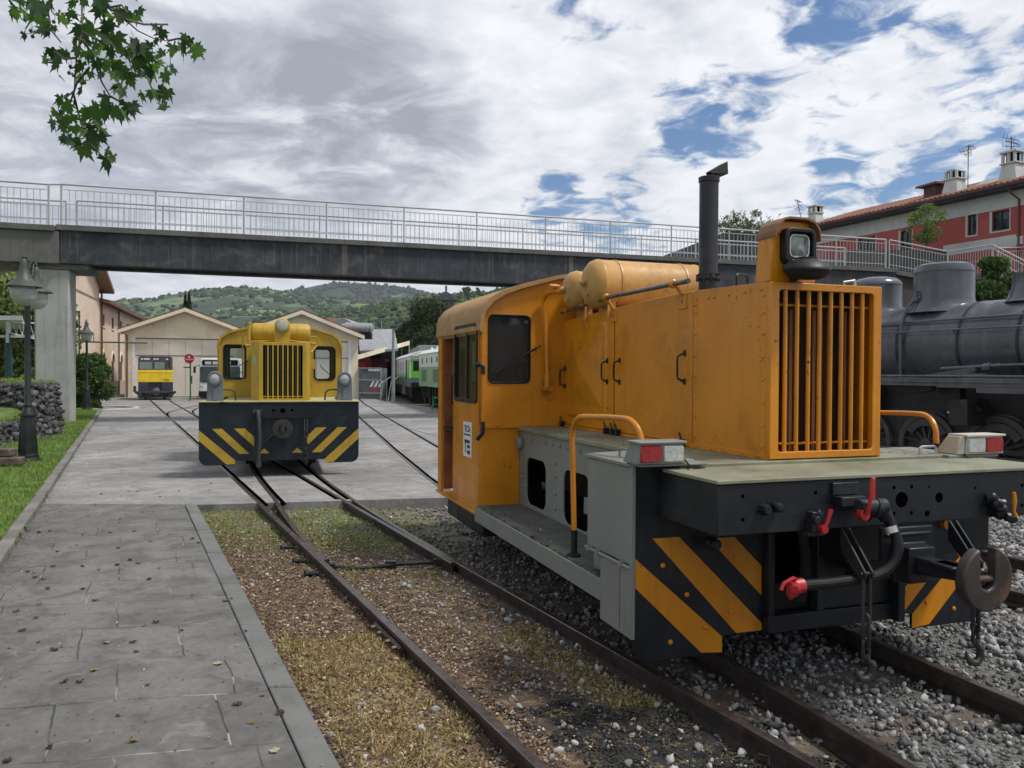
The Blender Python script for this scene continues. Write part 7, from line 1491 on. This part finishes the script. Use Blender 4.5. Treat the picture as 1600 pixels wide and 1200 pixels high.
b.frustum([(6.01, -9.5, roofz(6)), (6.01, 15.2, roofz(6)), (13, 15.2, 10.9), (13, -9.5, 10.9)], [(6.01, -9.5, roofz(6) + .13), (6.01, 15.2, roofz(6) + .13), (13, 15.2, 11), (13, -9.5, 11)]); b.build('roof', TILE, HR)
b = MB(); b.box(-.02, .75, -9.5, 15.1, roofz(0) - .16, roofz(0) - .02); b.box(-.12, -.02, -9.5, 15.2, roofz(0) - .05, roofz(0) + .06); b.build('eaves', mat('dark_eaves', (.045, .03, .035), .7), HR)
b = MB(); b.tube([(-.05, .9, 10.9), (.1, .85, 10.6), (WT - .06, .8, 10.3), (WT - .06, .8, 7)], .05, 7); b.build('downpipe', BROWNP, HR)
def chimney(y0, y1, t0, z0, z1, arch=False):
    b = MB(); ym = (y0 + y1) / 2; w_ = (y1 - y0) / 2; b.frustum([(t0 - w_ - .1, y0 - .12, z0 - .5), (t0 + w_ + .1, y0 - .12, z0 - .5), (t0 + w_ + .1, y1 + .12, z0 - .5), (t0 - w_ - .1, y1 + .12, z0 - .5)], [(t0 - w_ * .8, ym - w_ * .8, z0 + (z1 - z0) * .55), (t0 + w_ * .8, ym - w_ * .8, z0 + (z1 - z0) * .55), (t0 + w_ * .8, ym + w_ * .8, z0 + (z1 - z0) * .55), (t0 - w_ * .8, ym + w_ * .8, z0 + (z1 - z0) * .55)])
    zc = z0 + (z1 - z0) * .55; b.box(t0 - w_, t0 + w_, ym - w_, ym + w_, zc, zc + .07)
    for sx in (-1, 1):
        for sy in (-1, 0, 1): b.box(t0 + sx * w_ * .72 - .06, t0 + sx * w_ * .72 + .06, ym + sy * w_ * .72 - .06, ym + sy * w_ * .72 + .06, zc + .07, z1 - .08)
    if arch: b.prism([(ym - w_ * .85, z1 - .12), (ym + w_ * .85, z1 - .12), (ym + w_ * .5, z1), (ym - w_ * .5, z1)], 'x', t0 - w_ * .85, t0 + w_ * .85)
    else: b.box(t0 - w_, t0 + w_, ym - w_, ym + w_, z1 - .10, z1)
    b.mi = 1; b.box(t0 - w_ * .5, t0 + w_ * .5, ym - w_ * .5, ym + w_ * .5, zc + .07, z1 - .1); b.build('chimney', [PALEWALL, VOIDM], HR, .01)
chimney(14.35, 15.1, 1.5, 11.5, 12.7); chimney(4.4, 5.25, 1.5, 11.5, 12.76, True); chimney(1.25, 2.1, 1.5, 11.5, 12.95)
b = MB(); b.box(1.2, 2.8, 5.75, 6.5, 11.2, 12.15); b.mi = 1; b.frustum([(.9, 5.5, 12.15), (2.9, 5.5, 12.3), (2.9, 6.8, 12.2), (.9, 6.8, 12.1)], [(.9, 5.5, 12.25), (2.9, 5.6, 12.42), (2.9, 6.7, 12.35), (.9, 6.8, 12.2)]); b.build('dormer', [mat('dormer_dark', (.10, .035, .035), .7), TILE], HR)
b = MB(); b.add([(1.9, 3.0, 11.62), (1.9, 4.2, 11.62), (3.2, 4.2, 12.25), (3.2, 3.0, 12.25), (1.9, 3.0, 11.7), (1.9, 4.2, 11.7), (3.2, 4.2, 12.3), (3.2, 3.0, 12.3)], [(0, 1, 2, 3), (4, 5, 6, 7), (0, 1, 5, 4), (1, 2, 6, 5), (2, 3, 7, 6), (3, 0, 4, 7)]); b.build('skylight', GREYROOF, HR)
def antenna(label, p, h, seed, lean=0):
    rr = random.Random(seed); b = MB(); top = Vector((lean, 0, h)); b.tube([(0, 0, -.5), top], .022, 5)
    for k in range(3):
        z = h - .1 - k * .18; c = Vector((lean * z / h, 0, z)); a = rr.uniform(0, 3); d = Vector((math.cos(a), math.sin(a), rr.uniform(-.2, .3))); b.tube([c - d * .35, c + d * .4], .016, 4)
        for m_ in range(4): q = c + d * (.38 - m_ * .16); n_ = Vector((-d.y, d.x, .8)); b.tube([q - n_ * .17, q + n_ * .17], .01, 3)
    o = b.build('roof_antenna', DARKM); o.location = p; tag(o, label, 'antenna')
def hp_(y, t, z): a = R_(24.4); return (24.5 + math.cos(a) * t - math.sin(a) * y, 38 + math.sin(a) * t + math.cos(a) * y, z)
antenna('tall thin television aerial between the two right hand chimneys', hp_(4.3, 1.8, 11.7), 2.3, 1); antenna('small television aerial on the rightmost chimney', hp_(1.75, 1.5, 12.9), .8, 2); antenna('leaning television aerial left of the far left chimney', hp_(15.4, 1.2, 11.6), 1.6, 3, -.5)
TB = thing('terrace_wall', 'dark planted terrace wall in front of the red house', 'wall', tuple(at(1400, 400, 41).xy) + (0,))
b = MB(); x0 = at(1330, 0, 41).x - TB.location.x; x1 = at(1486, 0, 41).x - TB.location.x; b.box(x0, x1, 0, .5, 2, at(0, 383, 41).z); b.build('terrace_parapet', mat('terrace_dark', (.08, .08, .075), .8, dirt=(.15, .15, .12), damt=.5), TB); b = MB(); b.box(x0 - 3, x1 + 3, .5, 5, 0, at(0, 392, 41).z - .1); b.build('terrace_block', CONC, TB)
b = MB(); Y = 52; q = [at(1015, 408, Y), at(1135, 362, Y), at(1290, 366, Y), at(1290, 420, Y)]; b.frustum([(p.x, Y, p.z) for p in q], [(p.x + 3, Y + 9, p.z) for p in q])
BH = b.build('dark_house_roof', mat('dark_slate', (.06, .065, .07), .8, var=.2)); tag(BH, 'dark slate roofed house showing between the bridge railings behind the exhaust stack', 'house')  # dark slate grey is the roof's own colour
# cars of the steam loco yard: wall at far right behind
BW = thing('retaining_wall', 'grey retaining wall behind the steam locomotive', 'wall', (20, 29, 0)); b = MB(); b.box(-9, 16, 0, .6, -.3, 3.4); b.build('wall', mat('rear_wall', (.10, .10, .095), .9, dirt=(.04, .05, .03), damt=.6, dscale=.7, streak=.4), BW)
# ------------------------------------------------------------------ hills
def hillmat(name, forest, mead, thr):
    m, h, b = newmat(name); P = wgeo(h); a = h.noise(h.mapping(P, (1, 1, 1.8)), .0075, 5, .55, .8); f = h.noise(P, .05, 6, .7)
    fo = h.ramp(f, [(.3, tuple(x * .5 for x in forest)), (.6, forest), (.8, tuple(x * 1.7 for x in forest))]); c = h.mix(h.rng(a, thr, thr + .035), fo, h.mix(h.rng(h.noise(P, .012, 3), .4, .6), mead, tuple(x * .7 for x in mead)))
    h.put(b.inputs['Base Color'], c); b.inputs['Roughness'].default_value = .95; bump(h, b, f, 1, 6); return m
def ridge(name, sky_pts, Y0, Y1, m, seed, nx=170, ny=46, trees=0, tm=LEAFD, ts=5):
    us = [p[0] for p in sky_pts]; vs_ = [p[1] for p in sky_pts]
    def crest(u): return float(np.interp(u, us, vs_))
    ulist = lin(us[0], us[-1], nx); P_ = []; top = {}
    b = MB(); rows = []
    for j in range(ny):
        f = j / (ny - 1); Y = Y0 + (Y1 * 1.12 - Y0) * f
        for i, u in enumerate(ulist):
            x = (u - 800) / F * Y; zc = at(u, crest(u), Y1).z + .6 * noise.noise(Vector((u * .05, seed, 0))) * Y1 * .0025
            g_ = (Y - Y0) / (Y1 - Y0); s = (.35 * g_ + .65 * math.sin(min(1, g_) * math.pi / 2)) if g_ <= 1 else 1 - (g_ - 1) * 3
            lump = noise.fractal(Vector((x * .006 + seed, Y * .006, 0)), 1, 2, 4) * .11 * (1 - abs(2 * min(g_, 1) - 1)) 
            P_.append((x, Y, max(-.4, (zc + .4) * max(0, min(1, s + lump)) * min(1, Y / Y1) - .4)))
    b.add(P_, [(j * nx + i, j * nx + i + 1, (j + 1) * nx + i + 1, (j + 1) * nx + i) for j in range(ny - 1) for i in range(nx - 1)])
    o = b.build(name, m, smooth=180); o['kind'] = 'structure'
    if trees:
        pos = []; 
        while len(pos) < trees:
            i = random.randrange(nx - 1); j = int((random.random() ** .7) * (ny * .86)); p = vec(P_[j * nx + i]).lerp(vec(P_[min(j + 1, ny - 1) * nx + i + 1]), random.random())
            if noise.fractal(Vector((p.x * .009, p.y * .009, seed)), 1, 2, 3) > -.12 or j > ny * .8: pos.append((p.x, p.y, p.z + ts * .3))
        cl = []
        for bv, bf in ST2[:3]: cl.append(([(x, y, z * 1.5) for x, y, z in bv], bf))
        scatter('hill_woodland', cl, np.array(pos), ts * (.45 + .8 * rng.random(len(pos))), tm, tilt=.2, kind='stuff')
HF1 = hillmat('hill_meadow_wood', (.035, .06, .028), (.13, .19, .065), .50)
HF2 = hillmat('dark_hill_forest', (.022, .035, .024), (.12, .2, .06), .66)
HW1 = rndmat('hill_trees', [(0, (.016, .03, .016)), (.6, (.035, .06, .026)), (1, (.09, .13, .045))], .9)
HW2 = rndmat('hill_trees_dark', [(0, (.010, .018, .013)), (.7, (.02, .032, .02)), (1, (.045, .065, .03))], .9)
ridge('hill', [(-900, 505), (-300, 490), (0, 482), (100, 478), (165, 473), (200, 469), (218, 466), (238, 468), (270, 460), (290, 457), (316, 452), (340, 450), (369, 448), (415, 450), (444, 456), (480, 462), (560, 470), (700, 480), (1000, 490), (1500, 495), (2400, 500)], 420, 1500, HF1, 3.3, trees=9000, tm=HW1, ts=4.2)
ridge('far_hill', [(380, 500), (420, 470), (440, 456), (473, 450), (495, 444), (515, 442), (545, 443), (590, 446), (615, 449), (640, 452), (660, 457), (690, 466), (760, 478), (900, 500)], 1650, 2300, HF2, 8.1, trees=7000, tm=HW2, ts=6)
ridge('hill', [(330, 560), (400, 522), (440, 505), (500, 492), (560, 482), (600, 474), (640, 468), (660, 463), (700, 462), (752, 459), (800, 452), (900, 440), (1050, 430), (1300, 440), (1700, 460), (2400, 480)], 170, 620, hillmat('near_hill_meadow', (.04, .065, .03), (.14, .20, .065), .48), 5.7, trees=9000, tm=HW1, ts=2.1)
tree('tree', 'lone round tree on the skyline meadow above the cab roof', 'tree', tuple(at(730, 468, 560)), 9, 4.2, 2600, .9, LEAFM, 16, .4, .15, seed=41)
tree('tree', 'smaller lone tree on the skyline right of the round one', 'tree', tuple(at(747, 463, 560)), 6, 2.0, 1200, .7, LEAFM, 12, .3, .2, seed=42)
for i, (u, v, Y) in enumerate(((426, 485, 900), (340, 484, 1000), (405, 492, 800), (631, 470, 600), (392, 478, 1000))):
    p = at(u, v, Y); s = Y / 1240 * 2.3; b = MB(); b.box(-s, s, 0, s * 1.5, -s, s * .5); b.mi = 1; b.prism([(-s * 1.15, s * .5), (s * 1.15, s * .5), (0, s * 1.2)], 'y', -.2, s * 1.6); o = b.build('farmhouse', [PALEWALL, REDROOF]); o.location = p; tag(o, ('tiny white farmhouse on the hillside above the yellow locomotive', 'tiny white farmhouse on the left hillside right of the cypresses', 'tiny white farmhouse low on the hillside left of the locomotive lamp', 'tiny pale farmhouse on the slope above the railcar canopy', 'tiny white farmhouse high on the hill left of the others')[i], 'house', 'far farmhouses on the hills')
p = at(697, 470, 90); b = MB(); b.prism([(-1.2, 0), (1.2, 0), (.3, .9), (-.3, .9)], 'y', -1, 1); b.cyl((0, 0, .8), (0, 0, 1.7), .12, n=8); b.box(-.9, .9, -.8, .8, -6.5, 0); o = b.build('turret', mat('slate_turret', (.09, .10, .10), .8)); o.location = p; tag(o, 'small grey pointed turret roof rising behind the orange cab roof', 'turret')
# ------------------------------------------------------------------ haze
b = MB(); b.box(-3400, 3400, -60, 2700, -1.5, 520); hb = b.build('haze', None, smooth=0); hb['kind'] = 'stuff'
m = bpy.data.materials.new('haze'); m.use_nodes = True; m.node_tree.nodes.clear(); h = G(m.node_tree)
v = h.n('ShaderNodeVolumePrincipled'); v.inputs['Color'].default_value = (.80, .88, 1, 1); v.inputs['Density'].default_value = .00011; v.inputs['Anisotropy'].default_value = .2
h.put(h.n('ShaderNodeOutputMaterial').inputs['Volume'], v.outputs[0]); hb.data.materials.clear(); hb.data.materials.append(m)
